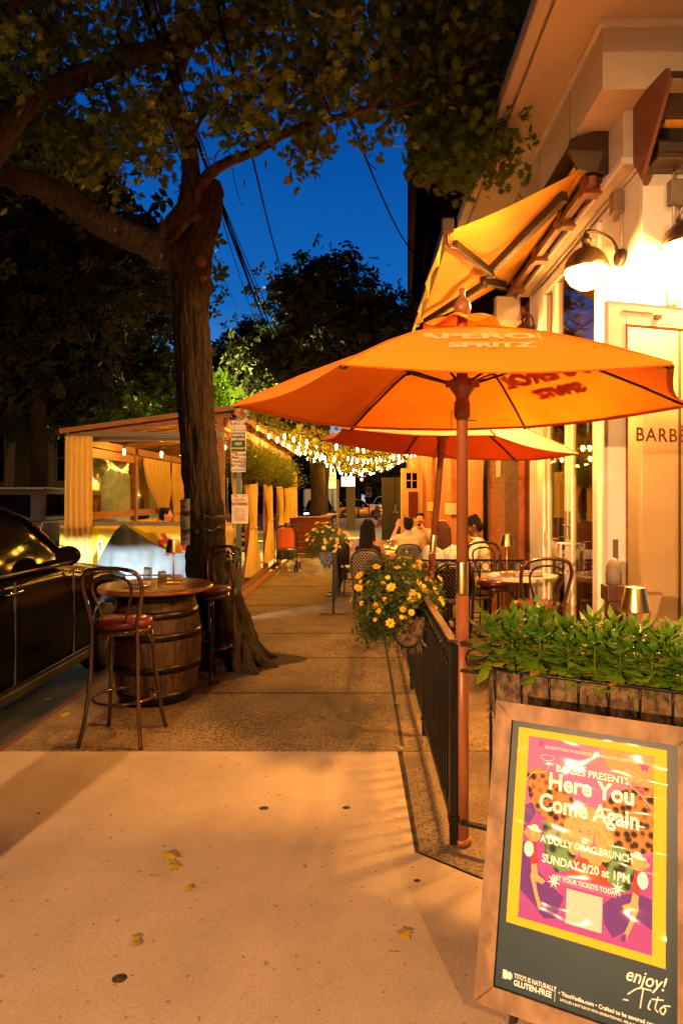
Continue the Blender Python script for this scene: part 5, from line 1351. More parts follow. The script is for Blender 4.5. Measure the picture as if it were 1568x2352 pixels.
def tree(name, label, base, h, cr, cz, n, m, seed, lsz=0.3, trunk=0.2, tm='bark', lean=(0, 0), squash=0.8, group=None, forks=7, zmin=None):
    """background tree: forked trunk + crown of leaf sprays gathered in clumps"""
    r = np.random.default_rng(seed); b = Vector(base)
    t = thing(name, label, 'tree', base, 0, group)
    cc = b + Vector((lean[0], lean[1], cz)); T_ = MB()
    fork = b + Vector((lean[0] * .35, lean[1] * .35, cz - cr * squash * 0.75))
    ntube(T_, [b - Vector((0, 0, .1)), b.lerp(fork, .5) + Vector((.1, 0, 0)), fork], [trunk * 1.3, trunk, trunk * .85], 12, .06, seed)
    for i in range(forks):
        a = 2 * PI * i / forks + r.uniform(-.4, .4); e = cc + Vector((math.cos(a) * cr * .75, math.sin(a) * cr * .75, r.uniform(-.1, .7) * cr * squash))
        ntube(T_, [fork, fork.lerp(e, .5) + Vector((0, 0, cr * .12)), e], [trunk * .6, trunk * .3, trunk * .08], 8, .05, seed + i, 4)
    T_.build('trunk', M[tm], t, world=True)
    nc = 60; u = r.normal(0, 1, (nc, 3)); u /= np.linalg.norm(u, axis=1)[:, None]; u *= (r.uniform(.25, 1, nc) ** .5)[:, None]
    C = np.array(cc) + u * np.array([cr, cr, cr * squash]); cs = r.uniform(.16, .3, nc) * cr
    k = r.integers(0, nc, n); X = C[k] + r.normal(0, 1, (n, 3)) * cs[k][:, None] * np.array([.6, .6, .42])
    if zmin: X[:, 2] = np.maximum(X[:, 2], zmin + r.uniform(0, .5, n))
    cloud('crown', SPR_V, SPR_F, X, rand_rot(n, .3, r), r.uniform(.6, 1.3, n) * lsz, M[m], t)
    return t
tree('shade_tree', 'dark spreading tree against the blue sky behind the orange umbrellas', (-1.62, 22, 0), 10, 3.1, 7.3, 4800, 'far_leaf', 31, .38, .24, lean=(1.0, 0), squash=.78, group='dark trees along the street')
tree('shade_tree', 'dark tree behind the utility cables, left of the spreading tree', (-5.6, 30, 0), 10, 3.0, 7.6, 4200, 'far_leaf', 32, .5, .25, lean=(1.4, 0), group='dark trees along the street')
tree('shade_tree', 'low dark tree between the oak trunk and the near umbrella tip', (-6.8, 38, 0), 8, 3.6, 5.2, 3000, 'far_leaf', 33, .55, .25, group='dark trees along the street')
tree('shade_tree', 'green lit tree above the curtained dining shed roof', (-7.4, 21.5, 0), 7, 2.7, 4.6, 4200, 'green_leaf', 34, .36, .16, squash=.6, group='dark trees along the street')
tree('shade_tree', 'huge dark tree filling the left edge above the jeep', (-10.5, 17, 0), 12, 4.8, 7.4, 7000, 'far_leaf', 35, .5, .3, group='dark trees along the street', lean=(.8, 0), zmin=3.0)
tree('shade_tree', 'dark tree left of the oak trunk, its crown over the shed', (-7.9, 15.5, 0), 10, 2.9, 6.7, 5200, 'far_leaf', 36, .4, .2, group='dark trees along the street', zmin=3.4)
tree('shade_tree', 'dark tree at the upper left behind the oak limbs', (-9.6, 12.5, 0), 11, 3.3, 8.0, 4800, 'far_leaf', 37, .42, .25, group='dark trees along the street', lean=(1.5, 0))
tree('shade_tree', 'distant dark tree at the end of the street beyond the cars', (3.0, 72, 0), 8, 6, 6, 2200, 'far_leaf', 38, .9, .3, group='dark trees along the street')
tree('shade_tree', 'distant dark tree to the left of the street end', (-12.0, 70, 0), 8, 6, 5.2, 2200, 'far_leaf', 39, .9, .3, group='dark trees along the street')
# unseen additions behind the camera: a trunk for the shadow band, lamps for fill
cv_ = thing('street_tree', 'slender unseen tree added behind the camera to cast a shadow band', 'tree', (-2.22, 0.15, 0))
ntube(MB(), [(-2.2, 0.15, -.05), (-2.19, 0.16, 1.5), (-2.19, 0.15, 3.2), (-2.2, 0.1, 5.2)], [.15, .125, .12, .09], 12, .05, 3).build('trunk', M['bark'], cv_, world=True)
X = np.random.default_rng(5).normal(0, 1, (1500, 3)) * np.array([1.0, 1.0, .5]) + np.array([-2.4, -0.4, 6.6])
cloud('crown', SPR_V, SPR_F, X, rand_rot(1500, .3), RNG.uniform(.2, .4, 1500), M['far_leaf'], cv_)
def street_lamp(name, label, base, hgt, arm, energy, col, rad=0.07, aim=None, shade=.16):
    t = thing(name, label, 'street lamp', base, 0, 'street lamps'); b = Vector(base); a = Vector((arm[0], arm[1], 0))
    m_ = MB(); m_.lathe([(0.09, 0), (0.075, 0.5), (0.05, hgt)], b, 12); m_.tube(smooth_path([b + Vector((0, 0, hgt - .1)), b + a * .3 + Vector((0, 0, hgt + .15)), b + a + Vector((0, 0, hgt + .2))], 5), 0.03, 8); m_.build('pole', M['black_metal'], t, world=True)
    h = b + a + Vector((0, 0, hgt + .17)); m_ = MB(); m_.lathe([(shade, 0.0), (shade * .9, 0.06), (0.06, 0.1), (0.001, 0.11)], h, 24); m_.build('lamp_head', M['grey_box'], t, world=True)
    m_ = MB(); m_.lathe([(0.001, -0.012), (0.13, -0.01), (0.13, -0.004)], h, 16); m_.build('lens', mat('lens_' + name, (1, .8, .6), .4, emit=30, ecol=col), t, world=True)
    l = bpy.data.lights.new('lamp_light', 'SPOT' if aim else 'POINT'); l.energy = energy; l.color = col; l.shadow_soft_size = rad
    lo = bpy.data.objects.new('lamp_light', l); COL.objects.link(lo); lo.parent = t; lo.location = h - b - Vector((0, 0, (.1 if shade < .2 else .02) + rad))
    if aim:
        l.spot_size = R(aim[1]); l.spot_blend = 0.9; lo.rotation_euler = (Vector(aim[0]) - (h - Vector((0, 0, .1)))).to_track_quat('-Z', 'Y').to_euler()
    return t
street_lamp('street_lamp', 'low lamp added out of view behind the camera to light the foreground', (-2.89, -3.4, -.1), 2.45, (0.35, 0.1), 3900, (1.0, 0.50, 0.20), rad=.025, shade=.26)  # added unseen light source for the foreground, modelled as a post lamp
street_lamp('street_lamp', 'tall lamp added out of view behind the camera to light the umbrella top', (4.4, -6.0, -.1), 7.2, (-.8, 0.3), 3000, (1.0, 0.5, 0.16), rad=.06, aim=((0.8, 3.0, 0), 58))  # unseen lamp added to brighten the umbrella top and cornice
street_lamp('street_lamp', 'lamp added out of view to light the far crossing', (6.2, 51, -.1), 7.0, (-1.0, 0.3), 7000, (1.0, 0.55, 0.2), rad=.1)  # unseen lamp added so the street end is not dark
street_lamp('street_lamp', 'far street lamp glowing through the dark trees beyond the cables', (-5.5, 26, -.1), 7.2, (1.75, 0), 7000, (1.0, 0.85, 0.2), rad=.12)

# leaves fallen on the pavement
gl_ = [(368, 1968, 'long'), (378, 1998, ''), (948, 2145, ''), (435, 2040, 's'), (300, 2165, 's'), (310, 2188, 's'), (105, 1612, ''), (165, 1640, ''), (65, 1700, 's'), (868, 1508, ''), (907, 1518, ''), (826, 1672, ''), (905, 1715, ''), (742, 1650, ''), (860, 1600, 's'), (905, 1620, ''), (975, 1660, 's'),
       (1110, 1720, ''), (1135, 1600, 's'), (1100, 1560, 's'), (640, 1495, 's'), (700, 1520, 's'), (760, 1540, 's'), (806, 1470, 's'), (615, 1480, 's'), (1150, 1640, 's')]
r_ = np.random.default_rng(77)
for k in range(34): gl_.append((r_.uniform(560, 820), 1143 + 1.67 * F / r_.uniform(6.3, 11), 's'))
lp = None
for i, (px, py, kd) in enumerate(gl_):
    d = F * 1.67 / (py - 1143); x = (px - 830) * d / F; s_ = (0.085 if kd == '' else 0.045 if kd == 's' else 0.095) * r_.uniform(.85, 1.15)
    if lp is None:
        lp = MB(); lp.add([(v[0] * 1, v[1], v[2] * 1.2 + 0.06 * math.sin(v[1] * 5)) for v in OAK_V], OAK_F); lp = lp.build('fallen_leaf', M['yellow_leaf'], origin=(0, 0, 0)); o = lp
    else:
        o = lp.copy(); COL.objects.link(o)
    o.location = (x, d, 0.014); o.scale = (s_ * (0.75 if kd == 'long' else 1),) + (s_,) * 2; o.rotation_euler = (r_.uniform(-.2, .2), r_.uniform(-.2, .2), r_.uniform(0, 6.28))
    big = py > 1900
    props(o, ('curled yellow oak leaf lying on the smooth pale pavement' if big else 'yellow oak leaf fallen on the rough sidewalk or patio ground'), 'leaf', 'oak leaves fallen on the ground')
# gum spots trodden into the pavement
for i, (px, py, r) in enumerate(((606, 1858, .022), (795, 1857, .018), (275, 2250, .022), (957, 2025, .012), (90, 1870, .008))):
    d = F * 1.67 / (py - 1143); x = (px - 830) * d / F
    MB().lathe([(r, 0.0), (r * .9, 0.0012), (0.001, 0.0014)], (x, d, 0.0045), 14, sx=1.2).build('gum_spot', M['gap'], label=['dark gum spot in the middle of the pale pavement', 'dark gum spot right of the middle of the pale pavement', 'large dark gum spot at the lower left of the pavement', 'small dark gum spot near the pavement joint corner', 'tiny dark gum spot at the left of the pavement'][i], cat='gum spot', group='gum spots on the pavement')

# ================================================================ UTILITY CABLES
cab = [((500, 440), (665, 865), .014, 9, 40), ((508, 450), (680, 870), .010, 9, 40), ((512, 455), (648, 830), .007, 9, 42), ((505, 470), (600, 760), .005, 9, 36), ((490, 560), (560, 720), .004, 9, 36), ((520, 300), (560, 480), .005, 8, 30), ((570, 300), (655, 640), .008, 8, 34),
       ((575, 330), (660, 660), .004, 8, 34), ((345, 210), (470, 560), .004, 8, 20), ((820, 300), (960, 600), .010, 9, 26), ((790, 200), (865, 400), .006, 9, 24), ((515, 460), (700, 880), .006, 9, 44)]
labs = ['thick utility cable dropping from behind the oak stub', 'twisted pair of utility cables beside the thick cable', 'thin utility cable just left of the thick bundle', 'thin utility wire close to the oak trunk', 'faint wire low beside the oak trunk', 'thin wire hanging from the leaves right of the oak stub', 'dark cable under the long oak branch', 'thin wire alongside the dark cable under the branch', 'thin wire left of the oak trunk', 'heavy black cable sagging to the tall brick building', 'thin cable in the leaves above the heavy black cable', 'rightmost thin wire of the bundle behind the oak']
for (a_, b2, r, d0, d1), lb in zip(cab, labs):
    pa, pb = P(a_[0], a_[1], d0), P(b2[0], b2[1], d1)
    dirv = (pb - pa); pa2 = pa - dirv * 0.25
    pts = [pa2 + (pb - pa2) * (k / 14) + Vector((0, 0, -0.5 * math.sin(PI * k / 14))) + Vector((0, 0, .2)) for k in range(15)]
    MB().tube(pts, [r * (1 + 1.6 * k / 14) for k in range(15)], 5).build('utility_cable', M['cable'], label=lb, cat='cable', group='overhead utility cables')

# ================================================================ FAR BUILDINGS
def house(label, x0, x1, y0, y1, h, m, wins, group='houses around the street'):
    t = thing('house', label, 'house', ((x0 + x1) / 2, (y0 + y1) / 2, -.1), 0, group)
    MB().bx((x0, y0, -.1), (x1, y1, h)).build('wall', M[m], t, world=True)
    MB().bx((x0 - .3, y0 - .3, h), (x1 + .3, y1 + .3, h + .3)).build('cornice', M['dark_metal'], t, world=True)
    for (wx, wz, ww, wh) in wins:
        f = MB(); y = y0 - .03
        for a_, b2, c_, d_ in ((wx, wz, ww, .06), (wx, wz + wh, ww, .06), (wx, wz + wh * .5, ww, .05)): f.bx((a_, y, b2), (a_ + c_, y + .06, b2 + d_))
        for k in range(4): f.bx((wx + (ww - .05) * k / 3, y - 0.01, wz), (wx + (ww - .05) * k / 3 + .05, y + .05, wz + wh))
        fo = f.build('window', M['grey_box'], t, world=True)
        MB().bx((wx, y0 - .02, wz), (wx + ww, y0 - .005, wz + wh)).build('pane', M['car_glass'], fo, world=True)
    return t
house('dim stone house across the street behind the jeep, with a tall paned window', -24, -10.6, 26, 36, 9, 'stone_house', [(-12.4, 2.3, 1.0, 1.9), (-15.5, 2.3, 1.0, 1.9)])
house('dark house at the far left end of the cross street', -40, -14, 78, 88, 8.5, 'brick_dark', [(-18, 2, 1.2, 1.8), (-18, 5, 1.2, 1.8)])
house('dark flat roofed house facing the end of the street', -13.5, 0, 80, 90, 8.2, 'brick_dark', [(-9, 2, 1.2, 1.8), (-5, 2, 1.2, 1.8), (-5, 5, 1.2, 1.8)])
house('dark house at the far right end of the cross street', 0.5, 20, 76, 88, 7.4, 'brick_dark', [(3, 2, 1.2, 1.8)])
house('dark row house across the street beside the camera', -22, -15, -25, 22, 10, 'brick_dark', [])
house('brick house behind the camera', -14, 12, -22, -15, 11, 'brick_dark', [])
# ================================================================ CURTAINED DINING SHED
X0, X1, Y0, Y1 = -4.25, -2.05, 9.5, 18.6
sh = thing('dining_shed', 'timber framed curbside dining shed with slanted slatted roof and a wooden deck', 'dining shed', ((X0 + X1) / 2, (Y0 + Y1) / 2, -.12))
def sp(nm, m, mb, **k): return mb.build(nm, M[m], sh, world=True, **k)
sp('deck', 'deck', MB().bx((X0, Y0, -.12), (X1 + .02, Y1, .14)), bevel=.01)
sp('deck_step', 'wood_orange', MB().bx((X1 + .02, Y0, -.1), (X1 + .14, Y1, .07)), bevel=.01)
for y in (9.56, 11.8, 14.0, 16.2, 18.4):
    sp('post', 'wood_orange', MB().bx((X1 - .1, y - .05, .14), (X1, y + .05, 2.86)))
    sp('post', 'wood_orange', MB().bx((X0, y - .05, .14), (X0 + .1, y + .05, 2.58)))
    sp('rafter', 'wood_orange', MB().bar((X0 - .1, y, 2.60), (X1 + .1, y, 2.93), .06, .12))
sp('beam', 'wood_orange', MB().bx((X1 - .1, Y0, 2.74), (X1 + .0, Y1, 2.86))); sp('beam', 'wood_orange', MB().bx((X0, Y0, 2.46), (X0 + .1, Y1, 2.58)))
sp('front_beam', 'grey_box', MB().bx((X0 + .1, Y0 - .08, 2.5), (X1, Y0 - .02, 2.64))); sp('front_rod', 'grey_box', MB().tube([(X0 + .05, Y0 - .14, 2.55), (X1, Y0 - .14, 2.55)], .018, 8))
MB().sheet(lambda u, v: Vector((X0 - .15 + (X1 - X0 + .35) * v, Y0 - .18 + (Y1 - Y0 + .3) * u, 2.665 + .345 * v)), 4, 4).build('roof', M['roof_slat'], sh, world=True, solid=.02)
for k in range(26): sp('roof_batten', 'roof_slat', MB().bar((X0 - .12, Y0 + .05 + k * .36, 2.640), (X1 + .18, Y0 + .05 + k * .36, 2.978), .05, .025))
sp('fascia', 'wood_orange', MB().bx((X1 + .19, Y0 - .18, 2.88), (X1 + .22, Y1, 3.03)))
MB().bar((X0 - .15, Y0 - .19, 2.64), (X1 + .2, Y0 - .19, 2.985), .02, .07).build('end_fascia', M['wood_orange'], sh, world=True)
# street side: clear vinyl screens in timber frames
for i, y in enumerate((9.62, 11.86, 14.06, 16.26)):
    fr = MB(); a, b2 = y, y + 2.12
    fr.bx((X0 + .02, a, 1.33), (X0 + .08, b2, 1.45)); fr.bx((X0 + .02, a, 2.3), (X0 + .08, b2, 2.44)); fo = fr.build('screen_frame', M['wood_orange'], sh, world=True)
    MB().sheet(lambda u, v: Vector((X0 + .05 + .03 * math.sin(u * 7 + i) * math.sin(v * 5 + 1), a + (b2 - a) * u, 1.45 + .86 * v)), 14, 8).build('vinyl_screen', M['vinyl'], fo, world=True)
# barrier boards painted yellow with big letters
bw = thing('yellow_barrier', 'bright yellow painted barrier with large tan and red letters, front of the dining shed', 'barrier', ((X0 + X1) / 2, Y0 - .25, -.12))
MB().bx((X0 - .1, Y0 - .3, -.12), (X1 - .02, Y0 - .12, 1.27)).build('panel', M['yellow_banner'], bw, world=True, bevel=.01)
MB().bx((X0 - .1, Y0 - .32, 1.27), (X1 - .02, Y0 - .1, 1.32)).build('top_edge', M['grey_box'], bw, world=True)
ft = frame((-2.81 - .35, Y0 - .305, .90), (1, 0, 0), (0, 0, 1))
for ch, x, mm in (('B', -4.04, 'banner_tan'), ('A', -3.76, 'banner_tan'), ('R', -3.45, 'banner_tan'), ('B', -3.15, 'banner_tan'), ('È', -2.83, 'banner_red'), ('S', -2.5, 'banner_red')):
    text(ch, .44, M[mm], bw, frame((x, Y0 - .305, .89), (1, 0, 0), (0, 0, 1)), bold=.012, sx=.95, name='big_letter')
MB().bx((X0, Y0 - .12, -.12), (X0 + .06, Y1, 1.25)).build('side_panel', M['yellow_banner'], bw, world=True)
wb = thing('traffic_drum', 'white drum standing at the street corner of the dining shed', 'drum', (-4.4, 9.15, -.13))
MB().lathe([(.14, 0), (.14, 1.05), (.12, 1.1), (.001, 1.1)], (-4.4, 9.15, -.13), 18).build('body', M['white_car'], wb, world=True)
MB().lathe([(.142, .66), (.142, .72)], (-4.4, 9.15, -.13), 18).build('band', M['ink'], wb, world=True)
# curtains
def curtain(label, top0, top1, ztop, zbot, tie=None, wbot=1.0, seed=0, folds=7, amp=.05):
    a, b2 = Vector(top0), Vector(top1); d = (b2 - a); L = d.length; d.normalize(); s = Vector((d.y, -d.x, 0)); mid = (a + b2) / 2
    def fn(u, v):
        z = ztop + (zbot - ztop) * v
        if tie is None: w = 1 - (1 - wbot) * v; off = 0
        else:
            tz = (ztop - tie[0]) / (ztop - zbot); k = math.exp(-((v - tz) / .28) ** 2); w = (1 - .72 * k) * (1 if v < tz else wbot); off = tie[1] * (1 - math.exp(-((v / max(tz, .01)) ** 2) * 2.0)) if v < tz else tie[1] * (.865 - .25 * (v - tz))
        p = mid + d * ((u - .5) * L * w + off) + s * (amp * (.5 + .5 * v) * math.sin(u * 2 * PI * folds + seed + .5 * math.sin(v * 3)))
        return Vector((p.x, p.y, z))
    t = thing('curtain', label, 'curtain', tuple(Vector((mid.x, mid.y, zbot))), 0, 'cream curtains hung round the dining shed')
    MB().sheet(fn, 56, 22).build('cloth', M['curtain'], t, world=True)
    if tie is not None:
        tz = (ztop - tie[0]) / (ztop - zbot); cp = mid + d * (tie[1] * .865); MB().tube([Vector((cp.x, cp.y, tie[0])) + d * (.16 * L * math.cos(k * PI / 7)) * 1.1 + s * (.07 * math.sin(k * PI / 7)) for k in range(14)], .012, 6, closed=True).build('tie_band', M['curtain'], t, world=True)
    return t
curtain('cream curtain hanging straight at the near street corner of the shed', (-4.22, 9.13, 0), (-3.83, 9.13, 0), 2.55, .45, wbot=1.05, seed=1, folds=5)
curtain('cream curtain gathered inside the shed behind the diners, left one', (-4.1, 12.0, 0), (-4.1, 13.6, 0), 2.42, .9, tie=(1.35, .55), wbot=.7, seed=2)
curtain('cream curtain gathered inside the shed behind the diners, right one', (-4.05, 13.7, 0), (-4.05, 14.9, 0), 2.42, .9, tie=(1.35, -.3), wbot=.8, seed=3)
curtain('long cream curtain tied above its hem at the second sidewalk post', (-1.98, 10.9, 0), (-1.98, 12.1, 0), 2.45, .28, tie=(1.12, .28), wbot=1.25, seed=4)
curtain('cream curtain tied back beside the stroller post', (-2.0, 13.0, 0), (-2.0, 14.2, 0), 2.4, .3, tie=(1.2, .5), wbot=1.1, seed=5)
curtain('cream curtain behind the stroller, tied to the next post', (-2.0, 14.9, 0), (-2.0, 16.2, 0), 2.4, .5, tie=(1.25, .5), wbot=1.0, seed=6)
curtain('cream curtain near the far end of the shed, left of a pair', (-2.0, 16.5, 0), (-2.0, 17.4, 0), 2.4, 1.0, tie=(1.5, .2), wbot=.9, seed=7)
curtain('cream curtain hanging at the far end corner of the shed', (-2.0, 17.8, 0), (-1.9, 18.6, 0), 2.4, 1.1, wbot=.9, seed=8)
curtain('cream curtain just behind the oak trunk', (-2.0, 9.9, 0), (-2.0, 10.5, 0), 2.4, 1.2, tie=(1.5, .1), seed=9)
# hanging ferns
FR_V, FR_F = [], []
nseg = 9
for k in range(nseg):
    t0 = k / nseg; y = t0; z = -1.1 * t0 ** 2 + .45 * t0; w = .17 * (1 - t0) ** .6 + .015
    for sgn in (-1, 1):
        b_ = len(FR_V); FR_V += [(0, y, z), (sgn * w, y + .05, z - .04), (sgn * w * .9, y + .085, z - .05), (0, y + .06, z - .01)]; FR_F.append((b_, b_ + 1, b_ + 2, b_ + 3))
for i, (y, zc, s_) in enumerate(((10.15, 2.12, 1), (11.1, 2.1, 1.05), (12.2, 2.12, 1.05), (13.4, 2.12, 1.1), (14.7, 2.12, 1.1), (16.1, 2.1, 1.1))):
    r = np.random.default_rng(60 + i); t = thing('hanging_fern', 'x', 'fern', (-1.93, y, zc), 0, 'ferns hanging along the shed roof')
    t['label'] = ['bushy fern hanging nearest the oak trunk under the shed roof', 'bushy fern hanging behind the parking sign post', 'bushy fern hanging third along the shed eave', 'bushy fern hanging above the curtain left of the stroller', 'bushy fern hanging above the stroller', 'farthest bushy fern at the end of the shed eave'][i]
    n = 190; az = r.uniform(0, 2 * PI, n); el = r.uniform(-.5, 1.0, n)
    y_ = np.stack([np.cos(az) * np.cos(el), np.sin(az) * np.cos(el), np.sin(el)], 1); x_ = np.stack([-np.sin(az), np.cos(az), np.zeros(n)], 1); z_ = np.cross(x_, y_)
    cloud('fronds', FR_V, FR_F, np.tile([-1.93, y, zc - .05], (n, 1)) + r.normal(0, .04, (n, 3)), np.stack([x_, y_, z_], 2), r.uniform(.3, .55, n) * s_, M['fern'], t)
    MB().lathe([(.001, -.2), (.1, -.19), (.15, -.05), (.15, -.03)], (-1.93, y, zc), 14).build('pot', M['coir'], t, world=True)
    b = MB()
    for a in (0, 2.1, 4.2): b.tube([(-1.93 + .14 * math.cos(a), y + .14 * math.sin(a), zc - .03), (-1.93, y, zc + .5)], .004, 4)
    b.tube([(-1.93, y, zc + .5), (-1.93, y, 2.9)], .005, 4); b.build('hanger', M['wire'], t, world=True)
# weathered red plank wall at the end
rw = thing('plank_wall', 'low dark red plank wall closing the sidewalk end of the shed', 'wall', (-1.45, 18.9, 0))
for k in range(6): MB().bx((-2.05, 18.86, .02 + k * .175), (-.95, 18.94, .185 + k * .175)).build('plank', M['wood_red'], rw, world=True)
MB().bx((-2.08, 18.8, 1.075), (-.9, 19.05, 1.11)).build('cap', M['wood_orange'], rw, world=True)
MB().bar((-1.1, 19.0, 1.12), (-.95, 22, 1.12), .3, .03).build('cap', M['wood_orange'], rw, world=True)

# ================================================================ STRING LIGHTS WITH VINES
sy = [10.4, 11.6, 12.8, 14.0, 15.4, 16.8, 18.4, 20.0, 22.0, 24.5]
bulb_me = {}
vinesX = []
for i, y in enumerate(sy):
    t = thing('string_lights', 'x', 'string lights', (0, y, 2.4), 0, 'strands of bulbs strung across the sidewalk')
    t['label'] = ['nearest strand of warm bulbs crossing from the shed to the wall', 'second strand of warm bulbs from the camera', 'third strand of warm bulbs from the camera', 'fourth strand of warm bulbs from the camera', 'fifth strand of warm bulbs from the camera', 'sixth strand of warm bulbs from the camera', 'seventh strand of warm bulbs from the camera', 'eighth strand of warm bulbs from the camera', 'ninth strand of warm bulbs, near the street end', 'farthest strand of warm bulbs at the street end'][i]
    zl, zr = 2.98 + .02 * i, 2.92 + .05 * i; sag = (.34, .52, .30, .5, .38, .62, .42, .66, .5, .62)[i]
    xl, xr = -1.85, 1.80
    f = lambda s: Vector((xl + (xr - xl) * s, y + .25 * math.sin(s * 3 + i), zl + (zr - zl) * s - sag * 4 * s * (1 - s)))
    MB().tube([f(k / 30) for k in range(31)], .006 + .0004 * y * .3, 5).build('wire', M['wire'], t, world=True)
    n = (12, 14, 12, 15, 14, 15, 14, 16, 13, 13)[i]
    for k in range(n):
        s = (k + .5 + .42 * math.sin(i * 3.1 + k * 1.7)) / n; p = f(s)
        dim = (k * 7 + i * 5) % 9 == 0
        key = 'dim' if dim else 'lit'
        if key not in bulb_me:
            so = MB().lathe([(.014, -.075), (.015, -.01), (.006, 0)], (0, 0, 0), 8).build('socket', M['wire'], t); bb_ = MB().lathe([(.001, -.165), (.011, -.145), (.0175, -.125), (.015, -.1), (.010, -.076)], (0, 0, 0), 10).build('bulb', M['bulb_dim' if dim else 'bulb'], t)
            bulb_me[key] = (so.data, bb_.data); so.location = bb_.location = p - t.location
        else:
            for nm, me in zip(('socket', 'bulb'), bulb_me[key]):
                o = bpy.data.objects.new(nm, me); COL.objects.link(o); o.parent = t; o.location = p - t.location
    nv = 420 if i < 7 else 200
    for _ in range(nv):
        s = RNG.uniform(0, 1); p = f(s); vinesX.append((p.x + RNG.normal(0, .05), p.y + RNG.normal(0, .22), p.z + .09 + RNG.normal(0, .07)))
# stems that carry the vines between the wires
VINE_V = [(0, 0, 0), (.22, -.08, .0), (.45, .2, -.04), (.24, .3, 0), (.3, .62, -.03), (.1, .55, 0), (0, 1, -.05), (-.1, .55, 0), (-.3, .62, -.03), (-.24, .3, 0), (-.45, .2, -.04), (-.22, -.08, 0), (0, .35, .03)]
VINE_F = [(i, (i + 1) % 12, 12) for i in range(12)]
for _ in range(1300):
    y = RNG.uniform(10.2, 24.5); s = RNG.uniform(0, 1); i = (y - 10.4) / 1.5
    vinesX.append((-1.85 + 3.65 * s, y, 3.05 + .02 * i - (.44 + .02 * i) * 4 * s * (1 - s) + RNG.normal(0, .06)))
vx = np.array(vinesX)
cloud('vine_canopy', VINE_V, VINE_F, vx, rand_rot(len(vx), .5), RNG.uniform(.06, .115, len(vx)), M['vine_leaf'], None, label='yellow lit ivy trained along the string light wires', cat='ivy', kind='stuff')
# bulbs inside the shed
t = thing('string_lights', 'short strand of warm bulbs inside the shed above the diners', 'string lights', (-3.2, 10.6, 2.5), 0, 'strands of bulbs strung across the sidewalk')
MB().tube([(-4.1, 10.4, 2.56), (-3.2, 10.6, 2.50), (-2.2, 10.8, 2.6)], .006, 5).build('wire', M['wire'], t, world=True)
for k, p in enumerate(((-3.3, 10.55, 2.5), (-3.0, 10.65, 2.5), (-2.5, 10.7, 2.55), (-3.9, 10.5, 2.54))):
    for nm, me in zip(('socket', 'bulb'), bulb_me['lit']):
        o = bpy.data.objects.new(nm, me); COL.objects.link(o); o.parent = t; o.location = Vector(p) - t.location
t = thing('string_lights', 'strand of warm bulbs running along inside the shed roof', 'string lights', (-2.4, 14, 2.6), 0, 'strands of bulbs strung across the sidewalk')
MB().tube([(-2.35, 10.0, 2.72), (-2.35, 14, 2.62), (-2.35, 18.4, 2.72)], .006, 5).build('wire', M['wire'], t, world=True)
for k in range(12):
    for nm, me in zip(('socket', 'bulb'), bulb_me['lit']):
        o = bpy.data.objects.new(nm, me); COL.objects.link(o); o.parent = t; yy = 10.3 + k * .7; o.location = Vector((-2.35, yy, 2.66 - .02 * math.sin((yy - 10) / 8 * PI))) - t.location

# ================================================================ PARKING SIGNS
sgn = thing('parking_sign', 'tall green sign post with street cleaning and permit parking plates', 'parking sign', (-1.9, 9.9, 0))
MB().bx((-1.94, 9.88, -.05), (-1.86, 9.92, 3.0)).build('post', M['post_green'], sgn, world=True)
pc = MB(); w2, h2 = .115, .485
pts = []
for cx_, cz_, a0 in ((w2 - .02, h2 - .02, 0), (-w2 + .02, h2 - .02, PI / 2), (-w2 + .02, -h2 + .02, PI), (w2 - .02, -h2 + .02, 1.5 * PI)):
    for k in range(5): a = a0 + PI / 2 * k / 4; pts.append((-1.9 + cx_ + .02 * math.cos(a), 9.87, 2.55 + cz_ + .02 * math.sin(a)))
pc.prism(pts, (0, -.004, 0)); plt = pc.build('plate', M['sign_white'], sgn, world=True)
def sq(x0, x1, z0, z1, m, nm='plate_field', y=9.8645): return MB().poly([(-1.9 + x0, y, 2.55 + z0), (-1.9 + x1, y, 2.55 + z0), (-1.9 + x1, y, 2.55 + z1), (-1.9 + x0, y, 2.55 + z1)]).build(nm, M[m], plt, world=True)
sq(-.105, -.008, .37, .468, 'sign_red'); sq(-.105, .105, .364, .369, 'ink'); sq(-.105, .105, -.165, .125, 'sign_green'); sq(-.105, -.008, -.268, -.175, 'sign_red'); sq(-.105, .105, -.275, -.270, 'ink'); sq(-.105, .105, -.172, -.168, 'ink')
sq(-.08, .08, .200, .204, 'ink'); sq(-.108, -.104, -.47, .468, 'ink'); sq(.104, .108, -.47, .468, 'ink')
def tx(s, x, z, size, m='ink', sx=.8, bold=0.0006, par=plt, y=9.863, c=(-1.9, 2.55)): return text(s, size, M[m], par, frame((c[0] + x, y, c[1] + z), (1, 0, 0), (0, 0, 1)), sx=sx, bold=bold, depth=.0003)
tx('NO', -.056, .418, .11, 'sign_white', .62, .003); tx('PARKING', .048, .415, .045, sx=.6); tx('TUESDAY', 0, .325, .07, sx=.62); tx('10 AM TO 11AM', 0, .258, .062, sx=.55); tx('STREET CLEANING', 0, .16, .032, sx=.75)
tx('RESIDENTIAL', 0, .085, .054, 'sign_white', .62, .002); tx('PERMIT PARKING', 0, .022, .052, 'sign_white', .55, .002); tx('ONLY', 0, -.048, .062, 'sign_white', .65, .002); tx('VIOLATORS WILL BE BOOTED AND TOWED', 0, -.118, .034, 'sign_white', .38, .001)
tx('NO', -.056, -.222, .10, 'sign_white', .62, .003); tx('PARKING', .048, -.222, .045, sx=.6); tx('WHEN ROAD IS', 0, -.322, .056, sx=.55); tx('SNOW COVERED', 0, -.382, .056, sx=.52); tx('TOW AWAY ZONE', 0, -.455, .032, sx=.75)
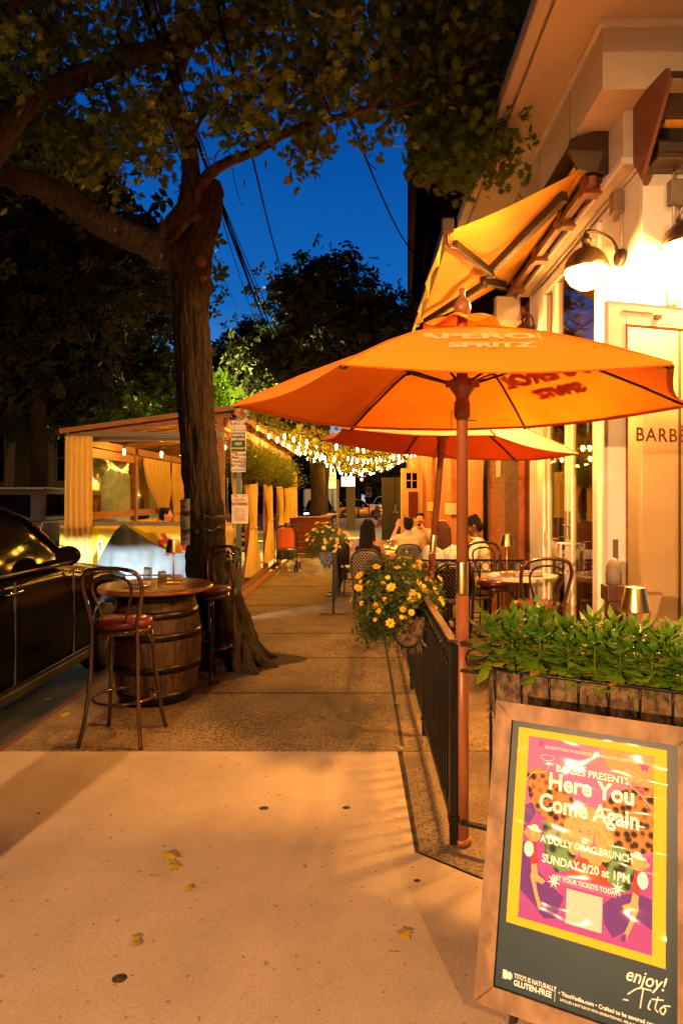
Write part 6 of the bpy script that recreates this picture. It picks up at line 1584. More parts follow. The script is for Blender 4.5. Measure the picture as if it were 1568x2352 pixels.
for sgx in (-1, 1): MB().poly([(-1.9 + .085 * sgx, 9.8645, 2.752), (-1.9 + .065 * sgx, 9.8645, 2.76), (-1.9 + .065 * sgx, 9.8645, 2.744)][::sgx]).build('arrow_head', M['ink'], plt, world=True)
def notice(label, c, w, h, curl=None, group='temporary no parking notices'):
    t = thing('paper_notice', label, 'notice', (c[0], c[1], c[2] - h / 2), 0, group)
    return t
nt_ = notice('temporary police no parking notice taped to the sign post', (-1.875, 9.85, 1.495), .255, .45)
MB().sheet(lambda u, v: Vector((-1.875 + (u - .5) * .255, 9.855 - .012 * math.sin(u * PI) + .01 * math.sin(v * 5), 1.495 + (v - .5) * .45)), 8, 8).build('sheet', M['paper'], nt_, world=True)
def tn(s, z, size, m, sx=.7, b=.0008): return text(s, size, M[m], nt_, frame((-1.875, 9.835, 1.495 + z), (1, 0, 0), (0, 0, 1)), sx=sx, bold=b, depth=.0002)
addm('maroon', (0.25, 0.03, 0.025), .6); addm('grey_ink', (0.12, 0.1, 0.09), .6)
for s, z, sz, mm, sx, b in (('TEMPORARY', .198, .036, 'maroon', .9, .001), ('POLICE', .165, .032, 'maroon', .9, .001), ('REGULATION', .135, .032, 'maroon', .85, .001), ('NO PARKING', .078, .07, 'maroon', .58, .002), ('MON TO FRI', -.01, .026, 'grey_ink', .9, 0), ('09/14/26 TO 09/18/26', -.045, .024, 'grey_ink', .85, 0), ('7:00AM TO 5:00PM', -.082, .024, 'grey_ink', .9, 0), ('BOOT AND/OR', -.137, .024, 'maroon', .9, .0005), ('TOW AWAY ZONE', -.167, .024, 'maroon', .85, .0005)):
    tn(s, z, sz, mm, sx, b)
for z in (-.11, -.185): MB().poly([(-1.985, 9.836, 1.495 + z), (-1.765, 9.836, 1.495 + z), (-1.765, 9.836, 1.498 + z), (-1.985, 9.836, 1.498 + z)]).build('rule', M['maroon'], nt_, world=True)
# the same notice wrapped round the left side of the oak trunk
n2 = notice('temporary no parking notice wrapped round the left side of the oak trunk', (-1.75, 6.3, 1.43), .25, .46)
tc_ = Vector((-1.60, 6.5, 0)); tr_ = .232
wrap = lambda ang, z: Vector((tc_.x + tr_ * math.sin(ang), tc_.y - tr_ * math.cos(ang), z))
A0, A1 = R(-84), R(-22)
MB().sheet(lambda u, v: wrap(A0 + (A1 - A0) * u, 1.205 + .455 * v - .02 * (1 - u)), 10, 4).build('sheet', M['paper'], n2, world=True)
def wtext(s, z, size, m, sx, b=.001):
    cu = bpy.data.curves.new('t', 'FONT'); cu.body = s; cu.size = size; cu.align_x = 'CENTER'; cu.align_y = 'CENTER'; cu.offset = b; cu.extrude = 0
    o = bpy.data.objects.new('t', cu); COL.objects.link(o); dg = bpy.context.evaluated_depsgraph_get(); dg.update(); me = bpy.data.meshes.new_from_object(o.evaluated_get(dg)); bpy.data.objects.remove(o)
    for v in me.vertices:
        a = (A0 + A1) / 2 + v.co.x * sx / tr_; q_ = wrap(a, z + v.co.y); d = (q_ - tc_); d.z = 0; q_ += d.normalized() * .004; v.co = q_ - n2.location
    me.materials.clear(); me.materials.append(M[m]); o = bpy.data.objects.new('lettering', me); COL.objects.link(o); o.parent = n2
for s, z, sz, mm, sx in (('TEMPORARY', .205, .036, 'maroon', .9), ('POLICE', .172, .032, 'maroon', .9), ('REGULATION', .142, .032, 'maroon', .85), ('NO PARKING', .08, .07, 'maroon', .58), ('MON TO FRI', -.01, .028, 'grey_ink', .9), ('09/14/26 TO 09/18/26', -.045, .026, 'grey_ink', .85), ('7:00AM TO 5:00PM', -.085, .026, 'grey_ink', .9), ('BOOT AND/OR', -.137, .026, 'maroon', .9), ('TOW AWAY ZONE', -.17, .026, 'maroon', .85)):
    wtext(s, 1.43 + z, sz, mm, sx)
for z0, dz, lb in ((1.50, .05, 'shiny clear tape wound round the oak trunk above the notice middle'), (1.30, -.09, 'shiny clear tape wound round the oak trunk near the notice foot')):
    c0 = Vector((-1.605 + .02, 6.5, 0))
    MB().sheet(lambda u, v: Vector((c0.x + (.247 + .006 * math.sin(u * 60 + v * 4)) * math.sin(R(-60) + R(160) * u), c0.y - (.247 + .006 * math.sin(u * 47)) * math.cos(R(-60) + R(160) * u), z0 - dz * u + (.035 + .02 * math.sin(u * 9)) * v + .01 * math.sin(u * 31))), 60, 3).build('tape_band', M['tape'], label=lb, cat='tape', group='clear tape bands on the trunk')

# ================================================================ FAR END SIGNS
def post_sign(label, px, d, z0, w, h, m, extra=None, words=None, group='signs at the street corner', pr=.035):
    x = (px - 830) * d / F; t = thing('street_sign', label, 'sign', (x, d, 0), 0, group)
    MB().lathe([(pr, 0), (pr, z0 + h)], (x, d + .06, 0), 8).build('post', M['brown_metal'] if pr > .05 else M['post_green'], t, world=True)
    MB().bx((x - w / 2, d - .01, z0), (x + w / 2, d + .01, z0 + h)).build('plate', M[m], t, world=True)
    for (s, zz, sz, mm) in (words or []): text(s, sz, M[mm], t, frame((x, d - .012, z0 + zz), (1, 0, 0), (0, 0, 1)), bold=.004)
    return t
post_sign('white parking sign with green lettering below the string lights', 763, 30, 2.1, .36, .75, 'sign_white', words=[('NO', .6, .2, 'sign_red'), ('PARKING', .4, .08, 'ink')])
post_sign('do not enter sign on white plate before the pale pickup', 847, 44, 1.7, .4, .7, 'sign_white', words=[('●', .45, .5, 'sign_red'), ('ONE WAY', .12, .09, 'ink')])
for px, lb in ((806, 'thick wooden post with white notice box at the street end'),):
    d = 33; x = (px - 830) * d / F; t = thing('wooden_post', lb, 'post', (x, d, 0))
    MB().bx((x - .75, d - .1, 0), (x - .62, d + .1, 2.6)).build('post', M['wood_orange'], t, world=True); MB().bx((x - .25, d - .18, 0), (x + .22, d + .18, 2.2)).build('post', M['wood_dark'], t, world=True)
    MB().bx((x - .5, d - .2, 2.25), (x + .2, d + .05, 2.75)).build('notice_box', mat('lit_box', (.8, .75, .7), .5, emit=1.2, ecol=(1, .85, .8)), t, world=True)
tl = thing('traffic_signal', 'red traffic signal on a thin pole at the street end', 'traffic light', (0.0, 50.5, 0))
MB().lathe([(.06, 0), (.05, 4.2)], (-.25, 50.5, 0), 8).build('pole', M['post_green'], tl, world=True)
MB().bx((-.15, 50.3, 2.5), (.15, 50.5, 3.3)).build('housing', M['black_plastic'], tl, world=True)
MB().lathe([(.001, -.02), (.12, 0)], (0, 50.27, 3.1), 12, M=Matrix.Rotation(R(90), 3, 'X')).build('red_lens', mat('sig_red', (1, .1, .05), .5, emit=14, ecol=(1, .12, .05)), tl, world=True)
cb_ = thing('traffic_drum', 'orange and white traffic drum beside the far orange car', 'traffic drum', (1.25, 48.0, 0))
for k in range(4): MB().lathe([(.3 - .02 * k, .02 + .27 * k), (.285 - .02 * k, .28 + .27 * k), (.001, .28 + .27 * k)], (1.25, 48, 0), 16).build('band', M['traffic_orange' if k % 2 == 0 else 'sign_white'], cb_, world=True)
cn = thing('traffic_cone', 'orange traffic cone with white collar before the black gate', 'traffic cone', (1.1, 38, 0))
MB().box((1.1, 38, .02), (.5, .5, .04)).build('base', M['traffic_orange'], cn, world=True); MB().lathe([(.19, .04), (.13, .32)], (1.1, 38, 0), 16).build('cone', M['traffic_orange'], cn, world=True); MB().lathe([(.13, .322), (.09, .5)], (1.1, 38, 0), 16).build('collar', M['sign_white'], cn, world=True); MB().lathe([(.09, .502), (.03, .8), (.001, .8)], (1.1, 38, 0), 16).build('cone', M['traffic_orange'], cn, world=True)
# ================================================================ VEHICLES
def car(name, label, cat, loc, rz, paint, L=4.6, W=1.84, H=1.62, cab=(0.05, 0.70), belt=0.98, hood=0.96, tail_on=False, seed=0, rim_m='alloy', pickup=False, head_on=False, group=None, mir=.62):
    """y forward, x right, origin under the middle of the car on the road"""
    t = thing(name, label, cat, loc, rz, group); h2, w2 = L / 2, W / 2
    wy = (h2 - .86, -h2 + .82); wr = .345
    def top(s):                       # beltline / hood height along the car, s 0 rear .. 1 front
        pts = [(0, .80), (.03, .93), (.15, belt + .02), (.6, belt), (.70, hood + .03), (.85, hood - .03), (.95, hood - .13), (1, hood - .30)]
        for (a, z0), (b, z1) in zip(pts, pts[1:]):
            if s <= b: k = (s - a) / (b - a); return z0 + (z1 - z0) * (k * k * (3 - 2 * k))
        return pts[-1][1]
    def half(s): return w2 * (1 - .10 * max(0, (s - .82) / .18) ** 2 - .06 * max(0, (.12 - s) / .12) ** 2)
    def low(s):
        y = -h2 + L * s; z = .26 + .10 * max(0, (s - .93) / .07)
        for c in wy:
            d = abs(y - c)
            if d < wr + .07: z = max(z, wr - .02 + math.sqrt(max(0, (wr + .07) ** 2 - d * d)) * .98)
        return z
    NS_ = 72
    def body(u, v):
        s = u; y = -h2 + L * s; zt, zb, w = top(s), low(s), half(s)
        # v: 0 lower left -> .5 centre top -> 1 lower right
        a = v * 2 - 1; sg = 1 if a > 0 else -1; k = abs(a)
        if k > .45:
            q_ = (1 - k) / .55; z = zb + (zt - .06 - zb) * q_; x = w * (.965 + .035 * math.sin(PI * min(1, q_ * 1.1))) - (.02 if q_ > .9 else 0)
            x += .008 * math.exp(-((q_ - .72) / .06) ** 2)
        else:
            q_ = k / .45; x = w * (.955 * q_ ** .8); z = zt - .06 * q_ ** 3 + .02 * (1 - q_ * q_)
        return Vector((sg * x, y, z))
    b = MB().sheet(body, NS_, 40); k0 = len(b.v)
    b.poly([body(0, v / 40) for v in range(41)]); b.poly([body(1, v / 40) for v in range(41)])
    b.build('body', M[paint], t)
    # cabin
    c0, c1 = -h2 + L * cab[0], -h2 + L * cab[1]; Lc = c1 - c0
    if pickup: c0 = -h2 + L * .42; Lc = c1 - c0
    def roofz(s):
        pts = [(0, belt), (.06, H - .25 if not pickup else H - .3), (.16, H - .06), (.4, H), (.62, H - .03), (.78, H - .14), (1, belt)]
        for (a, z0), (b_, z1) in zip(pts, pts[1:]):
            if s <= b_: return z0 + (z1 - z0) * (s - a) / (b_ - a)
        return belt
    def cabin(u, v):
        y = c0 + Lc * u; zt = roofz(u); a = v * 2 - 1; sg = 1 if a > 0 else -1; k = abs(a); zz = zt - belt
        wt = w2 * .95 - .30 * zz
        if k > .5: q_ = (1 - k) / .5; return Vector((sg * (w2 * .95 + (wt - w2 * .95) * q_), y, belt - .02 + (zt - belt + .0) * q_))
        q_ = k / .5; return Vector((sg * wt * q_, y, zt + .03 * (1 - q_ ** 2) * min(1, zz * 3)))
    MB().sheet(cabin, 40, 20).build('windows', M['car_glass'], t)
    def roofp(u, v):
        uu = .15 + .5 * u; vv = .24 + .52 * v; return cabin(uu, vv) + Vector((0, 0, .012))
    MB().sheet(roofp, 16, 12).build('roof', M[paint], t, solid=.01)
    for sx in (0, 1):
        e = lambda u, q_: cabin(u, (q_ if sx == 0 else 1 - q_)) + Vector(((-.008 if sx == 0 else .008), 0, .004))
        for us in ([.99, .89, .78, .66], [.38, .38], [.1, .06, .02]):
            pts = [e(us[0], .02)] + [e(u_, .24) for u_ in us[1:]] if len(us) < 4 else [e(1.0, .03), e(.9, .25), e(.79, .25), e(.66, .25), e(.4, .25), e(.2, .25)]
            MB().tube(pts, .022, 6).build('pillar', M[paint], t)
        sg = -1 if sx == 0 else 1
        MB().tube([(sg * w2 * .955, c0 + .2, belt + .005), (sg * w2 * .955, c1 - .25, belt + .005)], .009, 6).build('belt_trim', M['hoop'], t)
        ym = c1 - mir
        m_ = MB(); m_.ball((sg * (w2 + .12), ym, belt + .10), (.11, .06, .085), 16, 10); m_.bar((sg * w2 * .94, ym + .02, belt + .03), (sg * (w2 + .06), ym, belt + .06), .05, .04); mo_ = m_.build('door_mirror', M[paint], t)
        MB().lathe([(.001, 0), (.075, .004)], (sg * (w2 + .12), ym - .056, belt + .10), 16, sx=1.15, M=Matrix.Rotation(R(90), 3, 'X')).build('mirror_glass', M['chrome'], mo_)
        for yy in (ym - .75, ym - 1.65):
            MB().tube([(sg * (w2 + .0), yy, belt - .13), (sg * (w2 + .03), yy + .04, belt - .125), (sg * (w2 + .03), yy + .18, belt - .12), (sg * (w2 + .0), yy + .22, belt - .12)], .011, 6).build('door_handle', M['chrome'], t)
        for yy in (ym + .38, ym - .62, ym - 1.5):
            MB().bx((sg * (w2 - .012), yy, .36), (sg * (w2 + .004), yy + .006, belt - .05)).build('door_seam', M['black_plastic'], t)
        MB().bx((sg * (w2 - .05), wy[1] + wr + .1, .25), (sg * (w2 + .015), wy[0] - wr - .1, .33)).build('sill', M['black_plastic'], t, bevel=.01)
        MB().tube([(sg * (w2 + .018), wy[1] + wr + .14, .36), (sg * (w2 + .018), wy[0] - wr - .12, .37)], .006, 5).build('sill_trim', M['hoop'], t)
        for c in wy:
            wh = thing  # wheels
            Mx = Matrix.Rotation(R(90), 3, 'Y')
            ty = MB(); ty.lathe([(.2, -.1), (wr - .03, -.11), (wr, -.08), (wr, .08), (wr - .03, .11), (.2, .1)], (sg * (w2 - .12), c, wr), 28, M=Mx)
            to = ty.build('wheel', M['tyre'], t)
            ri = MB(); ri.lathe([(.215, -.06), (.235, .09 * sg), (.22, .1 * sg)], (sg * (w2 - .12), c, wr), 24, M=Mx)
            for k in range(5):
                a = 2 * PI * k / 5 + .3; ri.bar((sg * (w2 - .03), c, wr), (sg * (w2 - .035), c + .22 * math.cos(a), wr + .22 * math.sin(a)), .045, .03, up=(1, 0, 0))
            ri.ball((sg * (w2 - .03), c, wr), (.02, .045, .045), 10, 6); ri.build('rim', M[rim_m], to)
            MB().bx((sg * (w2 - .45), c - wr - .02, wr - .05), (sg * (w2 - .2), c + wr + .02, wr + wr + .02)).build('wheel_well', M['black_plastic'], t)
        MB().ball((sg * (w2 - .24), h2 - .10, .70), (.19, .12, .055), 14, 8).build('headlight', M['glow_head'] if head_on else M['chrome'], t)
        MB().ball((sg * (w2 - .12), -h2 + .06, .86), (.09, .07, .11), 12, 8).build('tail_light', M['red_light'] if tail_on else M['red_lamp_off'], t)
    MB().bx((-.5, h2 - .06, .42), (.5, h2 + .005, .62)).build('grille', M['black_plastic'], t, bevel=.01)
    if pickup: MB().bx((-w2 * .9, -h2 + .15, belt - .5), (w2 * .9, c0 - .05, belt + .015)).build('bed_liner', M['black_plastic'], t)
    return t
addm('glow_head', (1, 1, 1), .3, emit=12, ecol=(.85, .92, 1))
bc = car('parked_car', 'glossy black car parked at the curb beside the barrel table', 'car', (-3.58, 5.28, -.13), 0, 'black_car', L=4.65, W=1.86, H=1.78, belt=1.20, hood=1.12, head_on=True, cab=(.03, .64), mir=.42)
car('parked_car', 'orange lit tan suv standing side on at the end of the street', 'car', (-.1, 57.5, -.13), R(-90), 'orange_car', L=4.3, W=1.8, H=1.66, tail_on=True, head_on=True, group='cars at the cross street')
car('parked_car', 'pale pickup truck behind the tan suv at the street end', 'pickup truck', (2.2, 66, -.13), R(90), 'white_car', L=5.6, W=1.95, H=1.9, cab=(.42, .68), pickup=True, belt=1.15, hood=1.12, group='cars at the cross street')
car('parked_car', 'dark car with glowing headlight beyond the trees at the street end', 'car', (-3.1, 46, -.13), R(180), 'black_car', L=4.5, head_on=True, group='cars at the cross street')
vn = thing('delivery_van', 'white high roofed delivery van at the street end left of the suv', 'van', (-3.6, 62, -.13))
MB().bx((-5.6, 61, .3), (-2.3, 63, 2.5)).build('body', M['white_car'], vn, world=True, bevel=.2); MB().bx((-2.32, 61.2, 1.2), (-2.1, 62.8, 2.0)).build('windscreen', M['car_glass'], vn, world=True)
for x in (-5, -2.9): MB().lathe([(.2, -.1), (.36, -.08), (.36, .08), (.2, .1)], (x, 61, .23), 18, M=Matrix.Rotation(R(90), 3, 'X')).build('wheel', M['tyre'], vn, world=True)
# boxy jeep-like four wheel drive
jp = thing('parked_car', 'boxy dark tan off road car with squared red tail light, seen from behind', 'car', (-6.75, 13.6, -.13))
jx0, jx1, jy0, jy1 = -7.55, -5.98, 12.0, 15.6
j = MB(); j.bx((jx0, jy0, .62), (jx1, jy1 - .9, 1.22)); j.bx((jx0 + .1, jy1 - .9, .62), (jx1 - .1, jy1 + .3, 1.15)); j.build('body', M['jeep_paint'], jp, world=True, bevel=.03)
j = MB(); j.prism([(jx0 + .03, jy0 + .02, 1.22), (jx0 + .03, jy1 - 1.25, 1.22), (jx0 + .06, jy1 - 1.55, 1.82), (jx0 + .06, jy0 + .08, 1.82)], (jx1 - jx0 - .08, 0, 0)); j.build('cabin', M['jeep_paint'], jp, world=True, bevel=.03)
MB().bx((jx0 + .02, jy0 + .04, 1.825), (jx1 - .02, jy1 - 1.5, 1.87)).build('roof', M['jeep_white'], jp, world=True, bevel=.02)
for a, b_ in ((jy0 + .18, jy0 + .95), (jy0 + 1.08, jy0 + 1.75)):
    w_ = MB().bx((jx1 - .045, a, 1.32), (jx1 - .012, b_, 1.74)).build('side_window', M['car_glass'], jp, world=True, bevel=.01)
    MB().bx((jx1 - .02, a, 1.255), (jx1 + .0, b_, 1.28)).build('window_trim', M['jeep_white'], jp, world=True)
MB().bx((jx0 + .25, jy0 - .005, 1.3), (jx1 - .25, jy0 + .03, 1.72)).build('rear_window', M['car_glass'], jp, world=True)
for x in (jx1 - .14, jx0 + .02):
    l_ = MB().bx((x, jy0 - .05, .94), (x + .14, jy0 + .0, 1.13)).build('tail_light', M['black_plastic'], jp, world=True, bevel=.01)
    MB().tube([(x + .01, jy0 - .06, .95), (x + .13, jy0 - .06, .95), (x + .13, jy0 - .06, 1.12), (x + .01, jy0 - .06, 1.12)], .008, 5, closed=True).build('glowing_edge', M['red_light'], l_, world=True)
for y in (jy0 + .75, jy1 - .35):
    for x, s in ((jx1 + .02, 1), (jx0 - .02, -1)):
        MB().lathe([(.2, -.12), (.4, -.12), (.42, -.08), (.42, .08), (.4, .12), (.2, .12)], (x - .08 * s, y, .29), 24, M=Matrix.Rotation(R(90), 3, 'Y')).build('wheel', M['tyre'], jp, world=True)
        MB().tube([(x + .04 * s, y + .52 * math.cos(a), .32 + .5 * math.sin(a)) for a in [PI * k / 10 for k in range(11)]], .04, 6).build('fender', M['black_plastic'], jp, world=True)
MB().lathe([(.15, -.1), (.38, -.1), (.38, .1), (.15, .1)], (-6.9, jy0 - .14, 1.05), 24, M=Matrix.Rotation(R(90), 3, 'X')).build('spare_wheel', M['tyre'], jp, world=True)

# scooter under a grey cover, lit by the parked car's headlight
sc = thing('covered_scooter', 'motor scooter under a grey cover, its lower half in white headlight glare', 'scooter', (-3.0, 8.75, -.13))
pk = [(-3.78, .55), (-3.55, .98), (-3.42, 1.20), (-3.30, 1.31), (-3.10, 1.18), (-2.85, 1.02), (-2.6, .93), (-2.3, .90), (-2.05, 1.0), (-1.95, .8)]
def ridge(x):
    for (a, z0), (b, z1) in zip(pk, pk[1:]):
        if x <= b: return z0 + (z1 - z0) * max(0, (x - a)) / (b - a)
    return pk[-1][1]
def cover(u, v):
    x = -3.82 + 1.86 * u; zt = ridge(x); a = v * 2 - 1; k = abs(a); fold = .03 * math.sin(x * 17 + 2 * a) + .02 * math.sin(x * 41 + a * 3)
    z = zt - (zt + .02) * k ** 1.35; y = 8.85 + a * (.12 + .42 * k ** .8) * (.7 + .3 * math.sin(PI * u) ** .5) + fold * k * (1 if a < 0 else -1)
    return Vector((x + .05 * math.sin(z * 9) * k, y, z - .1 * k))
MB().sheet(cover, 70, 40).build('cover', M['tarp'], sc, world=True)
for x in (-3.5, -2.35): MB().lathe([(.12, -.05), (.24, -.04), (.24, .04), (.12, .05)], (x, 8.85, .11), 20, M=Matrix.Rotation(R(90), 3, 'X')).build('wheel', M['tyre'], sc, world=True)
MB().tube([(-3.47, 8.5, .98), (-3.45, 8.42, 1.07)], .012, 6).build('brake_lever', M['chrome'], sc, world=True)
MB().tube([(-2.55, 8.3, .93), (-2.1, 8.26, 1.0)], .018, 6).build('reflective_tube', M['sign_white'], sc, world=True)
for hx in (-2.95, -4.15):
    l = bpy.data.lights.new('headlight_beam', 'SPOT'); l.energy = 420; l.color = (.82, .92, 1.0); l.spot_size = R(120); l.spot_blend = .3; l.shadow_soft_size = .006
    lo = bpy.data.objects.new('headlight_beam', l); COL.objects.link(lo); lo.parent = bc; lo.location = (hx + 3.58, 7.70 - 5.28, .83); lo.rotation_euler = (R(86), 0, 0)
    MB().bx((hx - .59, 7.715, .722), (hx + .59, 7.79, .732)).build('beam_cutoff_plate', M['black_plastic'], bc, world=True)  # added plate ahead of each lamp, blocks the beam to a level edge

# ================================================================ CHAIRS AND ROUND TABLES
def weave_mat():
    m = bpy.data.materials.new('cane_weave'); m.use_nodes = True; n, l = m.node_tree.nodes, m.node_tree.links; b = n['Principled BSDF']; b.inputs['Roughness'].default_value = .5
    t = n.new('ShaderNodeTexCoord'); s = n.new('ShaderNodeSeparateXYZ'); l.new(t.outputs['Object'], s.inputs[0])
    def wv(sock, k):
        a = n.new('ShaderNodeMath'); a.operation = 'MULTIPLY'; a.inputs[1].default_value = k; l.new(sock, a.inputs[0])
        c = n.new('ShaderNodeMath'); c.operation = 'SINE'; l.new(a.outputs[0], c.inputs[0]); return c.outputs[0]
    pz = n.new('ShaderNodeMath'); l.new(s.outputs['Z'], pz.inputs[0]); l.new(s.outputs['Y'], pz.inputs[1])
    p = n.new('ShaderNodeMath'); p.operation = 'MULTIPLY'; l.new(wv(s.outputs['X'], 150), p.inputs[0]); l.new(wv(pz.outputs[0], 150), p.inputs[1])
    g_ = n.new('ShaderNodeMath'); g_.operation = 'GREATER_THAN'; g_.inputs[1].default_value = .6; l.new(p.outputs[0], g_.inputs[0])
    mx = n.new('ShaderNodeMix'); mx.data_type = 'RGBA'; mx.inputs['A'].default_value = (.018, .012, .01, 1); mx.inputs['B'].default_value = (.75, .68, .6, 1); l.new(g_.outputs[0], mx.inputs['Factor']); l.new(mx.outputs['Result'], b.inputs['Base Color'])
    return m
M['weave'] = weave_mat()
def make_chair(label, loc, rz, arms=False):
    t = thing('bistro_chair', label, 'chair', loc, rz, 'woven cane bistro chairs')
    o = [(-.2, -.2, .45), (-.225, -.235, .62), (-.21, -.265, .78), (-.13, -.285, .88), (0, -.29, .905), (.13, -.285, .88), (.21, -.265, .78), (.225, -.235, .62), (.2, -.2, .45)]
    hp = smooth_path(o, 5); MB().tube(hp, .015, 8).build('back_hoop', M['cane_dark'], t)
    def wb(u, v):
        z = .50 + .38 * v; w = .2 + .02 * math.sin(v * PI) if v < .6 else .215 * math.sqrt(max(0.02, 1 - ((v - .6) / .42) ** 2)); return Vector(((u - .5) * 2 * w, -.21 - .075 * v - .02 * math.cos((u - .5) * PI), z))
    MB().sheet(wb, 14, 14).build('woven_back', M['weave'], t, solid=.008)
    s = MB(); s.lathe([(.001, .452), (.2, .452), (.21, .445), (.21, .43), (.001, .43)], (0, 0, 0), 24, sy=1.0); s.build('woven_seat', M['weave'], t)
    s = MB(); s.tube([(.214 * math.cos(a), .214 * math.sin(a), .44) for a in [2 * PI * k / 24 for k in range(24)]], .014, 6, closed=True); s.build('seat_rim', M['cane_dark'], t)
    for sx in (-1, 1):
        MB().tube([(.165 * sx, .15, .44), (.19 * sx, .19, 0)], .013, 7).build('leg', M['cane_dark'], t); MB().tube([(.2 * sx, -.2, .46), (.175 * sx, -.17, .3), (.19 * sx, -.21, 0)], .013, 7).build('leg', M['cane_dark'], t)
        MB().tube([(.178 * sx, .17, .2), (.183 * sx, -.19, .2)], .008, 6).build('stretcher', M['cane_dark'], t)
        if arms: MB().tube(smooth_path([(.215 * sx, -.24, .66), (.25 * sx, -.05, .67), (.23 * sx, .12, .65), (.19 * sx, .16, .46)], 4), .013, 6).build('arm', M['cushion'], t)
    return t
ch1 = make_chair('woven bistro chair in which the long haired woman sits, left of the marigolds', (.085, 9.72, 0), R(-4))
def chair(loc, rz, label): return copy_tree(ch1, loc=loc, rz=R(rz), label=label)
chair((1.02, 7.62, 0), 6, 'woven bistro chair of the woman in the pale blouse, behind the railing')
chair((.77, 10.72, 0), 0, 'woven bistro chair of the man in the cream t-shirt'); chair((1.12, 12.35, 0), 170, 'woven bistro chair of the man with the moustache'); chair((1.42, 8.0, 0), 80, 'woven bistro chair of the man in the white polo shirt')
chair((-.22, 11.3, 0), -60, 'woven bistro chair at the left of the round tables, by the far marigolds')
ch2 = make_chair('armed bistro chair standing on the shed deck beside the sign post', (-2.45, 11.2, .14), R(-75), True); copy_tree(ch2, loc=(-2.38, 13.1, .14), rz=R(-100), label='armed bistro chair on the shed deck between two tied curtains'); copy_tree(ch2, loc=(-2.5, 15.8, .14), rz=R(-80), label='armed bistro chair deep in the shed beyond the stroller')
def round_table(label, loc, r=.42, h=.75):
    t = thing('cafe_table', label, 'cafe table', loc, 0, 'round cafe tables on the patio')
    nb_ = 9
    for i in range(nb_):
        y0, y1 = -r + 2 * r * i / nb_ + .002, -r + 2 * r * (i + 1) / nb_ - .002; pts = []
        for k in range(7): y = y0 + (y1 - y0) * k / 6; pts.append((math.sqrt(max(.0004, (r - .004) ** 2 - y * y)), y))
        pts = [(x, y, h - .02) for x, y in pts] + [(-x, y, h - .02) for x, y in reversed(pts)]; MB().prism(pts, (0, 0, .02)).build('top_board', M['stone_top'], t)
    MB().lathe([(r - .002, h - .035), (r + .008, h - .03), (r + .008, h - .003), (r - .002, h - .002)], n=36).build('edge_band', M['brown_metal'], t); MB().lathe([(.03, .02), (.03, h - .03)], n=12).build('column', M['black_metal'], t); MB().lathe([(.22, 0), (.22, .012), (.05, .03), (.03, .05)], n=20).build('base', M['black_metal'], t)
    return t
rt = round_table('round slatted cafe table in front of the long haired woman', (.27, 10.75, 0)); copy_tree(rt, loc=(.42, 12.1, 0), label='round slatted cafe table just behind the glassware table'); copy_tree(rt, loc=(.95, 11.55, 0), label='round slatted cafe table between the two men'); copy_tree(rt, loc=(1.05, 8.55, 0), label='round cafe table between the blouse woman and polo man')
copy_tree(rt, loc=(-.3, 14.5, 0), label='round cafe table farther up beside the far marigolds'); copy_tree(rt, loc=(-3.05, 10.9, .14), label='round cafe table inside the dining shed')
def wineglass(label, loc, fill=None):
    t = thing('wine_glass', label, 'wine glass', loc, 0, 'wine glasses on the patio tables')
    MB().lathe([(.033, 0), (.005, .006), (.004, .08), (.02, .095), (.04, .13), (.042, .16), (.034, .205)], n=18).build('glass', M['tumbler'], t)
    if fill: MB().lathe([(.001, .1), (.02, .1), (.038, .13), (.001, .131)], n=16).build('wine', M[fill], t)
addm('red_wine', (.12, .01, .01), .1); addm('white_wine', (.6, .4, .1), .1)
wineglass('tall wine glass on the table right of the long haired woman', (.47, 10.55, .752), 'white_wine'); wineglass('wine glass with dark wine in the middle of the glassware', (.53, 10.75, .752), 'red_wine'); wineglass('wine glass at the back of the glassware', (.42, 10.95, .752), 'white_wine'); wineglass('wine glass on the second cafe table', (.6, 12.0, .752), 'red_wine')
bo = thing('glass_bottle', 'slim glass bottle beside the man in the cream t-shirt', 'bottle', (1.0, 11.2, .752)); MB().lathe([(.03, 0), (.03, .14), (.012, .2), (.012, .26), (.001, .26)], n=14).build('glass', M['tumbler'], bo)
mn = thing('menu_card', 'pale menu card leaning on the railing above the marigolds', 'menu', (.52, 7.0, .93)); MB().box((.55, 7.0, 1.0), (.012, .13, .2), mx=Matrix.Rotation(R(-35), 3, 'Y')).build('card', M['paper'], mn, world=True)
# stroller
sr = thing('stroller', 'folding stroller with orange seat back parked beside the shed post', 'stroller', (-1.72, 14.6, 0))
def so_(nm, m, mb, **k): return mb.build(nm, M[m], sr, world=True, **k)
sx_, sy_ = -1.72, 14.6
so_('seat_back', 'orange_fabric', MB().sheet(lambda u, v: Vector((sx_ + (u - .5) * (.38 - .1 * v ** 3), sy_ - .12 + .12 * v - .05 * math.sin(PI * u), .52 + .44 * v)), 12, 12), solid=.05)
so_('canopy', 'black_plastic', MB().sheet(lambda u, v: Vector((sx_ + (u - .5) * .46, sy_ - .02 + .3 * v, .93 + .1 * math.sin(PI * (u * .8 + .1)) * (1 - .3 * v))), 12, 5), solid=.015)
so_('basket', 'black_plastic', MB().box((sx_, sy_ + .05, .38), (.4, .5, .22)), bevel=.04)
so_('handle', 'black_plastic', MB().tube(smooth_path([(sx_ - .25, sy_ - .05, .5), (sx_ - .25, sy_ - .22, .95), (sx_ - .16, sy_ - .25, 1.03), (sx_ + .16, sy_ - .25, 1.03), (sx_ + .25, sy_ - .22, .95), (sx_ + .25, sy_ - .05, .5)], 4), .013, 8))
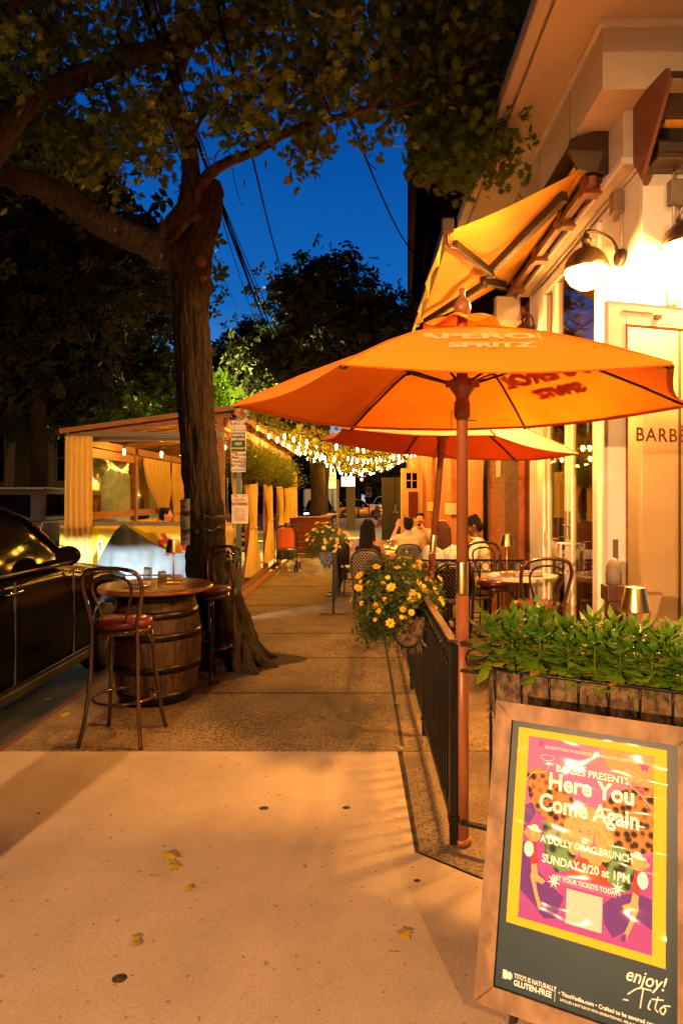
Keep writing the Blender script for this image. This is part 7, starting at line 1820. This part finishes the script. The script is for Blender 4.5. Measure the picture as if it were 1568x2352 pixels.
for sgx in (-1, 1):
    so_('frame_leg', 'black_metal', MB().tube([(sx_ + .25 * sgx, sy_ - .05, .55), (sx_ + .25 * sgx, sy_ - .22, .1)], .011, 6)); so_('frame_leg', 'black_metal', MB().tube([(sx_ + .24 * sgx, sy_ - .15, .35), (sx_ + .22 * sgx, sy_ + .38, .1)], .011, 6))
    for yy in (-.22, .38):
        for o_ in (-.025, .025): so_('wheel', 'tyre', MB().lathe([(.03, -.012), (.085, -.012), (.085, .012), (.03, .012)], (sx_ + .25 * sgx + o_, sy_ + yy, .085), 18, M=Matrix.Rotation(R(90), 3, 'Y')))

# ================================================================ PEOPLE
def person(label, loc, rz, skin, hair_m, hair, shirt_m, pants_m, sleeve=.5, L_=None, R_=None, yaw=0, pitch=0, lean=0.0, scale=1.0, female=False, extras=(), straps=False, roll=0):
    t = thing('person', label, 'person', loc, rz, None); t.scale = (scale,) * 3
    ln = lambda p: Vector((p[0], p[1] + lean * max(0, p[2] - .55), p[2]))
    sh = .16 if female else .185
    b = MB(); c = lambda a, e, ra, rb: b.cap(ln(a), ln(e), ra, rb, 14)
    c((-.085, 0, .54), (.085, 0, .54), .115, .115); c((0, 0, .6), (0, .0, .8), .125, .12); c((-.05, 0, .62), (-.07, -.005, .9), .10, .115); c((.05, 0, .62), (.07, -.005, .9), .10, .115)
    c((-sh + .045, -.01, .98), (sh - .045, -.01, .98), .065, .065); c((-.08, -.01, .9), (.08, -.01, .9), .11, .11); c((0, -.01, 1.0), (0, .012, 1.12), .056, .05)
    c((-.03, -.01, 1.04), (-sh + .05, -.01, .995), .045, .045); c((.03, -.01, 1.04), (sh - .05, -.01, .995), .045, .045)
    hc = ln((0, .02, 1.215)); HR = Euler((R(-pitch), R(roll), R(yaw))).to_matrix(); hd = lambda p: hc + HR @ Vector(p)
    b.ball(hc, (.077, .094, .108), 20, 14, M=HR); b.ball(hd((0, .028, -.05)), (.058, .062, .062), 16, 10, M=HR); b.ball(hd((0, .075, -.088)), (.026, .018, .018), 10, 8, M=HR)
    b.cap(hd((0, .088, .02)), hd((0, .108, -.022)), .010, .014, 10); b.cap(hd((-.035, .078, .03)), hd((.035, .078, .03)), .015, .015, 10); b.cap(hd((-.018, .084, -.052)), hd((.018, .084, -.052)), .010, .010, 8)
    for sx in (-1, 1): b.ball(hd((.08 * sx, -.005, -.005)), (.01, .02, .03), 10, 8, M=HR); b.ball(hd((.045 * sx, .062, -.02)), (.028, .022, .025), 10, 8, M=HR)
    b.cap(ln((0, .0, 1.08)), hd((0, 0, -.05)), .05, .052, 12)
    arms = []
    for sx, tg in ((-1, L_), (1, R_)):
        el, wr_ = tg or ((.27 * sx, .06, .72), (.2 * sx, .3, .70)); s0 = ln((sh * sx, -.01, .985)); el, wr_ = Vector(el), Vector(wr_)
        b.cap(s0, el, .052, .04, 12); b.cap(el, wr_, .04, .027, 12); arms.append((s0, el, wr_))
        d = (wr_ - el).normalized(); up = Vector((0, 0, 1)) if abs(d.z) < .8 else Vector((0, 1, 0)); s = d.cross(up).normalized(); n_ = s.cross(d)
        pc_ = wr_ + d * .05; b.cap(wr_, wr_ + d * .075 + s * .0, .026, .030, 10); b.cap(pc_ - s * .022, pc_ + s * .022, .02, .02, 8)
        for k, (of, ll) in enumerate(((-.032, .06), (-.011, .072), (.011, .068), (.031, .052))):
            p0 = wr_ + d * .088 + s * of; p1 = p0 + d * ll * .5 - n_ * .008; p2 = p1 + d * ll * .35 - n_ * .025; b.cap(p0, p1, .0095, .009, 8); b.cap(p1, p2, .009, .008, 8)
        th = wr_ + d * .03 - s * .028 * sx * -1; p1 = th + d * .03 + s * .03 * sx; b.cap(th, p1, .012, .010, 8); b.cap(p1, p1 + d * .03, .010, .008, 8)
    for sx in (-1, 1):
        b.cap((.09 * sx, .02, .53), (.115 * sx, .43, .52), .085, .06, 14); b.cap((.115 * sx, .43, .51), (.12 * sx, .40, .1), .058, .04, 12); b.cap((.12 * sx, .38, .045), (.13 * sx, .56, .035), .042, .032, 10)
    b.build('body', M[skin], t, remesh=.0085, smooth=2)
    # clothes follow the body
    g = MB(); c = lambda a, e, ra, rb: g.cap(ln(a), ln(e), ra, rb, 14); topz = .92 if straps else .98
    c((0, 0, .56), (0, 0, .8), .138, .133); c((-.05, 0, .62), (-.07, -.005, .88 if straps else .9), .112, .127); c((.05, 0, .62), (.07, -.005, .88 if straps else .9), .112, .127)
    if not straps:
        c((-sh + .045, -.01, .98), (sh - .045, -.01, .98), .079, .079); c((-.08, -.01, .9), (.08, -.01, .9), .124, .124); c((-.035, -.012, 1.035), (-sh + .05, -.01, .995), .05, .058); c((.035, -.012, 1.035), (sh - .05, -.01, .995), .05, .058)
        for (s0, el, wr_) in arms: g.cap(s0, s0.lerp(el, min(1, sleeve * 1.4)), .068, .060, 12); (sleeve > .72 and g.cap(el, el.lerp(wr_, (sleeve - .7) * 3), .056, .05, 12))
    so = g.build('shirt' if not straps else 'camisole', M[shirt_m], t, remesh=.010, smooth=2)
    if straps:
        for sx in (-1, 1): MB().tube(smooth_path([ln((.05 * sx, -.135, .93)), ln((.075 * sx, -.11, 1.0)), ln((.085 * sx, -.02, 1.055)), ln((.07 * sx, .09, 1.0))], 4), .006, 6).build('strap', M[shirt_m], so)
    elif sleeve < .72 and not female:
        MB().tube([ln((.062 * math.cos(a), -.005 + .066 * math.sin(a), 1.065 + .012 * math.sin(a))) for a in [2 * PI * k / 16 for k in range(16)]], .011, 6, closed=True).build('collar', M[shirt_m], so)
    g = MB()
    for sx in (-1, 1): g.cap((.09 * sx, .02, .53), (.113 * sx, .40, .52), .100, .078, 14)
    if pants_m != 'cloth_khaki':
        for sx in (-1, 1): g.cap((.115 * sx, .43, .51), (.12 * sx, .405, .14), .07, .055, 12)
    g.cap((-.085, 0, .54), (.085, 0, .54), .128, .128); g.build('trousers' if pants_m != 'cloth_khaki' else 'shorts', M[pants_m], t, remesh=.011, smooth=2)
    for sx in (-1, 1): MB().cap((.12 * sx, .36, .045), (.13 * sx, .57, .04), .052, .042, 12).build('shoe', M['cloth_white'] if skin == 'skin_dark' else M['cloth_black'], t)
    # hair
    h = MB(); h.ball(hd((0, -.018, .025)), (.087, .094, .100), 20, 14, M=HR)
    r = np.random.default_rng(int(abs(loc[0] * 100)) + 3)
    if hair == 'short':
        h.ball(hd((0, -.04, -.02)), (.078, .07, .085), 14, 10, M=HR)
        for _ in range(16): a = r.uniform(0, 6.28); h.ball(hd((.06 * math.cos(a), -.02 + .065 * math.sin(a), .085 + r.uniform(-.02, .015))), .026, 8, 6)
    elif hair == 'long':
        h.ball(hd((0, -.045, -.03)), (.085, .07, .11), 16, 10, M=HR)
        for k in range(15):
            x = -.085 + .17 * k / 14; h.cap(hd((x * .9, -.06, .0)), ln((x * 1.0 - .03, -.135 + .02 * math.cos(k), .86 + .05 * abs(x) / .08)), .03, .018, 8)
        for sx in (-1, 1): h.cap(hd((.075 * sx, -.01, .02)), ln((.10 * sx, -.06, .98)), .028, .02, 8)
    elif hair == 'bob':
        h.ball(hd((0, -.04, -.02)), (.088, .075, .11), 16, 10, M=HR)
        for k in range(17):
            a = PI + PI * (k / 16) * 1.15 - .25; h.cap(hd((.08 * math.cos(a), .082 * math.sin(a) - .005, .03)), hd((.098 * math.cos(a) * (1 + .12 * math.sin(k * 2.1)), .095 * math.sin(a) - .01, -.20 - .02 * math.sin(k * 1.7))), .027, .017, 8)
    elif hair == 'bun':
        h.ball(hd((0, -.085, .07)), .045, 12, 8)
    # keep the face clear of hair
    hr_o = h.build('hair', M[hair_m], t, remesh=.008, smooth=1)
    for sx in (-1, 1):
        e = MB(); e.ball(hd((.031 * sx, .086, .012)), (.012, .008, .007), 10, 8, M=HR); eo = e.build('eye', M['sign_white'], t)
        MB().ball(hd((.031 * sx, .093, .012)), (.005, .003, .005), 8, 6, M=HR).build('pupil', M['ink'], eo)
        MB().cap(hd((.015 * sx, .095, .034)), hd((.048 * sx, .087, .036)), .0045, .003, 6).build('eyebrow', M[hair_m], t)
    MB().cap(hd((-.02, .094, -.054)), hd((.02, .094, -.054)), .0055, .0055, 6).build('lips', M['banner_red'] if female else M['skin_tan'], t)
    if 'beard' in extras:
        MB().cap(hd((-.024, .099, -.040)), hd((.024, .099, -.040)), .008, .008, 8).build('moustache', M[hair_m], t); MB().ball(hd((0, .072, -.092)), (.04, .028, .026), 12, 8, M=HR).build('beard', M[hair_m], t)
    if 'glasses' in extras:
        gg = MB()
        for sx in (-1, 1):
            gg.tube([hd((.034 * sx + .024 * math.cos(a), .104, .01 + .02 * math.sin(a))) for a in [2 * PI * k / 14 for k in range(14)]], .0028, 5, closed=True); gg.tube([hd((.058 * sx, .104, .015)), hd((.08 * sx, .0, .012))], .0025, 5)
        gg.tube([hd((-.01, .106, .012)), hd((.01, .106, .012))], .0025, 5); gg.build('glasses', M['ink'], t)
    if 'sunglasses' in extras:
        MB().tube(smooth_path([hd((-.09, -.02, .09)), hd((-.075, .05, .115)), hd((0, .07, .125)), hd((.075, .05, .115)), hd((.09, -.02, .09))], 4), .006, 6).build('sunglasses', M['brass'], t)
    return t
person('woman with long dark hair in a black camisole, seen from behind', (.10, 9.78, -.02), R(-3), 'skin_tan', 'hair_black', 'long', 'cloth_black', 'cloth_black', straps=True, female=True, yaw=-12, scale=1.03, L_=((-.24, .05, .76), (-.14, .28, .77)), R_=((.25, .04, .75), (.2, .29, .77)))
person('man in a cream ribbed t-shirt raising his left hand, seen from behind', (.80, 10.85, -.02), R(8), 'skin_light', 'hair_black', 'short', 'cloth_cream', 'cloth_black', sleeve=.55, yaw=-14, scale=1.02, L_=((-.27, .12, .92), (-.17, .14, 1.16)), R_=((.27, .08, .75), (.2, .32, .78)))
person('man with dark moustache facing the camera, hand at his chin', (1.10, 12.25, 0), R(186), 'skin_light', 'hair_black', 'short', 'cloth_cream', 'cloth_black', sleeve=.55, yaw=-8, scale=1.03, extras=('beard',), L_=((-.2, .28, .80), (-.05, .16, 1.06)), R_=((.26, .12, .76), (.1, .34, .78)), lean=.06)
person('woman with shoulder length brown hair in a pale striped blouse, seen from behind', (.98, 7.74, 0), R(2), 'skin_light', 'hair_brown', 'bob', 'cloth_blouse', 'cloth_khaki', sleeve=.95, female=True, yaw=-10, scale=1.04, extras=('sunglasses',), L_=((-.27, .05, .78), (-.18, .28, .79)), R_=((.28, .06, .78), (.18, .30, .79)), lean=.05)
person('man in a white polo shirt, glasses and khaki shorts looking down', (1.50, 7.98, .03), R(72), 'skin_dark', 'hair_black', 'short', 'cloth_white', 'cloth_khaki', sleeve=.6, yaw=12, pitch=28, scale=1.06, extras=('glasses',), lean=.12, L_=((-.28, .10, .76), (-.12, .32, .78)), R_=((.27, .12, .76), (.1, .34, .78)))
person('short haired man in profile at the shed table, behind the yellow barrier', (-3.25, 10.55, .17), R(-78), 'skin_light', 'hair_black', 'short', 'cloth_cream', 'cloth_black', scale=1.0)
person('woman with hair pinned up beside the man in the dining shed', (-2.93, 10.75, .15), R(75), 'skin_light', 'hair_brown', 'bun', 'cloth_orange', 'cloth_black', female=True, scale=.99, pitch=15, sleeve=.4)
person('diner in a pale shirt seated in the shed right of the oak trunk', (-2.5, 11.6, .15), R(20), 'skin_tan', 'hair_brown', 'short', 'cloth_cream', 'cloth_black', scale=1.0, yaw=20)
person('diner in dark clothes deeper in the shed beyond the tied curtain', (-2.7, 14.4, .15), R(150), 'skin_tan', 'hair_black', 'short', 'cloth_black', 'cloth_black', scale=1.0)
# tree trunk and post at the far end of the shed
tk = thing('street_tree', 'straight trunk of a tree growing right behind the red plank wall', 'tree', (-1.35, 20.3, 0)); ntube(MB(), [(-1.42, 20.3, 0), (-1.4, 20.3, 1.5), (-1.44, 20.3, 3.0), (-1.62, 20.3, 4.3), (-1.45, 20.3, 6)], [.3, .24, .22, .2, .15], 12, .06, 5).build('trunk', M['bark'], tk, world=True)
up = thing('utility_pole', 'thin greenish utility pole beside the leaning trunk', 'utility pole', (-1.5, 26, 0)); MB().lathe([(.16, 0), (.13, 9)], (-1.5, 26, 0), 12).build('pole', M['post_green'], up, world=True); MB().box((-1.5, 26, 8.3), (1.6, .1, .12)).build('crossarm', M['wood_dark'], up, world=True)
